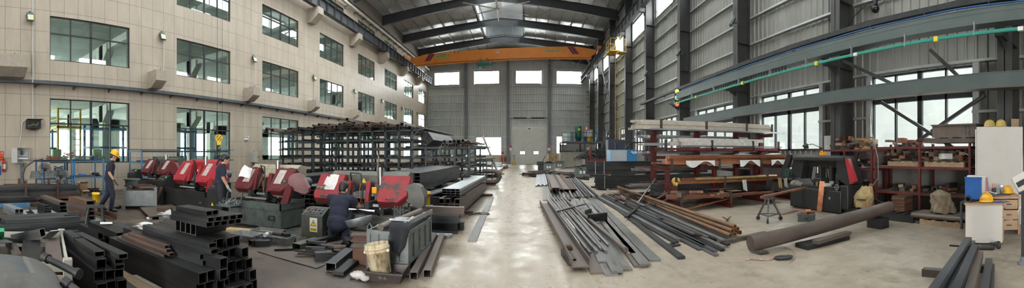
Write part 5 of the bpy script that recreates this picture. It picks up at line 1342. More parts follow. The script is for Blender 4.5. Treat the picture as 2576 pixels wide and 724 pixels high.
# ---------------------------------------------------------------- people
def blob(name,mat,parent,caps=(),ells=(),voxel=.011,smooth=3,cyls=()):
    b=MB()
    for (p,q,r0,r1) in caps:
        b.cyl(p,q,r0,r1,n=14);b.ell(p,r0,12,8);b.ell(q,r1,12,8)
    for (p,q,r0,r1) in cyls:b.cyl(p,q,r0,r1,n=16)
    for e in ells:
        if len(e)==2:b.ell(e[0],e[1],16,11)
        else:b.ell((0,0,0),e[1],16,11,mat=Matrix.Translation(e[0]) @ e[2])
    o=bpy.data.objects.new(name,b.mesh(name,mat));COL.objects.link(o)
    m=o.modifiers.new('r','REMESH');m.mode='VOXEL';m.voxel_size=voxel;m.use_smooth_shade=True
    if smooth:s_=o.modifiers.new('s','SMOOTH');s_.iterations=smooth;s_.factor=.5
    me=bpy.data.meshes.new_from_object(o.evaluated_get(bpy.context.evaluated_depsgraph_get()))
    me.name=name;old=o.data;o.modifiers.clear();o.data=me;bpy.data.meshes.remove(old)
    if not me.materials:me.materials.append(mat)
    o.parent=parent
    return o
def frameM(o,f,up):
    f=Vector(f).normalized();s=Vector(up).cross(f).normalized();u=f.cross(s)
    m=Matrix((f,s,u)).transposed().to_4x4();m.translation=o
    return m
def hand(w,d,n,r=1.0,curl=.5,side=1):
    """capsules of a hand from wrist w, pointing along d, palm normal n; side +1: thumb towards d x n"""
    d=Vector(d).normalized();n=(Vector(n)-d*Vector(n).dot(d)).normalized();s=d.cross(n)*side;w=Vector(w);out=[]
    pc=w+d*.05
    out+=[(w,w+d*.03,.024*r,.028*r)]
    for k,(o,L,q) in enumerate(((.030,.070,.0098),(.010,.078,.0102),(-.011,.072,.0098),(-.031,.056,.0088))):
        kn=w+d*(.088-.006*abs(k-1))+s*o
        out.append((w+d*.02+s*o*.6,kn,.019*r,.0135*r))
        a1=curl*.7;a2=curl*1.6;a3=curl*2.3
        p1=kn+(d*cos(a1)+n*sin(a1))*L*.5;p2=p1+(d*cos(a2)+n*sin(a2))*L*.3;p3=p2+(d*cos(a3)+n*sin(a3))*L*.24
        out+=[(kn,p1,q*1.1*r,q*r),(p1,p2,q*r,q*.92*r),(p2,p3,q*.92*r,q*.82*r)]
    b0=w+d*.03+s*.025;b1=b0+(d*.6+s*.6+n*.35).normalized()*.042;b2=b1+(d*.85+s*.2+n*.4).normalized()*.034
    out+=[(b0,b1,.0145*r,.0125*r),(b1,b2,.0125*r,.010*r)]
    return out
def person(label,loc,rz,J,shirt=NAVY,trous=NAVY,gloves=None,hair='short',helmet=False,hf=(1,0,-.3),scale=1.0,hands=None,sleeve=.55):
    t=thing('person',label,'person',loc,rz,None,scale)
    P={k:V(*v) for k,v in J.items()}
    hm=frameM(P['head'],hf,(0,0,1));h3=hm.to_3x3().to_4x4()
    hp=lambda x,y,z:hm @ V(x,y,z)
    up=(P['chest']-P['pelvis']).normalized();lat=(P['shL']-P['shR']).normalized();fw=lat.cross(up)
    tor=Matrix((fw,lat,up)).transposed().to_4x4()
    mid=P['pelvis'].lerp(P['chest'],.5)
    caps=[(P['chest']+up*.10,P['neck'],.062,.056),(P['neck'],hp(-.025,0,-.05),.052,.049)]
    ells=[(P['pelvis'],(.105,.155,.12),tor),(mid,(.095,.135,.17),tor),(P['chest'],(.112,.165,.175),tor),
            (hp(-.014,0,.035),(.100,.077,.100),h3),(hp(.022,0,-.03),(.072,.064,.088),h3),(hp(.06,0,-.095),(.040,.040,.028),h3),(hp(.02,0,-.085),(.055,.052,.028),h3),
            (hp(.078,0,.02),(.018,.05,.013),h3),(hp(0,.078,-.015),(.022,.011,.033),h3),(hp(0,-.078,-.015),(.022,.011,.033),h3),(hp(.082,0,-.062),(.014,.022,.014),h3)]
    caps+=[(hp(.088,0,.005),hp(.108,0,-.028),.010,.0145)]
    hands=hands or {}
    hc={}
    for s in 'LR':
        sh,el,wr=P['sh'+s],P['el'+s],P['wr'+s]
        caps+=[(P['chest']+up*.10+lat*(.05 if s=='L' else -.05),sh,.065,.062),(sh,el,.055,.043),(el,wr,.043,.029)]
        d,n,cu=hands.get(s,((wr-el),(fw if True else fw),.5))
        sd=1 if s=='R' else -1
        caps+=hand(wr,d,n,1.0,cu,sd);hc[s]=(wr,d,n,cu,sd)
        hi,kn,an,to=P['hip'+s],P['kn'+s],P['an'+s],P['to'+s]
        caps+=[(hi,kn,.088,.058),(kn,kn.lerp(an,.35),.056,.058),(kn.lerp(an,.35),an,.056,.038),(an,to,.036,.03)]
    blob('body',SKIN,t,caps,ells,.0095,2)
    # clothing
    sc=[(P['chest']+up*.10+lat*.05,P['shL'],.078,.078),(P['chest']+up*.10-lat*.05,P['shR'],.078,.078),(P['chest']+up*.12,P['neck'].lerp(P['chest'],.35),.078,.066)]
    cy=[]
    for s in 'LR':
        q=P['sh'+s].lerp(P['el'+s],sleeve*1.5 if sleeve<.6 else sleeve);sc.append((P['sh'+s],P['sh'+s].lerp(P['el'+s],.35),.076,.074));cy.append((P['sh'+s].lerp(P['el'+s],.2),q,.072,.068))
    hem=P['pelvis']-up*.05
    se=[(P['chest'],(.138,.192,.19),tor),(mid,(.136,.178,.20),tor),(P['pelvis']+up*.03,(.145,.192,.13),tor)]
    sh_o=blob('shirt',shirt,t,sc,se,.012,3,cy)
    collar=MB().lathe([(.066,0),(.074,.05),(.062,.052),(.058,.01)],18,mat=frameM(P['neck'].lerp(P['chest'],.22),fw,up)).build('collar',shirt,sh_o)
    MB().cbx(.13,.138,.03,.12,-.05,.06,.004).xf(Matrix.Translation(P['chest']) @ tor).build('pocket',shirt,sh_o)
    tc_=[]
    tcy=[]
    for s in 'LR':
        hi,kn,an=P['hip'+s],P['kn'+s],P['an'+s]
        tc_+=[(hi,kn,.108,.078),(kn,kn.lerp(an,.3),.077,.075)];tcy.append((kn.lerp(an,.2),kn.lerp(an,1.07),.076,.064))
    blob('trousers',trous,t,tc_,[(P['pelvis']-up*.03,(.122,.170,.125),tor)],.012,3,tcy)
    for s in 'LR':
        an,to=P['an'+s],P['to'+s];d=(to-an);d2=V(d.x,d.y,d.z);hl=an-d2.normalized()*.045
        o=blob('shoe',SHOE,t,[(hl-V(0,0,.025),an-V(0,0,.02),.042,.046),(an-V(0,0,.02),to,.046,.042),(hl-V(0,0,.03),to-V(0,0,.008),.036,.034)],[],.0095,2)
    # face details, hair, helmet
    each(MB().ell(hp(.086,.030,.006),.0085,8,6).ell(hp(.086,-.030,.006),.0085,8,6),'eye',BLACK,t)
    MB().ell((0,0,0),(.006,.022,.004),10,6,mat=Matrix.Translation(hp(.091,0,-.062)) @ h3).build('mouth',M('lips',(.35,.13,.11),None,.5),t)
    each(MB().ell((0,0,0),(.006,.018,.004),8,5,mat=Matrix.Translation(hp(.089,.031,.026)) @ h3).ell((0,0,0),(.006,.018,.004),8,5,mat=Matrix.Translation(hp(.089,-.031,.026)) @ h3),'eyebrow',HAIR,t)
    he=[(hp(-.026,0,.048),(.104,.088,.105),h3),(hp(-.055,0,-.005),(.066,.080,.085),h3)]
    if hair=='tail':he+=[(hp(-.115,0,.0),(.035,.035,.04),h3),(hp(-.145,0,-.07),(.03,.04,.09),h3),(hp(-.14,0,-.15),(.022,.03,.08),h3),(hp(.03,0,.105),(.05,.07,.035),h3)]
    else:he+=[(hp(.02,0,.105),(.06,.072,.035),h3)]
    blob('hair',HAIR,t,[],he,.010,1)
    if helmet:
        hb=hm @ Matrix.Translation((-.005,0,.055)) @ Matrix.Rotation(.06,4,'Y')
        helm_mesh(hb,t)
    if gloves:
        for s in 'LR':
            wr,d,n,cu,sd=hc[s];el=P['el'+s]
            blob('glove',gloves,t,hand(wr,d,n,1.28,cu,sd)+[(wr+(el-wr).normalized()*.05,wr,.037,.034)],[],.0085,1)
    return t
def helm_mesh(m,parent,mat=HELM):
    b=MB().lathe([(.001,.132),(.03,.130),(.07,.115),(.1,.082),(.116,.035),(.121,.0),(.128,-.004),(.129,-.012),(.119,-.010),(.1,.06),(.06,.1),(.001,.118)],26,mat=m @ Matrix.Diagonal((1.10,.96,1.08,1)))
    o=b.build('helmet_shell',mat,parent)
    MB().grid(lambda u,v:(.10+.085*v*cos((u-.5)*1.9),.118*sin((u-.5)*2.2)*(1-.1*v),.002-.02*v-.01*(2*u-1)**2),12,4).xf(m).build('helmet_peak',mat,o)
    MB().path([m @ V(.115*cos(a)*1.08,0,.138*sin(a)+.012) for a in [pi*(.06+.88*k/14) for k in range(15)]],.011,8).build('crown_ridge',mat,o)
    return o
W1=dict(pelvis=(0,0,.93),chest=(.045,0,1.27),neck=(.085,0,1.46),head=(.145,0,1.585),shL=(.05,.185,1.38),shR=(.05,-.185,1.38),elL=(-.02,.24,1.10),elR=(.03,-.235,1.10),wrL=(.06,.24,.86),wrR=(.17,-.235,.88),
          hipL=(0,.09,.90),hipR=(0,-.09,.90),knL=(-.03,.10,.49),knR=(.12,-.10,.50),anL=(-.26,.10,.115),anR=(.07,-.10,.08),toL=(-.10,.11,.045),toR=(.22,-.11,.04))
a1=ang(274)
person('man in navy work clothes and a yellow helmet walking past the blue racks, looking down',fl(274,531),pi/2-a1-pi/2-.05,W1,NAVY,NAVY,DGLOVE,'short',True,(1,-.05,-.42),.985)
W2=dict(pelvis=(0,0,.90),chest=(.03,0,1.20),neck=(.075,0,1.38),head=(.135,.0,1.485),shL=(.03,.165,1.30),shR=(.03,-.165,1.30),elL=(.05,.20,1.04),elR=(.05,-.215,1.04),wrL=(.19,.17,.86),wrR=(.17,-.21,.82),
          hipL=(0,.085,.88),hipR=(0,-.085,.88),knL=(.02,.09,.48),knR=(.03,-.09,.48),anL=(-.02,.09,.075),anR=(-.02,-.09,.075),toL=(.13,.10,.04),toR=(.13,-.10,.04))
p2=at(553,555,9.25);p2.z=0
person('woman with a black ponytail and grey gloves standing in front of the bright red saw',p2,pi/2-ang(553)-pi/2+.15,W2,NAVY,TROUS,GLOVE,'tail',False,(1,-.1,-.5),1.0)
# the man crouching at the big saw, seen from behind
W3=dict(pelvis=(-.10,0,.34),chest=(.10,0,.66),neck=(.22,-.01,.82),head=(.31,-.02,.915),shL=(.13,.19,.76),shR=(.16,-.19,.75),elL=(.34,.24,.58),elR=(.36,-.29,.60),wrL=(.56,.14,.60),wrR=(.58,-.16,.58),
          hipL=(-.06,.10,.33),hipR=(-.06,-.10,.33),knL=(.26,.17,.46),knR=(.25,-.13,.45),anL=(.02,.15,.10),anR=(-.04,-.13,.08),toL=(.17,.17,.045),toR=(.13,-.18,.04))
p3=fl(858,590)
person('man in navy work clothes crouching with his back turned at the big red saw',V(-3.36,6.22,0),pi/2-ang(858)-.28,W3,NAVY,NAVY,None,'short',False,(1,-.5,-.35),1.04,{'L':((.8,-.3,-.2),(0,-.3,-1),.8),'R':((.8,.3,-.1),(0,.3,-1),.8)},.6)
# ---------------------------------------------------------------- bins, trays and scrap around the saws
def steel_bin(label,loc,rz,w,d,h,mat,panels=3,legs=.1,group=None,hooks=True):
    t=thing('steel_bin',label,'bin',loc,rz,group)
    for x in (-1,1):
        for y in (-1,1):MB().bx(x*(w/2+.004),x*(w/2-.05),y*(d/2+.004),y*(d/2-.05),0,h+.004).build('corner_post',mat,t)
    b=MB();k=.012
    b.bx(-w/2+.02,w/2-.02,-d/2+.02,-d/2+.02+k,legs,h-.02).bx(-w/2+.02,w/2-.02,d/2-.02-k,d/2-.02,legs,h-.02).bx(-w/2+.02,-w/2+.02+k,-d/2+.02,d/2-.02,legs,h-.02).bx(w/2-.02-k,w/2-.02,-d/2+.02,d/2-.02,legs,h-.02).bx(-w/2+.02,w/2-.02,-d/2+.02,d/2-.02,legs,legs+k)
    b.build('shell',mat,t)
    b=MB()
    for z in (legs,h-.05):b.bx(-w/2,w/2,-d/2,-d/2+.03,z,z+.05).bx(-w/2,w/2,d/2-.03,d/2,z,z+.05).bx(-w/2,-w/2+.03,-d/2,d/2,z,z+.05).bx(w/2-.03,w/2,-d/2,d/2,z,z+.05)
    each(b,'rim_frame',mat,t)
    for j in range(1,panels):
        x=-w/2+w*j/panels;MB().bx(x-.025,x+.025,-d/2-.003,-d/2+.03,legs,h-.003).build('stiffener',mat,t)
        y=-d/2+d*j/panels;MB().bx(w/2-.03,w/2+.003,y-.025,y+.025,legs,h-.003).build('stiffener',mat,t)
    if hooks:
        for x in (-w/2+.03,w/2-.03):
            for y in (-d/2+.03,d/2-.03):MB().path([(x-.03,y,h-.03),(x-.03,y,h+.05),(x,y,h+.09),(x+.03,y,h+.05),(x+.03,y,h-.03)],.01,6).build('lifting_hook',mat,t)
    return t
def heap(cx,cy,z,rx,ry,n,seed,label,group,mats,rz=0.0,L=(.12,.4),T=(.03,.09),kinds=('bar','tube','bar','chan'),up=.12):
    """n short pieces laid one after another, each resting on those already under it"""
    r=random.Random(seed);m=Matrix.Translation((cx,cy,z)) @ Matrix.Rotation(rz,4,'Z');laid=[]
    for i in range(n):
        l=round(r.uniform(*L),1)+.02;w_=round(r.uniform(*T),2);h_=max(.02,round(w_*r.choice((.3,.5,.8)),2));best=None
        for k in range(9):
            x,y=r.uniform(-1,1)*rx,r.uniform(-1,1)*ry;a=r.uniform(-.7,.7)+(pi/2 if r.random()<.3 else 0)
            ps=[(x+cos(a)*l*t,y+sin(a)*l*t) for t in (-.5,-.36,-.22,-.08,.08,.22,.36,.5)]
            g=max([q[2] for q in laid if any((p[0]-u[0])**2+(p[1]-u[1])**2<((w_+q[1])*.52)**2 for p in ps for u in q[0])]+[0])
            if best is None or g<best[0]:best=(g,x,y,a,ps)
            if k>2 and best[0]<up*.8:break
        g,x,y,a,ps=best;laid.append((ps,w_,g+h_+.001));d=V(cos(a),sin(a),0)*l/2;c=V(x,y,g+h_/2+.0005)
        stock(r.choice(kinds),m @ (c-d),m @ (c+d),w_,h_,r.choice(mats),'steel_offcut',label,'offcut',group,t=.006)
q=fl(343,524);brz=1.0
steel_bin('light grey steel bin of scrap standing beside the helmeted man',q+V(-.1,.2,0),brz,.98,.8,.55,LBING,3)
heap(q.x-.1,q.y+.2,.53,.34,.26,18,21,'rusty scrap piece heaped in the light grey bin beside the helmeted man','scrap in the light grey bin',[RUST,SCRAP,BRNST],brz,(.2,.5),up=.14)
b=MB().cbx(-.2,.2,-.16,.16,0,.2,.02).bx(-.24,.24,-.2,.2,.2,.24);b.xf(Matrix.Translation((q.x-.42,q.y+.1,.62)) @ Matrix.Rotation(.9,4,'Z'));one('machine_block',b,MACHG,'grey-green machine block lying on the scrap in the light grey bin','machine part')
q3=fl(387,524);stock('bar',q3+V(0,0,.02),q3+V(-.02,.30,.62),.1,.03,RUST,'leaning_bar','rusty flat bar leaning on the right end of the light grey bin','bar')
stock('bar',fl(290,527)+V(0,0,.04),fl(298,522)+V(.1,0,.04),.08,.08,BLACKST,'steel_block','black steel block on the floor at the left foot of the light grey bin','block')
# helpers for flat plates given by floor points
def plate(pts,z0,z1,name,mat,label,cat='plate'):
    return one(name,MB().prism([(p.x,p.y) for p in pts],z0,z1,'z'),mat,label,cat)
P0=[fl(352,521,.09),fl(432,513,.09),fl(472,534,.09),fl(376,545,.09)]
plate(P0,.07,.09,'floor_plate',PLYW,'oily board on blocks in front of the bright red saw')
c0=(P0[0]+P0[1]+P0[2]+P0[3])/4
for k,(dx,dy) in enumerate(((-.45,0),(.05,-.1),(.5,.1))):one('wooden_block',MB().cbx(c0.x+dx-.08,c0.x+dx+.08,c0.y+dy-.25,c0.y+dy+.25,0,.068,.005),WOOD,'wooden block under the oily board, %s of three'%['left','middle','right'][k],'block')
q=fl(414,530,.09);one('rust_block',MB().cbx(-.2,.2,-.09,.09,0,.09,.01).xf(Matrix.Translation(q) @ Matrix.Rotation(.75,4,'Z')),RUST,'rusty red block lying on the oily board before the bright red saw','block')
def tray(label,loc,rz,w,d,h,mat,tilt=None,group=None):
    t=thing('metal_tray',label,'tray',loc,rz,group)
    if tilt:t.rotation_euler=(tilt[0],tilt[1],rz)
    b=MB();k=.008;s=.03
    lo=[(-w/2+s,-d/2+s),(w/2-s,-d/2+s),(w/2-s,d/2-s),(-w/2+s,d/2-s)];hi=[(-w/2,-d/2),(w/2,-d/2),(w/2,d/2),(-w/2,d/2)]
    vs=[(x,y,0) for x,y in lo]+[(x,y,h) for x,y in hi]+[(x*.95,y*.95,h) for x,y in hi]+[(x*.95,y*.95,.012) for x,y in lo]
    fs=[(3,2,1,0),(12,13,14,15)]
    for i in range(4):j=(i+1)%4;fs+=[(i,j,j+4,i+4),(i+4,j+4,j+8,i+8),(i+8,j+8,j+12,i+12)]
    b.add(vs,fs);b.build('pan',mat,t)
    rm_=MB().bx(-w/2-.012,w/2+.012,-d/2-.012,-d/2+.0,h-.018,h).bx(-w/2-.012,w/2+.012,d/2,d/2+.012,h-.018,h);each(rm_,'rolled_rim',mat,t)
    dm=MB()
    for (px_,s_) in ((-.03,1),(.03,1)):dm.prism([(px_-.035,h*.5),(px_,h*.28),(px_+.035,h*.5),(px_,h*.72)],-d/2-.002,-d/2+.012,'y')
    dm.build('stamped_diamonds',mat,t)
    return t
q=fl(420,549);tray('zinc tray with a folded paper in it, before the oily board',q,.72,.42,.28,.13,ZINC)
one('folded_paper',MB().add([(-.13,0,0),(.1,0,.0),(.08,.03,.13),(-.02,.0,.1),(.13,-.05,.02)],[(0,1,2,3),(1,4,2)]).xf(Matrix.Translation(q+V(-.02,.02,.10)) @ Matrix.Rotation(.72,4,'Z')),WHITEP,'folded white paper standing in the zinc tray before the oily board','paper')
one('wooden_block',MB().cbx(-.07,.07,-.05,.05,0,.05,.01).xf(Matrix.Translation(fl(376,551))),SIGNW,'small white block on the floor left of the zinc tray','block')
q=fl(520,519);
for r_ in range(2):
    for k in range(2):stock('ibeam' if r_==0 else 'tube',q+V(-.4+.05*r_,.12*k,.07+.13*r_),q+V(.32,.12*k,.07+.13*r_),.11,.12,BRNST,'steel_section','short brown section in front of the bright red saw, %s %s'%(['lower','upper'][r_],['front','rear'][k]),'section','short sections before the red saw',t=.012)
q=fl(620,562);tray('zinc tray of rusty chips at the end of the crowned tube stack',q+V(0,.1,0),.2,.62,.4,.13,ZINC)
one('chip_heap',MB().grid(lambda u,v:(-.2+.4*u,-.13+.26*v,.05+.1*sin(pi*u)*sin(pi*v)+.008*sin(30*u)*sin(27*v)),14,10).xf(Matrix.Translation(q+V(0,.1,0)) @ Matrix.Rotation(.2,4,'Z')),DCOPPER,'heap of rusty chips in the zinc tray at the end of the tube stack','chips')['kind']='stuff'
q=fl(618,607);tray('grey tray on the floor right of the large tube stack',q+V(-.1,.15,0),.1,.55,.38,.12,ZINC)
one('timber_board',MB().cbx(-.55,.55,-.11,.11,0,.07,.01).xf(Matrix.Translation(fl(625,588)+V(0,.1,0)) @ Matrix.Rotation(.35,4,'Z')),M('pale_timber',(.46,.34,.16),(.34,.25,.12),.8,0,6),'pale timber board on the floor right of the large tube stack','board')
q=fl(663,597);tray('grey-green tray holding bar ends on the floor before saw thirty-two',q+V(0,.15,0),.15,.62,.32,.13,BING)
q=fl(690,616);tr=tray('long zinc tray with stamped diamonds on the floor before saw thirty-two',q+V(0,.15,0),.12,.52,.3,.15,ZINC)
b=MB().cyl((-.2,-.02,.16),(-.16,-.1,.17),.035,n=12)
one('round_bar_end',MB().cyl((q.x-.2,q.y+.05,.165),(q.x-.17,q.y-.06,.165),.036,n=14),SIGNW,'pale round bar end on the rim of the stamped zinc tray','bar end')
one('dark_part',MB().cbx(q.x-.12,q.x+.1,q.y+.06,q.y+.22,.155,.21,.02),OILPAN,'dark flat casting lying on the stamped zinc tray','casting')
one('round_part',MB().cyl((q.x+.18,q.y+.14,.155),(q.x+.18,q.y+.14,.215),.07,n=16),MACHD,'dark round casting lying on the stamped zinc tray','casting')
for k,(px_,py_,m_) in enumerate(((652,607,STEEL),(660,618,STEELB),(645,616,BLACKST))):one('channel_offcut',MB().chan((-.13,0,.05),(.13,0,.05),.12,.1,.01).xf(Matrix.Translation(fl(px_,py_)) @ Matrix.Rotation(.3+.5*k,4,'Z')),m_,'short dark channel offcut on the floor left of the stamped tray, %s'%['rear','front','leftmost'][k],'offcut')
q=fl(778,543);tray('pale blue zinc basin on the floor between the maroon and the big saw',q+V(0,.1,0),.1,.42,.34,.12,M('blue_zinc',(.26,.37,.42),(.18,.27,.31),.4,.5,6))
P1=[fl(648,634),fl(797,676),fl(845,655),fl(838,612),fl(745,597)]
plate(P1,.004,.014,'floor_plate',PLYW,'large oily steel plate on the floor in front of the crouching man')
P2=[fl(690,580),fl(742,569),fl(800,590),fl(760,604)]
plate(P2,.002,.012,'floor_plate',OLIVE,'olive floor plate between saw thirty-two and the crouching man')
# offcuts on the plate
sp_=[('chan',(745,630),(800,614),.18,.10,OLIVE,'olive channel offcut at the left of the scrap on the plate'),('bar',(795,614),(850,597),.12,.03,STEELB,'bright flat bar on the scrap in front of the crouching man'),
       ('bar',(776,628),(842,612),.12,.08,STEEL,'dark bar lying across the scrap on the plate'),('tube',(792,656),(835,654),.14,.12,STEELB,'short blue-grey square tube on the edge of the plate'),
       ('tube',(832,686),(880,645),.15,.12,STEELB,'open square tube pointing at the camera below the scrap'),('bar',(850,695),(890,662),.16,.05,BLACKST,'black flat bar beside the open square tube'),
       ('tube',(880,610),(908,600),.15,.15,STEELB,'square tube offcut standing open behind the rusty plates'),('bar',(800,640),(860,628),.14,.03,SCRAP,'brown flat offcut in the middle of the scrap on the plate'),
       ('bar',(830,640),(885,618),.1,.04,BLACKST,'black bar crossing the scrap on the plate'),('bar',(855,650),(900,618),.12,.04,BRNST,'brown bar behind the open square tube'),
       ('angle',(728,612),(742,610),.08,.08,RUST,'rusty small angle at the left end of the scrap on the plate'),('bar',(690,633),(738,631),.03,.03,BLACKST,'thin dark rod lying on the large oily plate'),
       ('bar',(850,628),(905,600),.1,.1,BRNST,'brown square bar leaning behind the scrap'),('bar',(810,600),(845,590),.2,.12,BLACKST,'black block at the foot of the crouching man')]
for (kd,a,c,w_,h_,m_,lb) in sp_:stock(kd,fl(*a)+V(0,0,h_/2+.016+(.06 if 'across' in lb or 'crossing' in lb else 0)),fl(*c)+V(0,0,h_/2+.016+(.06 if 'bright flat' in lb or 'across' in lb else 0)),w_,h_,m_,'steel_offcut',lb,'offcut','offcuts on the oily plate',t=.008)
c1=fl(850,632);heap(c1.x,c1.y,.016,.55,.42,34,5,'small dark offcut in the scrap heap between the oily plate and the grey bin','scrap heap before the crouching man',[BLACKST,STEEL,SCRAP,BRNST],.4,(.12,.4),(.03,.1),up=.17)
for k in range(7):
    z=.27+.026*k
    stock('bar',fl(900,668)+V(-.15+.02*(k%3),.1,z),fl(900,668)+V(.22+.02*(k%2),.22,z),.2,.022,RUST if k>2 else SCRAP,'rusty_plate','rusty flat plate in the small stack left of the stained pail, %s from the bottom'%ordinal(k),'plate','rusty plates left of the pail')
q=fl(900,668);one('rusty_box',MB().cbx(q.x-.12,q.x+.2,q.y+.06,q.y+.3,0,.255,.01),RUST,'rusty box section carrying the small stack of rusty plates','box')
t=thing('metal_trough','dented zinc trough tilted on the scrap beside the crouching man','trough',(-2.80,5.98,.385),.25);t.rotation_euler=(-.12,-.26,.25);t.scale=(.78,)*3;one('steel_block',MB().cbx(-2.95,-2.62,5.85,6.12,0,.31,.01),BLACKST,'dark block under the dented zinc trough beside the crouching man','block')
b=MB();b.lathe([(.0,0),(.21,.0),(.24,.17),(.255,.175),(.255,.16),(.22,.015),(0,.012)],26,mat=Matrix.Diagonal((1.25,.9,1,1)));b.build('pan',ZINC,t)
q=fl(895,700);one('white_rag',MB().ell((0,0,.05),(.12,.08,.05)).ell((.1,-.03,.035),(.07,.06,.035)).jitter(.012).xf(Matrix.Translation(q+V(0.05,0,0))),LINER,'dirty white rag on the floor left of the brown oil pan','rag')
# the bin with rods, pail, oil pan
gb=steel_bin('grey-green steel bin with round rods and a black rag beside the aisle',(-1.9,5.6,0),.0,.62,1.3,.55,BING,4)
rods=[((-2.15,5.3,.50),(-1.80,5.75,.62),.02,CHROME),((-2.12,5.2,.50),(-1.75,5.72,.64),.018,CHROME),((-2.0,5.35,.42),(-1.97,5.30,.66),.028,GALV),((-1.88,5.35,.42),(-1.82,5.28,.64),.022,GALV),((-2.05,5.15,.45),(-2.1,5.08,.60),.03,GALV),((-1.95,5.5,.4),(-1.78,5.5,.63),.024,BRIGHT)]
for k,(a,c,r_,m_) in enumerate(rods):stock('rod',a,c,2*r_,2*r_,m_,'round_rod','bright round rod sticking up in the grey-green bin, %s from the left'%ordinal(k),'rod','round rods in the grey-green bin')
stock('rod',(-1.99,4.93,.60),(-1.74,6.1,.68),.10,.10,BRNST,'round_bar','thick brown round bar lying across the grey-green bin','round bar')
stock('angle',(-1.78,5.25,.62),(-1.62,6.15,.68),.16,.07,GALV,'angle_iron','bright angle iron lying across the grey-green bin beside the round bar','angle iron',t=.01)
for k in range(4):stock('bar',(-2.12+.05*k,5.85,.55),(-2.2+.05*k,6.1,.74),.03,.012,BLACKST,'flat_strip','dark flat strip standing in the rear of the grey-green bin','strip','dark strips in the rear of the bin')
one('dark_tool',MB().cbx(-1.90,-1.62,5.12,5.36,.672,.692,.008).bx(-1.86,-1.68,5.16,5.3,.692,.705),ZINC,'grey clipboard-like tool lying on the corner of the grey-green bin','tool')
def rag(u,v):
    x=-1.86+.30*u;a=v*.55
    if a<.1:return (x,5.1-a,.665)
    d=a-.1
    return (x+.05*sin(6*u)*d+(.12-.3*u)*d*.8,4.912-.02*sin(9*u+3*d),.655-d*(1-.55*abs(u-.4)))
one('black_rag',MB().grid(rag,16,14),CLOTH,'black rag hanging over the front of the grey-green bin','rag')
pan=fl(966,706);t=tray('brown oil pan with scraps under the stained pail',pan+V(0,.12,0),.08,.50,.42,.13,OILPAN)
heap(pan.x+.08,pan.y+.14,.015,.14,.1,9,77,'small dark scrap lying in the brown oil pan','scraps in the oil pan',[BLACKST,ZINC,STEEL],.1,(.1,.2),(.02,.05),('bar',),.08)
pl=bucket(pan+V(-.10,.14,.045),'rust-stained white pail leaning in the brown oil pan',PAIL,.165,.40,bail=False);pl.rotation_euler=(0.0,-.17,0)
MB().lathe([(.155,.0),(.168,.005),(.168,.045),(.155,.05)],24,mat=Matrix.Translation((0,0,.28))).build('rim_band',PAIL,pl);each(MB().ell((-.17,-.04,.3),.02,8,6).ell((.17,-.04,.3),.02,8,6),'handle_boss',SIGNW,pl)
for k,((a,c),lb) in enumerate(zip((((-1.435,4.70,.052),(-1.75,7.1,.052)),((-1.29,4.84,.052),(-1.60,7.1,.052))),('left of two square tubes lying along the grey-green bin','right of two square tubes lying along the grey-green bin'))):
    stock('tube',a,c,.10,.10,BRNST,'square_tube',lb,'tube','two tubes along the bin',t=.005)
one('bright_sheet',MB().bx(-1.95,-1.45,7.14,7.4,0,.05).bx(-1.9,-1.5,7.16,7.36,.05,.055),GALV,'bright folded sheet on the floor behind the two square tubes','sheet')
# I-beams lying across behind the bin
for k,(z,x0,x1,y,m_) in enumerate(((.085,-2.55,-1.42,7.85,STEEL),(.085,-2.55,-1.32,8.05,BLACKST),(.255,-2.5,-1.40,7.9,STEELB),(.42,-2.6,-1.30,7.95,BRNST))):
    stock('ibeam',(x0,y,z),(x1,y,z),.16,.165,m_,'steel_beam','short I-beam lying across behind the grey-green bin, %s'%['bottom front','bottom rear','middle','topmost'][k],'beam','I-beams behind the grey-green bin',t=.016)
stock('bar',(-2.6,7.62,.015),(-1.38,7.62,.015),.1,.03,BLACKST,'flat_bar','black flat bar on the floor in front of the stacked I-beams','bar')
# tube stack along the aisle: rusty below, galvanised on top
yn,yf=9.36,15.6
for k in range(2):one('bearer',MB().cbx(-2.35,-1.42+.15*k,yn+.7+4.3*k,yn+.85+4.3*k,0,.085,.005),RUST,'%s wooden bearer under the rusty tube stack by the aisle'%['near','far'][k],'bearer')
for r_ in range(2):
    for k in range(4):
        x=-2.13+.135*k;stock('tube',(x,yn+.02*((k+r_)%3),.155+.135*r_),(x+.02,yf+.05*(k%2),.155+.135*r_),.132,.132,BRNST,'rusty_tube','big rusty square tube in the aisle-side stack, %s row, %s from the left'%(['bottom','second'][r_],ordinal(k)),'tube','rusty tubes by the aisle',t=.008)
for k in (0,1.15,3):
    x=-2.13+.135*k
    stock('tube',(x,yn+.05,.425),(x+.02,yf,.425),.132,.132,BRNST,'rusty_tube','big rusty square tube in the aisle-side stack, third row, %s'%{0:'left',1.15:'middle',3:'right'}[k],'tube','rusty tubes by the aisle',t=.008)
for k in range(2):one('bearer',MB().cbx(-2.2,-1.62+.12*k,yn+.8+4*k,yn+.9+4*k,.493,.533,.005),RUST,'%s spacer between rusty and bright tubes by the aisle'%['near','far'][k],'bearer')
for r_ in range(3):
    for k in range(4):
        x=-2.10+.118*k;stock('tube',(x,yn+.25,.566+.064*r_),(x+.03,yf-.1,.566+.064*r_),.116,.062,GALV if r_==2 else STEELB,'galvanised_tube','bright flat tube of the aisle-side bundle, %s row, %s from the left'%(['lower','middle','top'][r_],ordinal(k)),'tube','galvanised bundle by the aisle',t=.004)
stock('bar',(-1.0,7.0,.012),(-1.26,14.1,.012),.17,.022,BRIGHT,'flat_bar','long wide flat bar lying on the floor along the hazard line','flat bar')
one('strap_loop',MB().path([(-1.5,9.9,.02),(-1.3,10.1,.03),(-1.1,9.95,.02),(-.98,10.1,.02),(-1.15,10.25,.02),(-1.4,10.2,.02)],.02,6),STRAP,'dirty lifting strap on the floor across the long flat bar','strap')
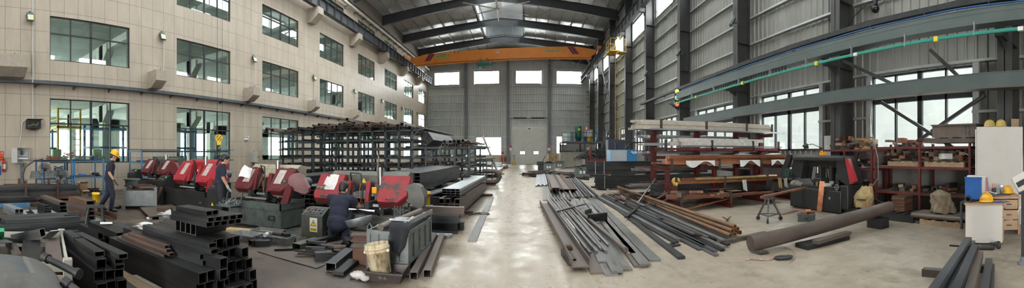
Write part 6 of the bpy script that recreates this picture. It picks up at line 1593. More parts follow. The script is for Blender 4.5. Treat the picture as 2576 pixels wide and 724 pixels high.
# yellow bucket on a dark trestle
tr=thing('trestle','dark small trestle under the yellow bucket behind the big saw','trestle',(-2.42,8.75,0),.2)
MB().bx(-.22,.22,-.14,.14,.36,.40).build('top_board',BLACKST,tr)
for x in (-.18,.18):
    for y in (-.11,.11):MB().bar((x*1.1,y*1.1,0),(x*.9,y*.9,.36),.035,.035).build('leg',BLACKST,tr)
bucket((-2.38,8.72,.402),'yellow bucket standing on the dark trestle behind the big saw',YELLOW,.14,.33)
for k in range(6):stock('bar',(-2.95+.06*k,9.2,.52+.0*k),(-2.6+.06*k,12.2,.52),.05,.04,GALV,'flat_bar','bright bar in the row behind the yellow bucket','bar','bright bars behind the yellow bucket')
for k in range(2):one('bearer',MB().cbx(-3.1,-2.2,9.6+2*k,9.7+2*k,0,.498,.005),BLACKST,'%s support of the bright bars behind the yellow bucket'%['near','far'][k],'support')
# stock bundles feeding the saws from behind
def bundle(x,y0,y1,nx,nz,w_,h_,z0,mat,label,group,kind='tube',t=.005):
    for r_ in range(nz):
        for k in range(nx):stock(kind,(x+w_*1.02*k,y0+.03*((k+r_)%2),z0+h_/2+h_*1.01*r_),(x+w_*1.02*k,y1,z0+h_/2+h_*1.01*r_),w_,h_,mat,'stock_tube',label,'tube',group,t=t)
bundle(-3.75,9.6,15.6,7,5,.15,.10,.62,STEEL,'dark tube of the thick bundle behind the big red saw','thick bundle behind the big saw')
for k in range(3):one('roller_stand',MB().bx(-3.95,-2.6,10+2.3*k,10.15+2.3*k,.5,.61).bx(-3.9,-3.8,10.02+2.3*k,10.13+2.3*k,0,.5).bx(-2.75,-2.65,10.02+2.3*k,10.13+2.3*k,0,.5),MACHG,'%s roller stand under the thick bundle behind the big saw'%['near','middle','far'][k],'stand')
bundle(-3.4,11.4,17.2,5,2,.16,.14,.02,BRNST,'brown section lying on the floor behind the big saw','brown sections behind the big saw','chan',.01)
bundle(-5.0,9.0,14.8,8,4,.12,.11,.02,STEELB,'blue-grey tube of the floor bundle between the two nearest saws','floor bundle between the nearest saws')
bundle(-6.3,9.4,15.2,8,5,.15,.13,.02,STEELB,'blue-grey tube of the floor bundle behind the maroon saw','floor bundle behind the maroon saw')
bundle(-8.0,9.4,15.2,7,6,.16,.14,.02,STEEL,'dark tube of the tall floor bundle behind the woman','floor bundle behind the woman')
# ---------------------------------------------------------------- the long grey rack across the middle
RY0,RY1,RY2=18.7,20.9,23.2
rk=thing('stock_rack','long dark grey steel stock rack full of bars standing across behind the saws','rack',(-8.4,RY0,0))
RX=[-14.0+.747*i for i in range(16)]
LL=[.45,.95,1.42,1.90,2.38,2.87];RL=[.5,1.0,1.48,1.97]
def lx(x):return x+8.4
for i,x in enumerate(RX):
    top=2.92 if i<=11 else 2.02
    for y in (RY0,RY1,RY2):
        MB().ibeam((lx(x),y-RY0,0),(lx(x),y-RY0,top),.10,.10,.014,up=(0,1,0)).build('upright',RACKG,rk)
for j,z in enumerate(LL):
    for y in (RY0,RY1,RY2):
        MB().bx(lx(RX[0])-.3,lx(RX[11])+.1,y-RY0-.05,y-RY0+.05,z-.09,z).build('shelf_beam',RACKG,rk)
for j,z in enumerate(RL):
    for y in (RY0,RY1,RY2):
        MB().bx(lx(RX[11]),lx(RX[15])+.35,y-RY0-.052,y-RY0+.052,z-.09,z).build('shelf_beam',RACKG,rk)
for i in (11,12,13,15):
    z=2.86 if i==11 else 1.9
    MB().bar((lx(RX[i]),0,z-.38),(lx(RX[i])+.36,0,z-.03),.05,.05).build('gusset_brace',RACKG,rk)
cb_=MB().bar((lx(RX[12]),0.08,1.5),(lx(RX[13]),.08,1.9),.04,.04).bar((lx(RX[1]),.08,.5),(lx(RX[2]),.08,.9),.04,.04).xf(Matrix.Identity(4));each(cb_,'cross_brace',RACKG,rk)
for (x,z) in ((RX[15]+.1,1.97),(RX[11]+.1,2.87)):
    for y in (0,2.2,4.5):MB().bar((lx(x),y,z-.05),(lx(x)+.55,y,z+.04),.07,.07).build('side_arm',RACKG,rk)
rr=random.Random(17)
nl=['lowest','second-lowest','third','fourth','fifth','top']
for j,z in enumerate(LL[:5]):
    for i in range(11):
        n=3
        for k in range(n):
            x=RX[i]+.1+(.747-.2)*(k+rr.uniform(.15,.85))/n
            big=(j in (0,1) and rr.random()<.45) or rr.random()<.08
            w_=rr.choice((.12,.14)) if big else rr.choice((.05,.06,.08));h_=w_*rr.choice((.6,1)) if big else rr.choice((.03,.04,.05))
            kd=rr.choice(('tube','bar','bar','chan') if big else ('bar','bar','tube','pipe'))
            if kd=='pipe':h_=w_
            y0=RY0-rr.choice((.1,.2,.35,.6));h_=round(h_,3)
            stock(kd,(x,y0,z+h_/2+.001),(x+rr.uniform(-.02,.02),y0+rr.choice((5.0,5.6)),z+h_/2+.001),w_,h_,rr.choice((RUST,BLACKST,BRNST,STEEL)),'stored_bar',
                  'dark or rusty bar stored on the %s level of the long grey rack, left part'%nl[j],'bar','bars on the %s level of the long grey rack'%nl[j],t=.008)
for j,z in enumerate(RL[:3]):
    for i in range(11,15):
        for k in range(5):
            x=RX[i]+.12+.52*k/4;r_=rr.choice((.06,.08,.10));y0=RY0-rr.choice((.1,.2,.3,.45))
            kd=rr.choice(('pipe','pipe','tube','bar'));up=(.0 if k%2==0 else 0)
            stock(kd,(x,y0,z+r_/2),(x,y0+rr.choice((5.0,5.6)),z+r_/2),r_,r_,rr.choice((BRNST,GALV,STEEL,BRNST)),'stored_pipe',
                  'pipe or tube on the %s level of the long rack low right end'%nl[j],'pipe','pipes on the %s level of the low rack end'%nl[j],t=.012)
            if k in (1,3) and j<2:
                stock('pipe',(x-.06,y0-.1,z+.145),(x-.06,y0+5.0,z+.145),.09,.09,rr.choice((BRNST,GALV)),'stored_pipe','pipe lying uppermost on the %s level of the low rack end'%nl[j],'pipe','upper pipes on the %s level of the low rack end'%nl[j],t=.014)
# heap of rusty tubes on the very top, in three layers
for ly in range(3):
    n=(30,22,9)[ly]
    for k in range(n):
        u=(k+.5)/n;x=-14.05+8.3*u if ly==0 else -13.2+7.2*u if ly==1 else -11.6+4.6*u
        w_=rr.choice((.12,.14,.16));h_=rr.choice((.10,.12,.14));y0=RY0-rr.uniform(.15,1.1);z=2.872+.145*ly
        stock(rr.choice(('tube','tube','tube','chan')),(x+rr.uniform(-.1,.1),y0,z+h_/2),(x+rr.uniform(-.15,.15),y0+rr.choice((5.6,6.2)),z+h_/2),w_,h_,rr.choice((RUST,RUST,BRNST,BLACKST)),'rusty_tube',
              'rusty square tube heaped on top of the long grey rack, %s layer'%['lower','middle','upper'][ly],'tube','rusty tubes on top of the long rack, %s layer'%['lower','middle','upper'][ly],t=.01)
stock('pipe',(-13.6,16.6,3.06),(-14.0,22,3.06),.12,.12,RUST,'rusty_pipe','rusty pipe sticking out farthest at the upper left end of the long rack','pipe',t=.012)
stock('tube',(-13.4,16.9,2.955),(-13.9,22,2.955),.22,.16,BRNST,'steel_tube','wide brown tube sticking out at the left end of the long rack top','tube',t=.012)
stock('tube',(-9.0,17.6,3.42),(-9.9,22.5,3.36),.16,.16,BRNST,'steel_tube','dark tube end tipped up highest on the long rack top','tube',t=.012)
stock('tube',(-6.15,18.1,3.11),(-6.6,24,3.11),.2,.17,GALV,'bright_tube','bright square tube at the right end of the long rack top','tube',t=.012)
for k in range(5):stock(['pipe','tube'][k%2],(-5.62+.11*k,18.4+.1*k,2.93+.02*(k%2)),(-5.5+.11*k,26.0,2.93+.02*(k%2)),.09,.09,RUST if k%2 else BRNST,'long_pipe','long pipe lying along the right edge of the long rack top','pipe','pipes along the right edge of the rack top',t=.01)
# the heap on the low right end: a bundle of small tubes tipped on its edge, pipes, bright tubes
mb_=Matrix.Translation((-4.74,18.35,2.03)) @ Matrix.Rotation(-.62,4,'Y')
for r_ in range(6):
    for k in range(6):
        p=mb_ @ V(.075*k-.1,0,.085*r_+.17);q=p+V(.02,5.6,0)
        stock('tube',p,q,.072,.082,STEELB,'small_tube','small tube of the tipped bundle on the low right end of the long rack','tube','tipped tube bundle on the low rack end',t=.006,up=mb_.to_3x3() @ V(0,0,1))
hp_=[('pipe',-5.35,.13,BRNST),('pipe',-5.15,.10,BLACKST),('tube',-4.1,.16,BLACKST),('pipe',-3.85,.17,BRNST),('pipe',-3.6,.15,BLACKST),('pipe',-3.4,.16,RUST),('pipe',-3.18,.13,BRNST),('pipe',-2.95,.14,RUST),('pipe',-2.74,.13,BRNST),('pipe',-2.56,.10,BRNST)]
for k,(kd,x,d_,m_) in enumerate(hp_):stock(kd,(x,18.2+.12*(k%3),1.972+d_/2),(x+.05,24.0,1.972+d_/2),d_,d_,m_,'heaped_pipe','thick pipe lying on the low right end of the long rack, %s from the left'%ordinal(k),'pipe','thick pipes on the low rack end',t=.03)
h2=[('tube',-4.0,.15,GALV),('tube',-3.72,.14,BLACKST),('tube',-3.5,.16,GALV),('chan',-3.3,.16,BRNST),('pipe',-3.07,.2,BRNST),('pipe',-2.82,.13,RUST),('bar',-2.62,.1,BRNST)]
for k,(kd,x,d_,m_) in enumerate(h2):stock(kd,(x,18.3+.1*(k%2),2.15+d_/2),(x+.02,23.6,2.15+d_/2),d_,d_,m_,'heaped_tube','tube lying uppermost on the low right end of the long rack, %s from the left'%ordinal(k),'tube','uppermost tubes on the low rack end',t=.03 if kd=='pipe' else .01)
for k in range(4):stock('pipe',(-2.5+.1*k,18.9,1.3+.02*k),(-2.4+.12*k,25.4,1.34),.09,.09,BRNST,'long_pipe','long pipe on the side arms at the right end of the long rack','pipe','pipes on the side arms of the long rack',t=.01)
for y in (19.5,22.8):one('side_trestle',MB().bx(-2.6,-2.0,y,y+.06,1.19,1.25).bx(-2.05,-1.99,y,y+.06,0,1.25).bx(-2.6,-2.54,y,y+.06,0,1.25),RACKG,'%s grey trestle at the right end of the long rack'%('near' if y<20 else 'far'),'trestle')
# leaning pale tube, elbows, floor stock further along the left of the aisle
lt=thing('leaning_tube','long pale tube with red end leaning at the end of the long rack','tube',fl(1257,446))
tp=at(1214,341,25.2)-lt.location
MB().cyl((0,0,.05),tp,.075,n=14).build('tube',M('pale_tube',(.62,.60,.55),(.5,.48,.44),.35,.3,4),lt)
MB().cyl(tp,tp*1.015,.09,n=14).build('red_end',SIGNR,lt);MB().cyl(tp*.55,tp*.565,.085,n=14).build('coupling',ZINC,lt);MB().cbx(-.15,.15,-.15,.15,0,.12,.02).build('foot',BLACKST,lt)
el_=thing('pipe_elbow','big brown bent pipe elbow on the floor beyond the galvanised bundle','pipe elbow',fl(1236,466))
MB().path([(-.55,.3,.15)]+[(.1+.28*sin(a),.3,.43-.28*cos(a)) for a in [pi*k/8 for k in range(9)]]+[(-.45,.3,.71)],.12,12).build('elbow',BRNST,el_)
MB().cbx(-.3,.2,.1,.5,0,.03).build('saddle',RUST,el_)
rf=random.Random(31)
for g,(x0,y0,y1,n,z,m_) in enumerate(((-3.4,24.8,30.5,8,.0,[BRNST,STEEL]),(-4.2,31.5,37.5,10,.0,[STEEL,GALV]),(-3.6,38.5,44.5,8,.0,[RUST,BRNST]))):
    nm_=['nearest','middle','farthest'][g]
    for b_ in range(2):one('bearer',MB().cbx(x0-.1,x0+.22*n,y0+.8+3.6*b_,y0+.95+3.6*b_,0,.1,.005),WOOD,'%s bearer under the %s floor stock left of the aisle'%(['near','far'][b_],nm_),'bearer')
    for k in range(n):stock(rf.choice(('tube','bar','pipe')),(x0+.21*k,y0+rf.uniform(0,.5),.18),(x0+.21*k,y1-rf.uniform(0,.5),.18),.16,.16,rf.choice(m_),'floor_stock','long bar in the %s floor stock left of the aisle beyond the long rack'%nm_,'bar','%s floor stock left of the aisle'%nm_,t=.012)
for k in range(6):stock('tube',(-4.0+.25*k,45.6,.1),(-3.9+.25*k,50.5,.1),.2,.2,GALV,'floor_stock','bright tube on the floor near the far wall left of the door','tube','bright tubes near the far wall',t=.012)
for k in range(3):stock('pipe',(-6.6,46.2+.55*k,.26),(-2.9,46.2+.55*k,.26),.5,.5,[GALV,BRNST,GALV][k],'large_pipe','%s of three large pipes lying across near the far wall'%['nearest','middle','farthest'][k],'pipe','large pipes near the far wall',t=.03)
for k,px in enumerate((1262,1270)):
    p=ony(px,400,YF-.3)
    f=thing('fire_extinguisher','small red fire extinguisher hanging on the far wall, %s of two'%['left','right'][k],'fire extinguisher',(p.x,YF-.2,.35))
    MB().lathe([(0,0),(.11,0),(.12,.03),(.12,.6),(.07,.72),(.03,.78),(0,.78)],12).build('cylinder',REDX,f);MB().bx(-.04,.08,-.03,.03,.78,.86).build('valve_handle',BLACK,f)
p=ony(1266,385,YF-.15);one('fire_sign',MB().bx(p.x-.3,p.x+.1,YF-.13,YF-.12,1.5,1.85),SIGNR,'small red fire point sign on the far wall above the extinguishers','sign')
for px,lb in ((1284.5,'left'),(1381,'right')):
    p=ony(px,372,YF-.6);s_=thing('safety_notice','small red and white notice on the column %s of the far door'%lb,'sign',(p.x,YF-.60,p.z-.4))
    MB().bx(-.2,.2,0,.01,0,.8).build('board',SIGNW,s_);MB().bx(-.18,.18,-.005,0,.45,.76).build('red_field',SIGNR,s_)
pj=thing('pallet_jack','yellow and grey pallet jack parked left of the far door','pallet jack',ony(1293,412,52.5)*1);pj.location.z=0
MB().bx(-.28,-.12,-1.0,.2,.06,.14).bx(.12,.28,-1.0,.2,.06,.14).build('forks',YPAINT,pj);MB().cbx(-.25,.25,.2,.5,.1,.5,.03).build('pump_housing',YPAINT,pj);MB().path([(0,.4,.4),(0,.55,1.2),(-.2,.55,1.3),(.2,.55,1.3)],.03,6).build('handle',BLACKST,pj)
for x in (-.18,.18):MB().cyl((x-.05,.4,.09),(x+.05,.4,.09),.09,n=12).build('wheel',RUBBER,pj)
# ---------------------------------------------------------------- bars laid out right of the aisle
def lay(kd,near,far,w_,h_,z,m_,name,label,cat='bar',group=None,t=.008):
    a=fl(near[0],near[1],z);b=fl(far[0],far[1],z)
    return stock(kd,a+V(0,0,h_/2),b+V(0,0,h_/2),w_,h_,m_,name,label,cat,group,t=t)
ch=stock('chan',fl(1462,662,.12),fl(1368,507,.12),.26,.12,BRNST,'steel_channel','long rusty brown channel at the aisle edge of the bar field','channel',t=.016,up=(0,0,-1))
lay('chan',(1440,668),(1420,640),.12,.1,.0,BLACKST,'channel_offcut','short dark channel offcut under the near end of the long brown channel','offcut',t=.012)
lay('rod',(1436,665),(1419,632),.035,.035,.012,STEEL,'thin_rod','thin rod on the floor left of the long brown channel near end','rod')
one('rusty_clamp',MB().cbx(-.06,.06,-.05,.05,0,.16,.015).cyl((-.08,0,.1),(.08,0,.1),.03,n=10).xf(Matrix.Translation(fl(1428,640))),RUST,'rusty clamp standing beside the near end of the long brown channel','clamp')
# wide flats (two layers)
nA=5
rb2=random.Random(12)
for k in range(nA):
    u=k/(nA-1);nx=1502+146*u;ny=(690,694,682,672,657)[k];fx=1428+66*u;fy=498+6*(k%3)-4*u
    lay('bar',(nx,ny),(fx,fy),.185,.028,.0,BRIGHT if k%3 else BRNST,'flat_bar','wide flat steel bar in the bar field, %s from the aisle in the lower layer'%ordinal(k),'flat bar','wide flats right of the aisle, lower layer')
for k in range(4):
    u=k/3;nx=1518+105*u;ny=(660,686,640,668)[k];fx=1438+48*u;fy=500+5*(k%2)
    lay('bar',(nx,ny),(fx,fy),.16,.024,.030,BRIGHT,'flat_bar','wide flat steel bar in the bar field, %s from the aisle in the upper layer'%ordinal(k),'flat bar','wide flats right of the aisle, upper layer')
# round bars on the channel side
for k,(nx,ny,fx,d_) in enumerate(((1476,630,1376,.05),(1485,640,1381,.045),(1493,627,1386,.05),(1502,637,1391,.048),(1500,617,1396,.045),(1513,630,1401,.05),(1510,608,1406,.04),(1525,636,1411,.05),(1531,620,1416,.045))):
    lay('rod',(nx,ny),(fx,500-2*(k%3)),d_,d_,.058,ROUNDS,'round_bar','round steel bar lying beside the long brown channel, %s from the aisle'%ordinal(k),'round bar','round bars beside the long channel')
lay('rod',(1575,634),(1410,494),.085,.085,.06,BRNST,'round_bar','thickest round bar lying diagonally across the wide flats','round bar')
stock('bar',fl(1397,532,.135),fl(1470,513,.135),.09,.03,STEELB,'flat_bar','short flat bar laid across the round bars','flat bar')
a=fl(1502,556,.06);stock('tube',a+V(-.21,-.06,.09),a+V(.24,.1,.09),.1,.18,STEEL,'tube_block','short dark rectangular tube standing on the wide flats','tube',t=.008)
a=fl(1474,540,.06);stock('angle',a+V(-.1,-.1,.07),a+V(.12,.16,.07),.14,.14,STEELB,'angle_offcut','short open angle offcut on the wide flats left of the dark tube block','offcut',t=.012)
lay('bar',(1715,652),(1520,500),.12,.045,.0,STEEL,'flat_bar','single dark flat bar lying apart between the two bar groups','flat bar')
lay('bar',(1610,520),(1575,548),.08,.05,.07,STEEL,'bar_offcut','short dark offcut resting across the bars in the middle of the field','offcut')
# dark strips group
near=[(1700,612),(1707,605),(1762,630),(1772,622),(1803,645),(1800,634),(1818,632),(1822,624),(1790,612),(1832,618),(1838,610),(1848,606)]
for k,(nx,ny) in enumerate(near):
    u=k/11;lay('bar',(nx,ny),(1500+62*u,497-13*u),.085,.032,.0 if k%2==0 else .034,[STEEL,BRIGHT,STEELB][k%3],'steel_strip','long narrow steel strip in the group beside the rusty pipes, %s from the aisle'%ordinal(k),'strip','strips beside the rusty pipes')
for k in range(5):lay('bar',(1745+18*k,590+4*k),(1520+10*k,490),.07,.03,.069,[BRIGHT,STEEL][k%2],'steel_strip','narrow steel strip lying uppermost beside the rusty pipes, %s from the aisle'%ordinal(k),'strip','uppermost strips beside the rusty pipes')
for k,(nx,ny,z) in enumerate(((1862,590,.0),(1850,594,.0),(1838,597,.0),(1856,581,.075),(1843,586,.075),(1849,575,.15))):
    lay('pipe',(nx,ny),(1561-3.5*(k%3),477-3*(z>.1)-2*(z>0)),.085,.085,z+.06,ORUST,'rusty_pipe','long orange-rusted pipe, %s'%['bottom right of six','bottom middle of six','bottom left of six','middle right of six','middle left of six','topmost of six'][k],'pipe','orange-rusted pipes',t=.012)
lay('bar',(1925,590),(1800,618),.09,.07,.0,BRNST,'timber_bearer','old brown bearer on the floor under the near ends of the rusty pipes','bearer')
lay('bar',(1690,505),(1585,484),.08,.055,.0,RUST,'bearer','rusty bearer under the far ends of the rusty pipes','bearer')
a=fl(1659,548,.1);stock('tube',a+V(-.04,-.25,.02),a+V(.03,.2,.02),.10,.06,STEELB,'tube_offcut','short flat tube offcut lying on the strips below the rusty pipes','offcut',t=.008)
q=fl(1693,618);t=thing('base_plate','small black steel plate with a nut on the floor between the bar groups','plate',q,.3);MB().cbx(-.11,.11,-.09,.09,0,.03,.005).build('plate',BLACKST,t);MB().pipe((0,0,.03),(0,0,.07),.04,.022,6).build('nut',STEEL,t)
def strap(pts,w,label,th=.006):
    P=[Vector(p) for p in pts];b=MB();n=len(P)
    def fn(u,v):
        i=min(n-2,int(u*(n-1)+1e-6));f=u*(n-1)-i;p=P[i].lerp(P[i+1],f);d=(P[min(n-1,i+1)]-P[i]).normalized();s_=d.cross(V(0,0,1));s_=s_.normalized() if s_.length>.1 else V(1,0,0)
        return p+s_*w*(v-.5)
    b.grid(fn,(n-1)*3,2);o=one('lifting_strap',b,STRAP,label,'strap');m=o.modifiers.new('s','SOLIDIFY');m.thickness=th
a=fl(1600,515,.1);strap([a+V(-.3,.2,0),a+V(-.32,-.1,.08),a+V(-.1,-.35,.03),a+V(.2,-.3,.01),a+V(.5,-.05,.08),a+V(.75,.1,.02)],.09,'dirty lifting strap looped over the strips beside the rusty pipes, left part')
strap([a+V(.45,-.25,.02),a+V(.65,-.4,.12),a+V(.95,-.35,.2),a+V(1.05,-.15,.12),a+V(.8,.0,.05),a+V(.5,-.1,.14),a+V(.6,-.3,.22),a+V(.9,-.1,.3),a+V(1.15,.1,.42),a+V(1.25,.25,.3)],.1,'dirty lifting strap bunched over the rusty pipes')
a=fl(1545,490,.1);strap([a+V(-.5,-.1,0),a+V(-.35,.1,.05),a+V(0,.15,.06),a+V(.3,.0,.02),a+V(.2,-.15,.01),a+V(-.2,-.15,.04)],.09,'dark lifting strap curled on the far ends of the strips')
# further stock along the right of the aisle
for k in range(4):lay('chan',(1392+17*k,484),(1378+11*k,443),.26,.14,.05,[BRNST,RUST][k%2],'rusty_channel','broad rusty channel right of the aisle beyond the bar field, %s from the aisle'%ordinal(k),'channel','broad channels right of the aisle',t=.016)
stock('chan',fl(1398,480,.2)+V(0,0,.06),fl(1384,445,.2)+V(0,0,.06),.3,.14,BRNST,'rusty_channel','broad brown channel lying on top of the others right of the aisle','channel',t=.016)
for k in range(9):lay(['bar','rod','bar'][k%3],(1432+9*k,500-.4*k),(1412+5*k,452-.5*k),.09,.06,.0+.062*(k%2),[STEEL,BRIGHT,BLACKST][k%3],'long_bar','long dark bar in the group behind the wide flats, %s from the aisle'%ordinal(k),'bar','bars behind the wide flats')
for k in range(6):lay('bar',(1388+9*k,505),(1383+7*k,478),.09,.05,.0+.052*(k%2),[BRIGHT,STEEL][k%2],'long_bar','bright bar lying before the broad rusty channels, %s from the aisle'%ordinal(k),'bar','bars before the broad channels')
for ly in range(2):
    for k in range(6):lay('bar',(1350+5*k,466-2*(k%2)),(1352+3.2*k,432),.092,.07,.072*ly,GALV,'bright_flat','bright flat bar of the shining bundle at the right edge of the aisle, %s layer'%['lower','upper'][ly],'flat bar','shining bundle at the aisle, %s layer'%['lower','upper'][ly])
lay('bar',(1372,505),(1369,460),.18,.03,.0,BRIGHT,'flat_bar','single bright flat on the floor along the right edge of the aisle','flat bar')
q=fl(1415,442);heap(q.x+.3,q.y,.0,1.7,2.6,55,44,'long loose bar in the scattered pile beyond the broad channels','scattered bars beyond the channels',[SCRAP,BRNST,STEEL],1.2,(1.2,2.6),(.08,.2),('bar','tube','chan'),.25)
lay('bar',(1480,453),(1420,447),.14,.1,.0,BLACKST,'dark_bar','dark bar lying across on the floor before the grey bins','bar')
lay('bar',(1515,476),(1490,472),.14,.08,.0,BLACKST,'dark_bar','short dark bar on the floor left of the dark tube bundles','bar')
a=fl(1475,469);strap([a+V(-.6,.1,.02),a+V(-.2,-.1,.06),a+V(.1,.15,.02),a+V(.4,-.05,.08),a+V(.7,.1,.02)],.12,'dark rag-like strap on the floor left of the dark tube bundles')
# dark tube bundles, strapped, seen from the side
def sbundle(x0,x1,y0,nz,ny,s_,z0,label,group,mat,sx):
    for r_ in range(nz):
        for k in range(ny):stock('tube',(x0+.02*((k+r_)%3),y0+s_*1.01*k,z0+s_*1.01*r_+s_/2),(x1,y0+s_*1.01*k,z0+s_*1.01*r_+s_/2),s_,s_,mat,'bundled_tube',label,'tube',group,t=.008)
    for k,x in enumerate(sx):one('steel_band',MB().bx(x,x+.03,y0-s_/2-.006,y0-s_/2-.002,z0,z0+nz*s_*1.01),GALV,'%s bright band around the %s'%(['first','second'][k],group),'band',None)
sbundle(3.15,9.0,16.6,5,5,.115,.06,'dark square tube of the lower strapped bundle left of the red rack','lower dark tube bundle',STEEL,(3.5,))
sbundle(2.75,8.7,16.7,5,4,.115,.70,'dark square tube of the upper strapped bundle left of the red rack','upper dark tube bundle',STEEL,(3.1,3.5))
for k in range(2):
    one('bearer',MB().cbx(3.6+4*k,3.72+4*k,16.5,17.2,0,.058,.004),WOOD,'%s bearer under the dark tube bundles'%['left','right'][k],'bearer')
    one('bearer',MB().cbx(3.7+4*k,3.82+4*k,16.58,17.15,.642,.698,.004),WOOD,'%s spacer between the dark tube bundles'%['left','right'][k],'bearer')
# ---------------------------------------------------------------- red cantilever rack with copper
RFY=12.2;frX=[4.3,5.95,7.6,8.75]
PINM=M('brown_pin_steel',(.07,.045,.038),(.045,.032,.028),.6,.2,6)
rr_=thing('cantilever_rack','dark red cantilever rack loaded with copper and wrapped bars','rack',(6.5,RFY,0))
FL_=[(.26,2.35),(.70,2.0),(1.24,1.65),(1.84,1.15),(2.40,.75)]
for i,x in enumerate(frX):
    MB().ibeam((x-6.5,0,0),(x-6.5,0,2.5),.16,.18,.016,up=(0,1,0)).build('column',REDRK,rr_)
    MB().ibeam((x-6.5,-2.4,.08),(x-6.5,1.4,.08),.14,.16,.014).build('base_beam',REDRK,rr_)
    if i<3:MB().ibeam((x-6.5,-1.3,.16),(x-6.5,-1.3,1.24),.13,.13,.012,up=(0,1,0)).build('front_post',REDRK,rr_)
    for (z,L_) in FL_:
        MB().ibeam((x-6.5,-L_,z-.07),(x-6.5,.0,z-.07),.10,.13,.012).build('arm',REDRK,rr_);MB().bx(x-6.5-.035,x-6.5+.035,-L_-.03,-L_+.02,z-.12,z+(.34 if z>2 else .24)).build('stop_pin',PINM,rr_)
        if z>.5:MB().ibeam((x-6.5,0,z-.22),(x-6.5,1.25,z-.22),.10,.13,.012).build('rear_arm',REDRK,rr_)
MB().bx(-2.2,2.35,-1.18,-1.10,1.74,1.82).build('front_rail',REDRK,rr_)
MB().bx(-2.3,2.4,-.05,.05,.2,.3).bx(-2.3,2.4,-.05,.05,1.45,1.55).build('tie_beam',REDRK,rr_)
def pack(y0,z0,x0,x1,ny,nz,s_,mat,label,group,kd='bar',jag=.25,sd=1,hh=None,name='wrapped_bar',cat='bar'):
    r=random.Random(sd);hh=hh or s_
    for c in range(nz):
        for k in range(ny-(c>0 and ny>2)):
            a,b=x0+r.uniform(0,jag),x1-r.uniform(0,jag)
            stock(kd,(a,y0+s_*1.04*(k+.5*(c%2)),z0+hh*1.02*c+hh/2),(b,y0+s_*1.04*(k+.5*(c%2))+r.uniform(-.02,.02),z0+hh*1.02*c+hh/2),s_,hh,mat,name,label,cat,group,t=.008)
pack(RFY-.70,2.42,3.35,8.9,8,4,.08,PAPERW,'long bar wrapped in kraft paper on the top arms of the red rack','kraft-wrapped bars on the red rack top',jag=.4,sd=3,hh=.075)
stock('bar',(3.9,RFY-.80,2.425),(9.3,RFY-.80,2.425),.08,.05,GALV,'flat_bar','pale flat bar along the front edge under the kraft-wrapped bars','flat bar')
pack(RFY-1.1,1.90,4.55,8.2,4,2,.14,LINER,'bar wrapped in white paper on the second arms of the red rack','white-wrapped bars on the red rack',jag=.5,sd=5,hh=.12)
stock('bar',(4.9,RFY-1.02,1.87),(9.0,RFY-1.02,1.87),.10,.05,GALV,'flat_bar','pale flat bar along the front edge under the white-wrapped bars','flat bar')
pack(RFY-1.62,1.30,4.2,8.75,6,3,.115,COPPER,'bright copper bar in the big pack on the third arms of the red rack','big copper pack on the red rack',jag=.22,sd=7,hh=.095,name='copper_bar')
for k,(u0,u1) in enumerate(((4.75,5.75),(6.7,7.5),(8.0,8.7))):
    def sh(u,v,u0=u0,u1=u1):return (u0+(u1-u0)*u,RFY-1.70-.02*v-.02*sin(9*u),1.42-.22*v*(.55+.45*sin(7*u+k)) )
    one('torn_paper',MB().grid(sh,14,4),WHITEP,'torn white paper hanging from the big copper pack, %s'%['left','middle','right'][k],'paper')
one('torn_paper',MB().grid(lambda u,v:(6.8+1.9*u,RFY-1.45+.35*v,1.605+.03*sin(9*u)*v+.12*max(0,u-.8)),16,6),WHITEP,'white liner paper lying over the right half of the big copper pack','paper')
pack(RFY-1.95,.735,4.3,7.9,3,1,.12,COPPER,'copper flat on the fourth arms of the red rack','copper flats on the red rack',jag=.2,sd=9,hh=.07,name='copper_bar')
pack(RFY-1.6,.735,4.3,8.6,5,2,.12,DCOPPER,'tarnished copper bar on the fourth arms of the red rack behind the bright flats','tarnished bars on the red rack',jag=.6,sd=10,hh=.07,name='copper_bar')
stock('pipe',(4.9,RFY-1.98,.86),(8.0,RFY-1.98,.86),.10,.10,BRASS,'brass_tube','long brass tube on the fourth arms of the red rack','tube',t=.01)
one('yellow_wrapping',MB().ell((4.36,RFY-1.85,.82),(.12,.18,.10)).ell((4.3,RFY-1.95,.74),(.07,.12,.08)).jitter(.02),M('yellow_wrap',(.55,.36,.06),(.4,.25,.05),.7,0,9,bump=.3),'yellow wrapping around the left ends of the copper flats','wrapping')
for k,(x,z,mt) in enumerate(((6.55,.80,LINER),(8.0,.80,SACK),(8.25,.82,LINER))):
    one('paper_tag',MB().grid(lambda u,v:(x+.16*u+.05*v,RFY-2.06-.02*sin(6*u),z-.32*v-.06*u*v),5,8),mt,'paper scrap hanging from the fourth arms of the red rack, %s'%['left','middle','right'][k],'paper')
pack(RFY-2.3,.33,3.9,7.7,3,1,.13,DCOPPER,'reddish brown bar on the lowest arms of the red rack','lowest bars of the red rack',jag=.7,sd=12,hh=.06)
stock('bar',(4.0,RFY-2.62,.03),(7.0,RFY-1.9,.36),.10,.03,DCOPPER,'long_bar','long red-brown bar slanting from the floor onto the lowest arms','bar')
heap(5.3,RFY-1.7,.28,1.0,.35,12,61,'brown board or bar scrap on the lowest arms of the red rack','scrap on the lowest arms',[BRNST,DCOPPER,WOOD],0,(.8,1.6),(.08,.16),('bar',),.08)
for k in range(2):one('wooden_board',MB().cbx(5.6+.5*k,6.0+.5*k,RFY-2.1,RFY-1.8,.40+.05*k,.42+.05*k,.004),WOOD,'pale wooden board scrap on the lowest arms of the red rack, %s'%['left','right'][k],'board')
sbundle(4.0,8.6,RFY-.9,3,4,.12,.30,'blue-grey tube on the base of the red rack','tubes on the red rack base',STEELB,())
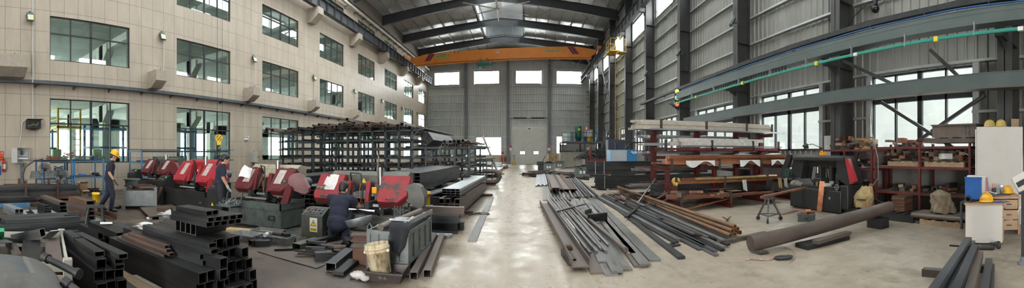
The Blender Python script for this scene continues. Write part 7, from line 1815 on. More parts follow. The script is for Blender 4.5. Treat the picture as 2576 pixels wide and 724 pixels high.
for j,(z,m_,lb) in enumerate(((2.19,GALV,'topmost'),(1.63,GALV,'second'),(1.03,BRIGHT,'third'),(.49,BRIGHT,'lowest'))):
    pack(RFY+.25,z,3.75-.1*j,8.5,6,2,.085,m_,'thin pale bar on the rear arms of the red rack, %s level'%lb,'thin bars on the rear of the red rack, %s level'%lb,jag=.55,sd=20+j,hh=.04,name='thin_bar')
    pack(RFY+.85,z,3.9,8.5,3,1,.12,[PAPERW,BRNST,DCOPPER,RUST][j],'thicker bar behind the thin bars, %s rear level of the red rack'%lb,'thicker rear bars of the red rack, %s level'%lb,jag=.8,sd=30+j)
pack(RFY-.7,1.90,3.6,5.0,3,1,.09,GALV,'short pale bar at the left of the white-wrapped bars','short pale bars on the red rack',jag=.3,sd=41,hh=.08)
stock('bar',(3.6,RFY-.3,1.93),(5.2,RFY-.3,1.93),.08,.04,BRASS,'brass_bar','yellow brass bar left of the white-wrapped bars','bar')
pack(RFY-.9,1.30,3.9,5.4,3,1,.10,DCOPPER,'dull copper bar left of the big copper pack','dull copper left of the pack',jag=.3,sd=42,hh=.06)
stock('rod',(3.45,11.4,.02),(4.3,12.0,.78),.05,.05,GALV,'leaning_rod','bright rod leaning against the left end of the red rack','rod')
heap(3.9,12.6,.0,.7,.6,14,62,'rusty bar in the pile on the floor under the left end of the red rack','floor pile left of the red rack',[RUST,DCOPPER,BRNST],.1,(.9,1.6),(.08,.14),('bar',),.25)
# ---------------------------------------------------------------- roller stand, big saw, big round bar
q=fl(1934,556);st=thing('roller_stand','three-legged grey roller stand on small wheels carrying a copper bar','stand',(q.x,q.y,0),.3)
for k in range(3):
    a=2*pi*k/3-.5;f=V(.32*cos(a),.32*sin(a),.08);MB().bar(V(.06*cos(a),.06*sin(a),.56),f+V(0,0,.02),.04,.04).build('leg',MACHG,st)
    MB().cyl(f+V(-sin(a)*.02,cos(a)*.02,-.03),f+V(sin(a)*.02,-cos(a)*.02,-.03),.05,n=12).build('wheel',RUBBER,st)
    a2=2*pi*(k+1)/3-.5;MB().bar(V(.27*cos(a),.27*sin(a),.16),V(.27*cos(a2),.27*sin(a2),.16),.025,.025).build('stretcher',MACHG,st)
MB().cyl((0,0,.5),(0,0,.66),.035,n=10).bx(-.12,.12,-.1,.1,.54,.58).build('post',MACHG,st);MB().bx(-.16,.16,-.05,.05,.62,.65).build('head',MACHG,st)
d=V(.75,.66,0).normalized();stock('bar',V(q.x,q.y,.675)-d*.85,V(q.x,q.y,.675)+V(1.55,.35,.03),.05,.05,DCOPPER,'copper_bar','long copper bar resting on the roller stand and the black saw','bar')
bs_=thing('black_band_saw','large black oily band saw with a red end cover beside the right wall','band saw',(7.98,7.85,0),-pi/2)
MB().cbx(-1.05,1.05,-.48,.45,.03,.62,.02).bx(-1.0,-.85,-.4,.4,0,.05).bx(.85,1.0,-.4,.4,0,.05).build('base',MACHD,bs_)
MB().bx(.3,1.0,-.49,-.48,.1,.55).build('base_door',MACHD,bs_);MB().bx(.62,.68,-.497,-.49,.38,.44).build('maker_plate',ZINC,bs_)
MB().cbx(1.0,1.28,-.45,.35,.15,.78,.02).build('side_tank',MACHD,bs_)
MB().bx(-.6,.9,-.42,.4,.62,.70).build('work_table',MACHD,bs_)
for x in (-.32,.50):MB().cyl((x,.0,.6),(x,0,1.05),.075,n=16).build('column_sleeve',MACHD,bs_);MB().cyl((x,0,1.0),(x,0,1.42),.045,n=14).build('guide_column',CHROME,bs_)
MB().prism([(-.3,1.44),(.32,1.44),(.32,1.52),(.2,1.58),(-.2,1.58),(-.3,1.52)],-1.15,1.0,'x').build('bow_beam',MACHD,bs_)
MB().bx(-1.1,.95,-.06,.26,1.24,1.44).build('bow_web',MACHD,bs_)
MB().prism([(-1.35,1.0),(-.85,.86),(-.72,1.46),(-1.2,1.46)],-.2,.24,'y').build('wheel_cover',MACHD,bs_)
MB().prism([(.68,.95),(1.05,.78),(1.22,.80),(1.0,1.56),(.70,1.50)],-.26,.26,'y').build('wheel_cover',MACHD,bs_)
MB().prism([(1.20,.80),(1.38,.90),(1.12,1.50),(1.02,1.50)],-.27,-.14,'y').build('red_end_cover',SAWPINK,bs_)
MB().cyl((-1.42,-.25,1.02),(-1.42,.15,1.02),.17,n=18).cyl((-1.42,-.32,1.02),(-1.42,-.25,1.02),.15,n=18).build('drive_motor',M('dark_green_motor',(.03,.06,.055),(.02,.04,.036),.4,.1,6),bs_)
MB().prism([(.0+.10*cos(a),.36+.10*sin(a)) for a in [pi*k/8 for k in range(9)]]+[(.13*cos(a),-.3+.13*sin(a)) for a in [pi+pi*k/8 for k in range(9)]],-.3,-.2,'y',mat=Matrix.Translation((-1.5,0,1.22)) @ Matrix.Rotation(.5,4,'Y')).build('belt_guard',MACHD,bs_)
for x in (-.12,.3):MB().cbx(x-.05,x+.05,-.12,.1,.84,1.3,.01).build('blade_guide_arm',MACHD,bs_)
MB().cbx(-.22,.1,-.3,.2,.7,.92,.02).build('vice_jaw',MACHD,bs_);MB().bx(.12,.36,-.34,-.1,.70,.78).build('white_rag',LINER,bs_)
MB().lathe([(.075,-.008),(.085,0),(.075,.008),(.065,0),(.075,-.008)],20,mat=Matrix.Translation((.88,-.45,.72)) @ Matrix.Rotation(pi/2,4,'X')).bx(.81,.95,-.455,-.445,.712,.728).bx(.872,.888,-.455,-.445,.65,.79).build('hand_wheel',ZINC,bs_)
MB().cyl((.88,-.44,.72),(.88,-.3,.72),.025,n=10).build('hand_wheel_shaft',BRASS,bs_)
MB().cyl((.02,-.36,.70),(.02,-.36,.82),.04,n=12).build('brass_fitting',BRASS,bs_)
MB().path([(-.45,-.49,.58),(-.5,-.52,.4),(-.42,-.51,.2),(-.5,-.5,.1)],.012,6).build('hose',RUBBER,bs_);MB().path([(.75,-.46,.7),(.6,-.56,.62),(.45,-.5,.52)],.015,6).build('hose',RUBBER,bs_)
MB().path([(-.2,.0,1.4),(-.5,-.15,1.2),(-.6,-.1,.95),(-.5,0,.75)],.018,6).build('hose',RUBBER,bs_);MB().path([(.1,0,1.4),(.25,-.2,1.15),(.2,-.1,.9)],.018,6).build('hose',RUBBER,bs_)
MB().path([(-.2,.1,1.58),(-.2,.1,1.78),(-.55,.0,1.93),(-.75,-.05,1.9)],.012,6).build('lamp_arm',BLACK,bs_);MB().lathe([(.02,.1),(.06,.07),(.11,-.02),(.10,-.02),(.05,.06),(0,.08)],16,mat=Matrix.Translation((-.8,-.05,1.86)) @ Matrix.Rotation(.5,4,'Y')).build('work_lamp',BLACK,bs_)
MB().cbx(-.28,-.12,.02,.18,1.58,1.68,.01).cbx(-.22,-.14,.0,.06,1.68,1.72,.01).build('amber_beacon',M('amber_lens',(.8,.36,.01),None,.3),bs_)
GSACK=M('grey_plastic_sack',(.24,.22,.20),(.12,.11,.10),.6,0,8,.35,.7,.5)
one('cloth_sack',MB().ell((7.6,8.75,.72),(.16,.17,.10)).ell((7.62,8.6,.69),(.14,.15,.08)).jitter(.02),GSACK,'crumpled white sack lying on the left end of the black saw','sack')
one('white_bag',MB().cbx(8.05,8.2,7.6,7.82,.71,1.12,.03),LINER,'white bag standing on the black saw table between its columns','bag')
pA,pB=fl(2064,533)+V(-.05,.0,0),V(7.42,7.42,.75)
lc=MB().bar(pA+V(0,0,.02),pB+V(0,0,.12),.14,.03,up=(0.7,.7,.3));one('copper_plate',lc,COPPER,'bright copper flat leaning on the front of the black saw','copper flat')
q=fl(2032,557);t=thing('metal_box','grey-green metal box filled with copper blocks in front of the black saw','box',(q.x+.05,q.y+.1,0),-.75)
MB().cbx(-.21,.21,-.15,.15,0,.16,.01).bx(-.22,.22,-.16,.16,.15,.17).build('case',MACHG,t);MB().bx(-.05,.05,-.158,-.15,.06,.1).build('latch',MACHD,t)
for k,(dx,dy,z,a,m_) in enumerate(((-.1,.0,.19,.3,DCOPPER),(.06,.03,.19,-.4,DCOPPER),(.03,-.02,.245,.2,COPPER),(.13,-.06,.19,.8,COPPER))):
    one('copper_block',MB().cbx(-.07,.07,-.04,.04,-.02,.035,.004).xf(Matrix.Translation((q.x+.05+dx,q.y+.1+dy,z)) @ Matrix.Rotation(a-.7,4,'Z')),m_,'copper block on the grey-green metal box, %s'%['left','rear','topmost','front right'][k],'block')
rp_=M('brown_round_bar',(.135,.105,.088),(.09,.068,.058),.55,.4,3.5,.35,.7,.05,.65,stretch=(.4,1,1))
rbA,rbB=V(3.50,5.16,.155),V(7.22,5.0,.40)
stock('rod',rbA,rbB,.27,.27,rp_,'round_bar','very thick brown round bar lying on blocks across the right foreground','round bar')
one('steel_block',MB().cbx(4.35,5.45,4.70,5.02,.0,.075,.006),BLACKST,'black steel block on the floor under the thick round bar','block')
stock('bar',(4.55,4.72,.105),(5.55,4.82,.105),.14,.06,BRNST,'steel_block','brown flat block between the black block and the thick round bar','block')
one('steel_block',MB().cbx(6.6,6.9,4.8,5.2,0,.22,.006),BLACKST,'black block propping the far end of the thick round bar','block')
# litter in front of the round bar
q=fl(1912,640);gv=thing('work_glove','dark work glove on the floor below the end of the thick round bar','glove',q,-.4)
blob('glove',DGLOVE,gv,hand((0,0,.04),(1,.2,0),(0,0,-1),1.5,.35),[],.009,1)
one('black_bag',MB().ell((0,0,.03),(.15,.08,.03)).ell((.1,.03,.035),(.07,.05,.02)).jitter(.006).xf(Matrix.Translation(fl(1970,652)) @ Matrix.Rotation(-.5,4,'Z')),BLACK,'black and green plastic scrap on the floor before the thick round bar','scrap')
one('barrier_tape',MB().grid(lambda u,v:(-.25+.55*u,.04*sin(8*u)+.035*v,.006+.015*abs(sin(11*u))),20,1).xf(Matrix.Translation(fl(1915,655)) @ Matrix.Rotation(-.45,4,'Z')),M('red_white_tape',(.65,.60,.58),(.5,.05,.05),.5,0,18,.49,.51),'crumpled red and white tape on the floor before the thick round bar','tape')
one('thin_wire',MB().path([fl(1985,664,.01),fl(2000,648,.01),fl(1995,630,.015),fl(1975,622,.01)],.004,5),GALV,'thin pale wire curling on the floor before the thick round bar','wire')
one('wire_scrap',MB().path([fl(1818,545,.01),fl(1830,552,.05),fl(1834,548,.02),fl(1828,556,.04),fl(1838,544,.09)],.012,6),RUST,'rusty tangled wire on the floor beside the rusty pipes','wire')
for k,(a,c) in enumerate((((1965,540),(2005,530)),((1920,516),(1962,508)),((1995,522),(2035,528)))):lay('bar',a,c,.14,.012,.0,DCOPPER,'copper_scrap','tarnished copper sheet scrap on the floor before the red rack, %s'%['nearest','farthest','rightmost'][k],'scrap','copper scraps on the floor')
# ---------------------------------------------------------------- red shelving along the right wall
def shelving(y0,y1,x0,x1,levels,top,label):
    t=thing('red_shelving',label,'shelving',(x0,y0,0));W_=x1-x0;L_=y1-y0
    for y in (0,L_*.5,L_):
        for x in (0,W_):MB().bx(x-.03,x+.03,y-.03,y+.03,0,top).build('post',REDRK,t)
    for z in levels:
        MB().bx(-.02,.02,0,L_,z-.06,z).bx(W_-.02,W_+.02,0,L_,z-.06,z).bx(0,W_,-.02,.02,z-.06,z).bx(0,W_,L_-.02,L_+.02,z-.06,z).build('shelf_frame',REDRK,t)
        MB().bx(.02,W_-.02,.02,L_-.02,z-.02,z).build('shelf_board',PLYW,t)
shelving(6.45,8.5,8.42,9.1,(.62,1.22,1.76),1.84,'dark red shelving of copper blocks behind the black saw')
shelving(3.5,6.3,8.42,9.15,(.62,1.30,1.82),1.9,'long dark red shelving of plates and pallets left of the tall white cabinet')
for k,(y0,y1,z,n,m_,lb) in enumerate(((6.55,8.4,1.762,26,[DCOPPER,BRASS,BRNST,WOOD],'top shelf behind the black saw'),(6.55,8.4,1.222,22,[DCOPPER,COPPER,BLACKST,ZINC],'middle shelf behind the black saw'),(6.55,8.4,.622,18,[SCRAP,BLACKST,BRNST],'lower shelf behind the black saw'),
                                          (4.9,6.2,1.822,9,[BRNST,DCOPPER,CARD],'top shelf left of the white cabinet'),(3.65,6.2,1.46,22,[DCOPPER,BRNST,WHITEP,WOOD],'pallets of the long red shelving'),(3.65,6.2,.622,22,[CARD,BLACKST,DCOPPER,SCRAP],'lower shelf left of the white cabinet'))):
    heap(8.78,(y0+y1)/2,z,.18,(y1-y0)/2-.15,int(n*1.3),80+k,'small block or offcut on the '+lb,'clutter on the '+lb,m_,0,(.15,.5),(.06,.17),('bar','bar','tube'),.1)
def pallet(c,w,d,label,mat=WOOD,rz=0.0,h=.13):
    t=thing('wooden_pallet',label,'pallet',c,rz)
    for k in range(5):y=-d/2+(d-.1)*k/4;MB().bx(-w/2,w/2,y,y+.1,h-.022,h).build('deck_board',mat,t)
    for k in range(3):x=-w/2+(w-.09)*k/2;MB().bx(x,x+.09,-d/2,d/2,.0,h-.022).build('runner',mat,t)
    return t
pallet((8.78,5.45,1.302),.6,1.0,'left wooden pallet on the middle shelf left of the white cabinet');pallet((8.78,4.25,1.302),.6,1.1,'right wooden pallet on the middle shelf left of the white cabinet')
pallet((8.75,4.0,1.905),.75,1.5,'dark pallet on top of the long red shelving',BRNST)
t=thing('drilled_steel_box','dark steel plate box with drilled holes on the pallet above the long red shelving','steel box',(8.70,3.95,2.037))
MB().bx(-.25,.25,-.6,-.58,0,.3).bx(-.25,.25,.58,.6,0,.3).bx(-.25,-.23,-.58,.58,0,.3).bx(.23,.25,-.58,.58,0,.3).bx(-.3,.3,-.62,.62,.3,.33).build('box',BRNST,t)
b=MB()
for i in range(2):
    for j in range(4):b.cyl((-.256,-.42+.09*i,.07+.06*j),(-.249,-.42+.09*i,.07+.06*j),.018,n=8)
each(b,'drilled_hole',BLACK,t)
t,hh,d=ebox(2098,342,392,XR-.12,.38,'beige electrical box with a warning label on the wall above the red shelving',.2,-pi/2)
warn_plate(t,facing((0,-.214,hh*.38)),.09,.15)
one('grey_cable',MB().path([(8.3,6.4,3.0),(8.25,6.3,2.2),(8.1,6.0,1.5),(8.05,5.95,1.0),(8.2,6.3,.7),(8.3,6.6,.45)],.014,6),GRIP,'grey cable hanging in a loop in front of the red shelving','cable')
one('black_cable',MB().path([(8.35,6.35,1.95),(8.2,6.7,1.8),(8.1,7.0,1.2),(8.15,6.9,.7),(8.2,6.7,.45)],.012,6),BLACK,'black cable looping down in front of the red shelving','cable')
pallet((8.05,6.35,0),.9,1.1,'dark low pallet behind the far end of the thick round bar',MACHD,0,.2);pallet((8.0,5.15,0),.8,1.1,'dark low pallet in front of the long red shelving',MACHD,0,.2);pallet((7.95,3.75,0),.8,1.3,'light wooden pallet carrying dark round bars before the tall cabinet',WOOD)
for k in range(5):stock('rod',(7.63+.13*k,3.05,.195+.0*k),(7.63+.13*k,4.65,.195),.125,.125,BRNST,'round_bar','dark round bar lying on the light pallet before the tall cabinet','round bar','round bars on the light pallet')
for k in range(9):one('steel_plate',MB().cbx(7.85+.01*(k%3),8.25,5.0+.015*(k%2),5.4,.203+.042*k,.243+.042*k,.004),[RUST,DCOPPER][k%2],'square rusty plate in the neat stack on the dark pallet, %s from the bottom'%ordinal(k),'plate','neat stack of square plates')
for k in range(4):stock('bar',(7.75+.1*k,5.7,.23+.03*k),(8.2,5.95+.1*k,.30+.03*k),.08,.03,BLACKST,'dark_strip','dark strip lying on the dark pallets left of the plate stack','strip','dark strips on the pallets')
stock('bar',(7.7,6.05,.22),(8.25,6.35,.80),.09,.05,DCOPPER,'leaning_bar','brown bar leaning against the red shelving','bar')
dr=thing('blue_drum','blue drum lying under the red shelving behind the yellow sack','drum',(8.3,7.2,.2));MB().cyl((0,-.3,.2),(0,.3,.2),.19,n=20).build('drum',BLUEP,dr);MB().bx(-.195,-.188,-.1,.12,.12,.26).build('drum_label',WHITEP,dr)
def sack(label,c,mat,prof,rz,sd,txt_=None):
    t=thing('sack',label,'sack',c,rz)
    def fn(u,v):
        a=2*pi*u;k=prof(v);r=k[0]*(1+.07*sin(5*a+9*v)+.05*sin(11*a-14*v))
        return (k[2]+r*cos(a)*.62,k[3]+r*sin(a),k[1]+.012*sin(7*a+5*v))
    MB().grid(fn,36,20).build('bag',mat,t)
    return t
def ps1(v):return (.27*(1-.0*v) if v<.55 else .27-.30*(v-.55),.01+.56*v,0,-.16*max(0,v-.4))
sk1=sack('dirty yellow woven sack standing open beside the black saw',(7.86,6.3,.205),SACK,ps1,.3,1)
b=MB()
for k in range(6):b.bx(-.002,.002,-.14+.045*k,-.11+.045*k,.2,.245)
b.xf(Matrix.Translation((-.195,0,0))).build('printed_marks',BLACK,sk1)
def ps2(v):return ((.31-.10*v) if v<.8 else .23-1.0*(v-.8),.01+.52*v,0,.10*v)
sack('brown crumpled plastic sack with a peaked top on the light pallet',(7.9,3.95,.26),BSACK,ps2,.2,2)
one('dark_stool',MB().bx(7.5,7.9,3.0,3.35,.55,.6).bx(7.5,7.54,3.0,3.04,0,.55).bx(7.86,7.9,3.0,3.04,0,.55).bx(7.5,7.54,3.31,3.35,0,.55).bx(7.86,7.9,3.31,3.35,0,.55),MACHG,'dark steel stool standing behind the blue file box','stool')
# ---------------------------------------------------------------- cabinet, desk and what lies on them
def aim(px,rho):a=ang(px);return V(rho*sin(a),rho*cos(a),0),-a
c,rz=aim(2476,7.05)
cab=thing('side_cabinet','off-white low cabinet with wooden drawers in the right foreground','cabinet',c,rz)
MB().cbx(-.34,.33,-.25,.25,.03,.72,.006).build('carcass',CABW,cab);MB().cbx(-.36,.37,-.27,.27,.72,.745,.004).build('top',OAK,cab)
for k in range(3):d_=MB().cbx(.33,.352,-.24,.24,.06+.22*k,.265+.22*k,.003).build('drawer',OAK,cab);MB().path([(.352,-.06,.18+.22*k),(.385,-.06,.18+.22*k),(.385,.06,.18+.22*k),(.352,.06,.18+.22*k)],.006,5).build('handle',CHROME,d_)
def on(o,x,y,z):return Matrix.Translation(o.location) @ Matrix.Rotation(o.rotation_euler.z,4,'Z') @ V(x,y,z)
fb=thing('file_box','blue plastic file box full of papers standing on the low cabinet','file box',on(cab,-.17,.08,.79),rz-.2)
MB().bx(-.17,.15,-.13,-.12,0,.40).bx(-.17,.15,.12,.13,0,.44).bx(-.17,-.16,-.13,.13,0,.42).prism([(-.13,0),(.13,0),(.13,.42),(.0,.2),(-.13,.1)],.14,.15,'x').bx(-.17,.15,-.13,.13,0,.01).bx(-.18,.16,-.14,-.12,.39,.415).build('box',BLUEP,fb)
for k in range(7):MB().bx(-.15,.16+.012*(k%3),-.10+.032*k,-.092+.032*k,.012,.40+.02*(k%3)).build('paper_file',WHITEP,fb)
one('black_block',MB().cbx(-.14,.12,-.1,.1,0,.042,.01).xf(Matrix.Translation(on(cab,-.17,.08,.747)) @ Matrix.Rotation(rz,4,'Z')),BLACK,'black block under the blue file box','block')
one('black_roll',MB().pipe((-.3,-.16,.81),(-.3,.02,.81),.06,.04,16).xf(Matrix.Translation(c) @ Matrix.Rotation(rz,4,'Z')),BLACK,'black hollow roll on the left edge of the low cabinet','roll')
def helmet(label,p,r,mat=HELM):
    t=thing('safety_helmet',label,'safety helmet',p,r,'loose yellow helmets');helm_mesh(Matrix.Translation((0,0,.022)),t,mat);return t
helmet('yellow safety helmet lying on the low cabinet before the blue file box',on(cab,.04,-.08,.746),rz+2.8)
tl=[(SIGNB,-.02,.22),(BLACK,.02,.3),(SIGNR,.10,.28),(YELLOW,.05,.2),(BLUEP,-.05,.26),(BLACK,.12,.2)]
for k,(m_,y,L_) in enumerate(tl):one('hand_tool',MB().cyl((.16,-.2+.05*k,.762),(.16+L_*.55,-.22+.05*k,.762),.011,n=7).cyl((.16+L_*.55,-.22+.05*k,.762),(.16+L_,-.23+.05*k,.762),.006,n=6).xf(Matrix.Translation(c) @ Matrix.Rotation(rz,4,'Z')),m_,'hand tool lying right of the helmet on the low cabinet, %s from the front'%ordinal(k),'tool','hand tools on the low cabinet')
c2,rz2=aim(2512,8.0);rz2=-1.15
desk=thing('wooden_desk','wood-topped desk with drawers behind the low cabinet','desk',c2,rz2)
MB().cbx(-.62,.42,-.42,.42,.73,.765,.004).build('desk_top',OAK,desk);MB().bx(-.6,-.57,-.38,.38,0,.73).bx(.36,.39,-.38,.38,0,.73).bx(-.57,.36,.3,.32,.3,.73).build('side_panel',OAK,desk)
for k in range(3):d_=MB().cbx(-.02,.35,-.40,-.38,.1+.21*k,.29+.21*k,.003).build('drawer',OAK,desk);MB().bx(.12,.22,-.42,-.40,.19+.21*k,.21+.21*k).build('handle',BLACK,d_)
helmet('yellow safety helmet lying on the desk before the tall white cabinet',on(desk,.22,.22,.766),rz2+.3)
pb_=on(desk,-.24,-.18,.766);t=thing('paper_pile','pile of white papers with a pink note on the desk','papers',pb_,rz2)
for k in range(6):MB().grid(lambda u,v,k=k:(-.2+.3*u+.03*(k%4),-.15+.24*v+.02*(k%2),.004+.014*k+.012*sin(5*u+k)),8,6).build('sheet',WHITEP,t)
MB().bx(-.12,.06,-.12,.06,.092,.096).build('pink_note',PINK,t)
tp_=on(desk,-.26,.26,.766);t=thing('tablet_screen','small black-framed screen showing a reddish picture on the desk','screen',tp_,rz2+.75)
MB().cbx(-.12,.12,-.01,.01,.04,.34,.006,mat=Matrix.Rotation(-.15,4,'X')).cbx(-.06,.06,-.05,.05,0,.04,.01).build('frame',BLACK,t);MB().bx(-.105,.105,-.013,-.01,.06,.325,mat=Matrix.Rotation(-.15,4,'X')).build('display',SCREEN,t)
t=thing('plastic_bottle','clear bottle with white cap on the desk left of the helmet','bottle',on(desk,.08,.12,.766));MB().lathe([(0,0),(.04,0),(.042,.12),(.03,.15),(.03,.16)],16).build('bottle',GRIP,t);MB().lathe([(.034,.155),(.034,.2),(0,.2)],16).build('cap',SIGNW,t)
t=thing('pen_holder','dark pen holder with pens on the desk beside the screen','pen holder',on(desk,-.08,.22,.766));MB().lathe([(0,0),(.05,0),(.05,.13),(.045,.13),(.045,.01),(0,.01)],14).build('cup',BLACK,t)
for k,m_ in enumerate((SIGNR,YELLOW,SIGNW,SIGNK)):MB().cyl((-.02+.013*k,0,.02),(-.04+.03*k,.02,.23),.007,n=6).build('pen',m_,t)
one('black_tray',MB().cbx(-.14,.14,-.1,.1,0,.02,.005).xf(Matrix.Translation(on(desk,.1,-.02,.766)) @ Matrix.Rotation(rz2,4,'Z')),BLACK,'flat black tray on the desk between the papers and the helmet','tray')
c3,rz3=aim(2515,8.75)
wc=thing('tall_cabinet','tall white cabinet at the right wall with helmets on top','cabinet',c3,rz3)
MB().cbx(-.54,.5,-.02,.45,0,2.26,.01).build('carcass',CABW,wc);MB().bx(-.565,-.545,-.03,.0,1.0,2.2).cbx(.50,.53,-.02,.45,0,2.26,.004).build('side_board',WHITEP,wc)
helmet('dusty yellow safety helmet on the tall white cabinet, left of two',on(wc,-.24,.14,2.262),rz3-.2,HELMD);helmet('dusty yellow safety helmet on the tall white cabinet, right of two',on(wc,.03,.14,2.262),rz3+.15,HELMD)
t=thing('open_carton','small open brown carton on the right end of the tall white cabinet','cardboard box',on(wc,.36,.16,2.262),rz3);MB().bx(-.09,.09,-.07,.07,0,.19).build('carton',CARD,t);fp=MB().prism([(-.09,.19),(-.12,.23),(-.09,.2)],-.07,.07,'y').prism([(.09,.19),(.12,.235),(.09,.2)],-.07,.07,'y');each(fp,'flap',CARD,t)
one('white_pipe',MB().cyl((9.2,2.15,0),(9.2,2.15,6),.06,n=12),WPIPE,'white vertical pipe on the wall behind the tall white cabinet','pipe')
c4_,rz4=aim(2572,5.6)
sc=thing('platform_scale','scale indicator in a white case on a black pole at the right edge','scale',c4_,rz4)
MB().cbx(-.1,.16,-.10,-.02,-.12,.12,.02,mat=Matrix.Translation((-.02,0,1.2)) @ Matrix.Rotation(-.5,4,'Y') @ Matrix.Rotation(-.3,4,'X')).build('indicator_case',CABW,sc);MB().bx(-.06,.1,-.104,-.1,-.06,.02,mat=Matrix.Translation((-.02,0,1.2)) @ Matrix.Rotation(-.5,4,'Y') @ Matrix.Rotation(-.3,4,'X')).build('display',SIGNK,sc)
MB().bx(-.02,.03,-.02,.02,.1,1.15).bx(-.06,.06,-.04,.04,1.04,1.08).build('pole',BLACK,sc);MB().path([(-.03,-.02,.85),(-.06,-.03,.8),(-.06,-.03,.62),(-.03,-.02,.57)],.012,6).build('grab_handle',CHROME,sc)
MB().cyl((0,0,0),(0,0,.05),.075,n=18).cyl((0,0,.05),(0,0,.12),.03,n=12).build('foot',GRIP,sc)
def boot(label,px,py,r):
    t=thing('work_shoe',label,'shoe',fl(px,py),r,'black work shoes by the cabinet')
    blob('shoe',SHOE,t,[((-.09,0,.04),(.06,0,.04),.042,.045),((.06,0,.04),(.14,.01,.035),.045,.036),((-.08,0,.05),(-.08,0,.08),.04,.036)],[],.009,1)
    MB().lathe([(.03,.0),(.038,.015),(.03,.02),(.022,.0)],14,mat=Matrix.Translation((-.07,0,.10)) @ Matrix.Diagonal((1.5,1,1,1))).build('collar',BLACK,t)
boot('black work shoe before the low cabinet, left of the pair',2484,628,1.9);boot('black work shoe before the low cabinet, right of the pair',2510,622,.5)
stock('bar',fl(2389,617,.015),fl(2470,622,.015),.035,.025,BLACKST,'thin_bar','thin dark bar on the floor left of the black work shoes','bar')
# square tubes in the right bottom corner
fe_=[(2437,604,.30),(2453,622,.26),(2465,640,.19),(2488,657,.10),(2494,672,.03),(2446,612,.20)]
for k,(px,py,z) in enumerate(fe_):
    a=at(px,py,(H-z-.05)*FF/(py-CY));a.z=z+.05;b_=V(2.55+.02*k,a.y-.66-.02*k,a.z)
    stock('tube',b_,a,.095,.095,STEELB if k != 2 else BRNST,'square_tube','long steel tube running into the right bottom corner, %s from the top'%ordinal(k),'tube','tubes in the right bottom corner',t=.006)
stock('bar',fl(2322,683,.05),fl(2400,690,.05),.11,.10,BRNST,'steel_block','brown steel block under the left side of the corner tubes','block')
stock('bar',(4.9,1.75,.05),(4.95,2.35,.05),.1,.1,BLACKST,'steel_block','dark bearer under the far ends of the corner tubes','block')
# ---------------------------------------------------------------- machines and bins at the far right
yP=45.0
pf=thing('equipment_platform','dark steel platform with railings carrying air equipment in the far right corner','platform',(6.8,yP,0))
MB().bx(-2.6,2.2,-1.8,1.8,2.82,3.0).build('deck',DGREY,pf)
for x in (-2.5,0,2.1):
    for y in (-1.7,1.7):MB().bx(x-.08,x+.08,y-.08,y+.08,0,2.82).build('leg',DGREY,pf)
b=MB()
for h in (3.5,4.05):b.cyl((-2.6,-1.8,h),(2.2,-1.8,h),.03,n=6).cyl((-2.6,-1.8,h),(-2.6,1.8,h),.03,n=6)
for k in range(5):b.cyl((-2.6+1.2*k,-1.8,3),(-2.6+1.2*k,-1.8,4.05),.03,n=6)
b.build('guard_rail',DGREY,pf)
def far(px0,px1,y,z0,py):a,c=ony(px0,py,y),ony(px1,py,y);return a.x,c.x,max(z0+.1,a.z)
t=thing('air_tank','tall dark green air tank with a yellow label on the far platform','tank',(ony(1455,340,yP).x,yP,3.0))
MB().lathe([(0,.2),(.3,.22),(.4,.35),(.4,1.75),(.3,1.93),(.1,2.0),(0,2.0)],20).build('vessel',GREENT,t);MB().bx(-.12,.2,-.42,-.40,1.35,1.6).build('yellow_label',SIGNY,t);MB().bx(-.3,.3,-.3,.3,0,.22).build('skid',BLACKST,t)
t=thing('air_compressor','mint green compressor cabinet with dark grille on the far platform','compressor',(ony(1436,340,yP).x,yP,3.0));MB().cbx(-.44,.44,-.5,.5,0,1.3,.03).build('cabinet',MINT,t);MB().bx(-.15,.38,-.52,-.5,.1,1.2).build('grille',GRIP,t)
t=thing('white_cabinet','pale cabinet at the left end of the far platform','cabinet',(ony(1422,340,yP).x,yP+.5,3.0));MB().cbx(-.3,.3,-.4,.4,0,1.15,.03).build('case',GBOX,t);MB().bx(-.22,.22,-.42,-.4,.1,1.0).build('cabinet_door',WHITEP,t)
t=thing('control_cabinet','grey control cabinet with a red lamp on the far platform','cabinet',(ony(1483,340,yP).x,yP+.4,3.0));MB().cbx(-.45,.45,-.3,.3,0,1.55,.03).build('case',GRIP,t);MB().bx(-.3,.3,-.32,-.3,.7,1.4).build('meter_panel',GBOX,t);MB().cyl((-.3,0,1.55),(-.3,0,1.8),.07,n=10).build('red_lamp',M('far_red_lamp',(.8,.15,.08),None,.4,emit=(1,.2,.1),es=1),t)
for k,x in enumerate((1502,1508)):
    t=thing('air_dryer','blue twin-tower dryer column on the far platform, %s one'%['left','right'][k],'dryer',(ony(x,340,yP).x,yP-.3,3.0));MB().lathe([(0,0),(.15,0),(.15,1.35),(.08,1.5),(0,1.5)],14).build('tower',BLUEM,t);MB().cyl((0,-.16,.2),(0,-.16,1.4),.04,n=8).cyl((0,-.16,1.2),(0,0,1.55),.03,n=6).build('pipework',WHITEP,t)
for k,(x,m_) in enumerate(((1471,BLUEP),(1481,YELLOW),(1489,WOOD))):bucket((ony(x,352,yP-1).x,yP-1.2,3.0),['blue drum','yellow drum','brown drum'][k]+' standing at the front of the far platform',m_,.2,.62,bail=False)
one('white_hoarding',MB().bx(4.2,9.0,46.9,46.95,.3,2.75),M('pale_hoarding',(.55,.56,.55),None,.6),'pale hoarding panel below the far platform','panel')
hd=bpy.data.objects['white_hoarding'];txt('JIX',.7,SIGNB,hd,facing((.1,-.03,1.55)))
t=thing('scrap_bin','large tan ribbed scrap container right of the far door','container',(ony(1435,400,44).x,42.2,0))
MB().bx(-1.4,1.4,-1.0,1.0,.1,1.72).build('shell',M('tan_bin',(.26,.245,.20),(.2,.185,.15),.6,0,3),t)
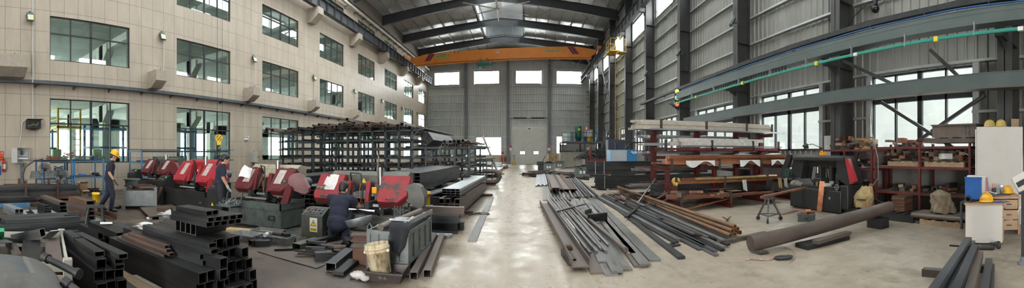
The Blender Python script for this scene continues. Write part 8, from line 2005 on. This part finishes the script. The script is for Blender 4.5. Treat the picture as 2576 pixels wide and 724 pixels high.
for x in (-1.4,-.7,0,.7,1.4):MB().bx(x-.04,x+.04,-1.06,-1.0,.1,1.76).build('rib',MATS['tan_bin'],t)
for z in (.1,.85,1.7):MB().bx(-1.42,1.42,-1.05,-1.0,z,z+.06).build('rail',MATS['tan_bin'],t)
heap(ony(1435,400,44).x,42.2,1.73,1.2,.8,26,91,'dark tangled scrap on the tan scrap container','scrap on the tan container',[BLACKST,SCRAP,STEEL],0,(.5,1.6),(.06,.14),('bar','bar','angle'),.35)
t=thing('red_scrap_press','dark red framed machine buried under wire scrap at the far right','machine',(ony(1512,395,34).x,34,0))
MB().bx(-1.6,1.6,-.8,.8,.3,1.1).build('bed',BLACKST,t);each(MB().bx(-1.2,-1.0,-.9,.9,0,2.2).bx(1.3,1.5,-.9,.9,0,1.6),'frame',REDRK,t);MB().bx(-1.6,1.6,-.82,-.8,.9,1.15).build('red_beam',REDRK,t)
cx_=ony(1512,395,34).x;b=MB();rw=random.Random(9)
for k in range(300):
    x,z=rw.uniform(-2.1,2.1),rw.random();p=V(cx_+x,34+rw.uniform(-.8,.8),1.12+z*max(.1,1.0-.22*x*x));d=V(rw.uniform(-1,1),rw.uniform(-.6,.6),rw.uniform(-.22,.22))*.75
    b.path([p,p+d*.5+V(0,0,.1),p+d],.03,4)
tag(b.build('wire_scrap_heap',BLACKST),'tangled heap of dark wire scrap on the red framed machine','scrap heap',kind='stuff')
t=thing('blue_machine','blue machine box with a pale front panel behind the dark tube bundles','machine',(ony(1568,395,22).x,22.2,0))
MB().cbx(-.85,.75,-.6,.6,.45,1.85,.02).build('case',BLUEM,t);MB().bx(-.83,.1,-.63,-.6,.5,1.83).build('front_panel',LBLUEM,t);MB().bx(-.75,.65,-.5,.5,0,.45).build('plinth',BLACKST,t);MB().cbx(-.75,-.35,-.75,-.63,.7,1.15,.02).build('motor_box',BLUEM,t)
t=thing('dark_cabinet','dark blue and beige machine cabinet right of the far scrap heap','cabinet',(ony(1548,365,30).x,30,0));MB().cbx(-.7,.7,-.5,.5,1.0,2.75,.03).build('upper_case',M('dark_blue_case',(.03,.035,.06),None,.5),t);MB().bx(-.68,.68,-.48,.48,0,1.0).build('lower_case',CREAM,t)
for k,(px,py,lb) in enumerate(((1381,431,'nearest the aisle'),(1408,425,'second from the aisle'),(1466,448,'nearest, before the tube bundles'))):
    q=fl(px,py);g=steel_bin('small grey-green steel bin at the far right, '+lb,q+V(0,.35,0),0,.95,.7,.72,BING,2,.1,'small bins at the far right')
    for x in (-.2,.02):MB().bx(x,x+.14,-.352,-.34,.3,.48).build('white_mark',SIGNW,g)
    heap(q.x,q.y+.35,.62,.3,.2,9,95+k,'dark scrap sticking out of the small grey-green bin '+lb,'scrap in the bin '+lb,[BLACKST,STEEL,SCRAP],0,(.4,.9),(.05,.12),('bar','tube'),.3)
t=thing('dark_saw_machine','dark small machine with a lever at the far right edge of the aisle','machine',fl(1362,431)+V(0,.3,0));MB().cbx(-.3,.3,-.3,.3,0,.55,.03).build('base',MACHD,t);MB().cbx(-.4,.2,-.2,.2,.55,.9,.04).bar((.1,0,.8),(.35,0,1.4),.06,.06).build('head',MACHD,t)
one('zinc_tub',MB().lathe([(0,0),(.6,0),(.62,.5),(.6,.5),(.58,.02),(0,.02)],22,mat=Matrix.Translation(fl(1503,423)+V(0,.5,0))),ZINC,'round zinc tub on the floor before the far scrap heap','tub')
xq=ony(1389,395,47).x
for k in range(11):pallet((xq+.06*(k%2),47,.142*k),1.15,1.0,'yellow wooden pallet in the stack right of the far door, %s from the floor'%ordinal(k),M('yellow_pallet',(.62,.40,.16),(.5,.31,.12),.8,0,4),.05*(k%3),.14)
one('dark_gantry',MB().bx(ony(1545,300,24).x,8.2,23.9,24,2.3,2.4).bx(5.8,5.9,23.9,24,0,2.3).bx(8.1,8.2,23.9,24,0,2.3).bar((5.9,23.95,1.2),(6.8,23.95,2.3),.08,.08),BLACKST,'dark steel frame standing behind the left end of the red rack','frame')
# what the first-floor windows look into: blue racks, a yellow stair tower
for k,(y,x) in enumerate(((6.2,-22),(9.3,-18.5),(13.6,-18.2),(20.5,-19),(28,-19))):
    t=thing('neighbour_rack','blue pallet rack in the neighbouring hall seen through the %s window'%['first','first and second','second','third','fourth'][k],'rack',(x,y,0))
    for dx in (-.5,.5):
        for dy in (-1.2,1.2):MB().bx(dx-.06,dx+.06,dy-.06,dy+.06,0,3.2).build('upright',BLUERK,t)
    for z in (.9,1.9,2.9):MB().bx(-.55,.55,-1.25,1.25,z,z+.1).build('shelf',BLUERK,t)
t=thing('stair_tower','yellow steel stair tower in the neighbouring hall behind the first window','stair tower',(-20,7.3,0))
MB().bx(-.8,.8,-.7,.7,3.0,3.12).build('deck',YPAINT,t)
for x in (-.75,.75):
    for y in (-.65,.65):MB().bx(x-.05,x+.05,y-.05,y+.05,0,4.1).build('post',YPAINT,t)
b=MB()
for z in (3.5,4.05):b.cyl((.75,-.65,z),(.75,.65,z),.035,n=6).cyl((-.75,-.65,z),(.75,-.65,z),.035,n=6)
for k in range(9):b.cyl((.8,.2,.3+.3*k),(.8,.6,.3+.3*k),.025,n=6)
each(b,'rail',YPAINT,t)
for k,(y,x) in enumerate(((7.9,-17.2),(5.9,-17.6),(12.6,-17))):one('neighbour_machine',MB().cbx(x-.4,x+.4,y-.45,y+.45,0,1.5,.05).cbx(x-.25,x+.25,y-.2,y+.3,1.5,1.85,.05),M('pale_green_machine',(.35,.48,.36),(.28,.4,.3),.5,0,3),'pale green machine in the neighbouring hall, %s'%['behind the right of the first window','behind the left of the first window','behind the second window'][k],'machine')
# ---------------------------------------------------------------- camera, sky, view
cam=bpy.data.cameras.new('camera');co=bpy.data.objects.new('camera',cam);COL.objects.link(co)
cam.type='PANO';cam.panorama_type='CENTRAL_CYLINDRICAL'
cam.central_cylindrical_range_u_min=-CX/FF;cam.central_cylindrical_range_u_max=(2576-CX)/FF
cam.central_cylindrical_range_v_min=-(724-CY)/FF;cam.central_cylindrical_range_v_max=CY/FF
cam.central_cylindrical_radius=1.0
co.location=(0,0,H);co.rotation_euler=(pi/2,0,0);S.camera=co
wd=bpy.data.worlds.new('overcast');S.world=wd;wd.use_nodes=True;nt=wd.node_tree;N=nt.nodes;L=nt.links
bg=N['Background'];tc=N.new('ShaderNodeTexCoord');sp=N.new('ShaderNodeSeparateXYZ');L.new(tc.outputs['Generated'],sp.inputs[0])
mr=N.new('ShaderNodeMapRange');L.new(sp.outputs[2],mr.inputs[0]);mr.inputs[1].default_value=-.05;mr.inputs[2].default_value=.7
mx=N.new('ShaderNodeMix');mx.data_type='RGBA';L.new(mr.outputs[0],mx.inputs[0]);mx.inputs[6].default_value=(1,.985,.955,1);mx.inputs[7].default_value=(.97,.985,1,1)
L.new(mx.outputs[2],bg.inputs[0]);bg.inputs[1].default_value=22.0
S.view_settings.view_transform='Standard';S.view_settings.look='None';S.view_settings.gamma=1.0
S.view_settings.use_curve_mapping=False;S.view_settings.exposure=0.3
S.cycles.max_bounces=8;S.cycles.diffuse_bounces=5;S.cycles.glossy_bounces=4;S.cycles.transparent_max_bounces=16
S.cycles.caustics_reflective=False;S.cycles.caustics_refractive=False;S.cycles.sample_clamp_indirect=6
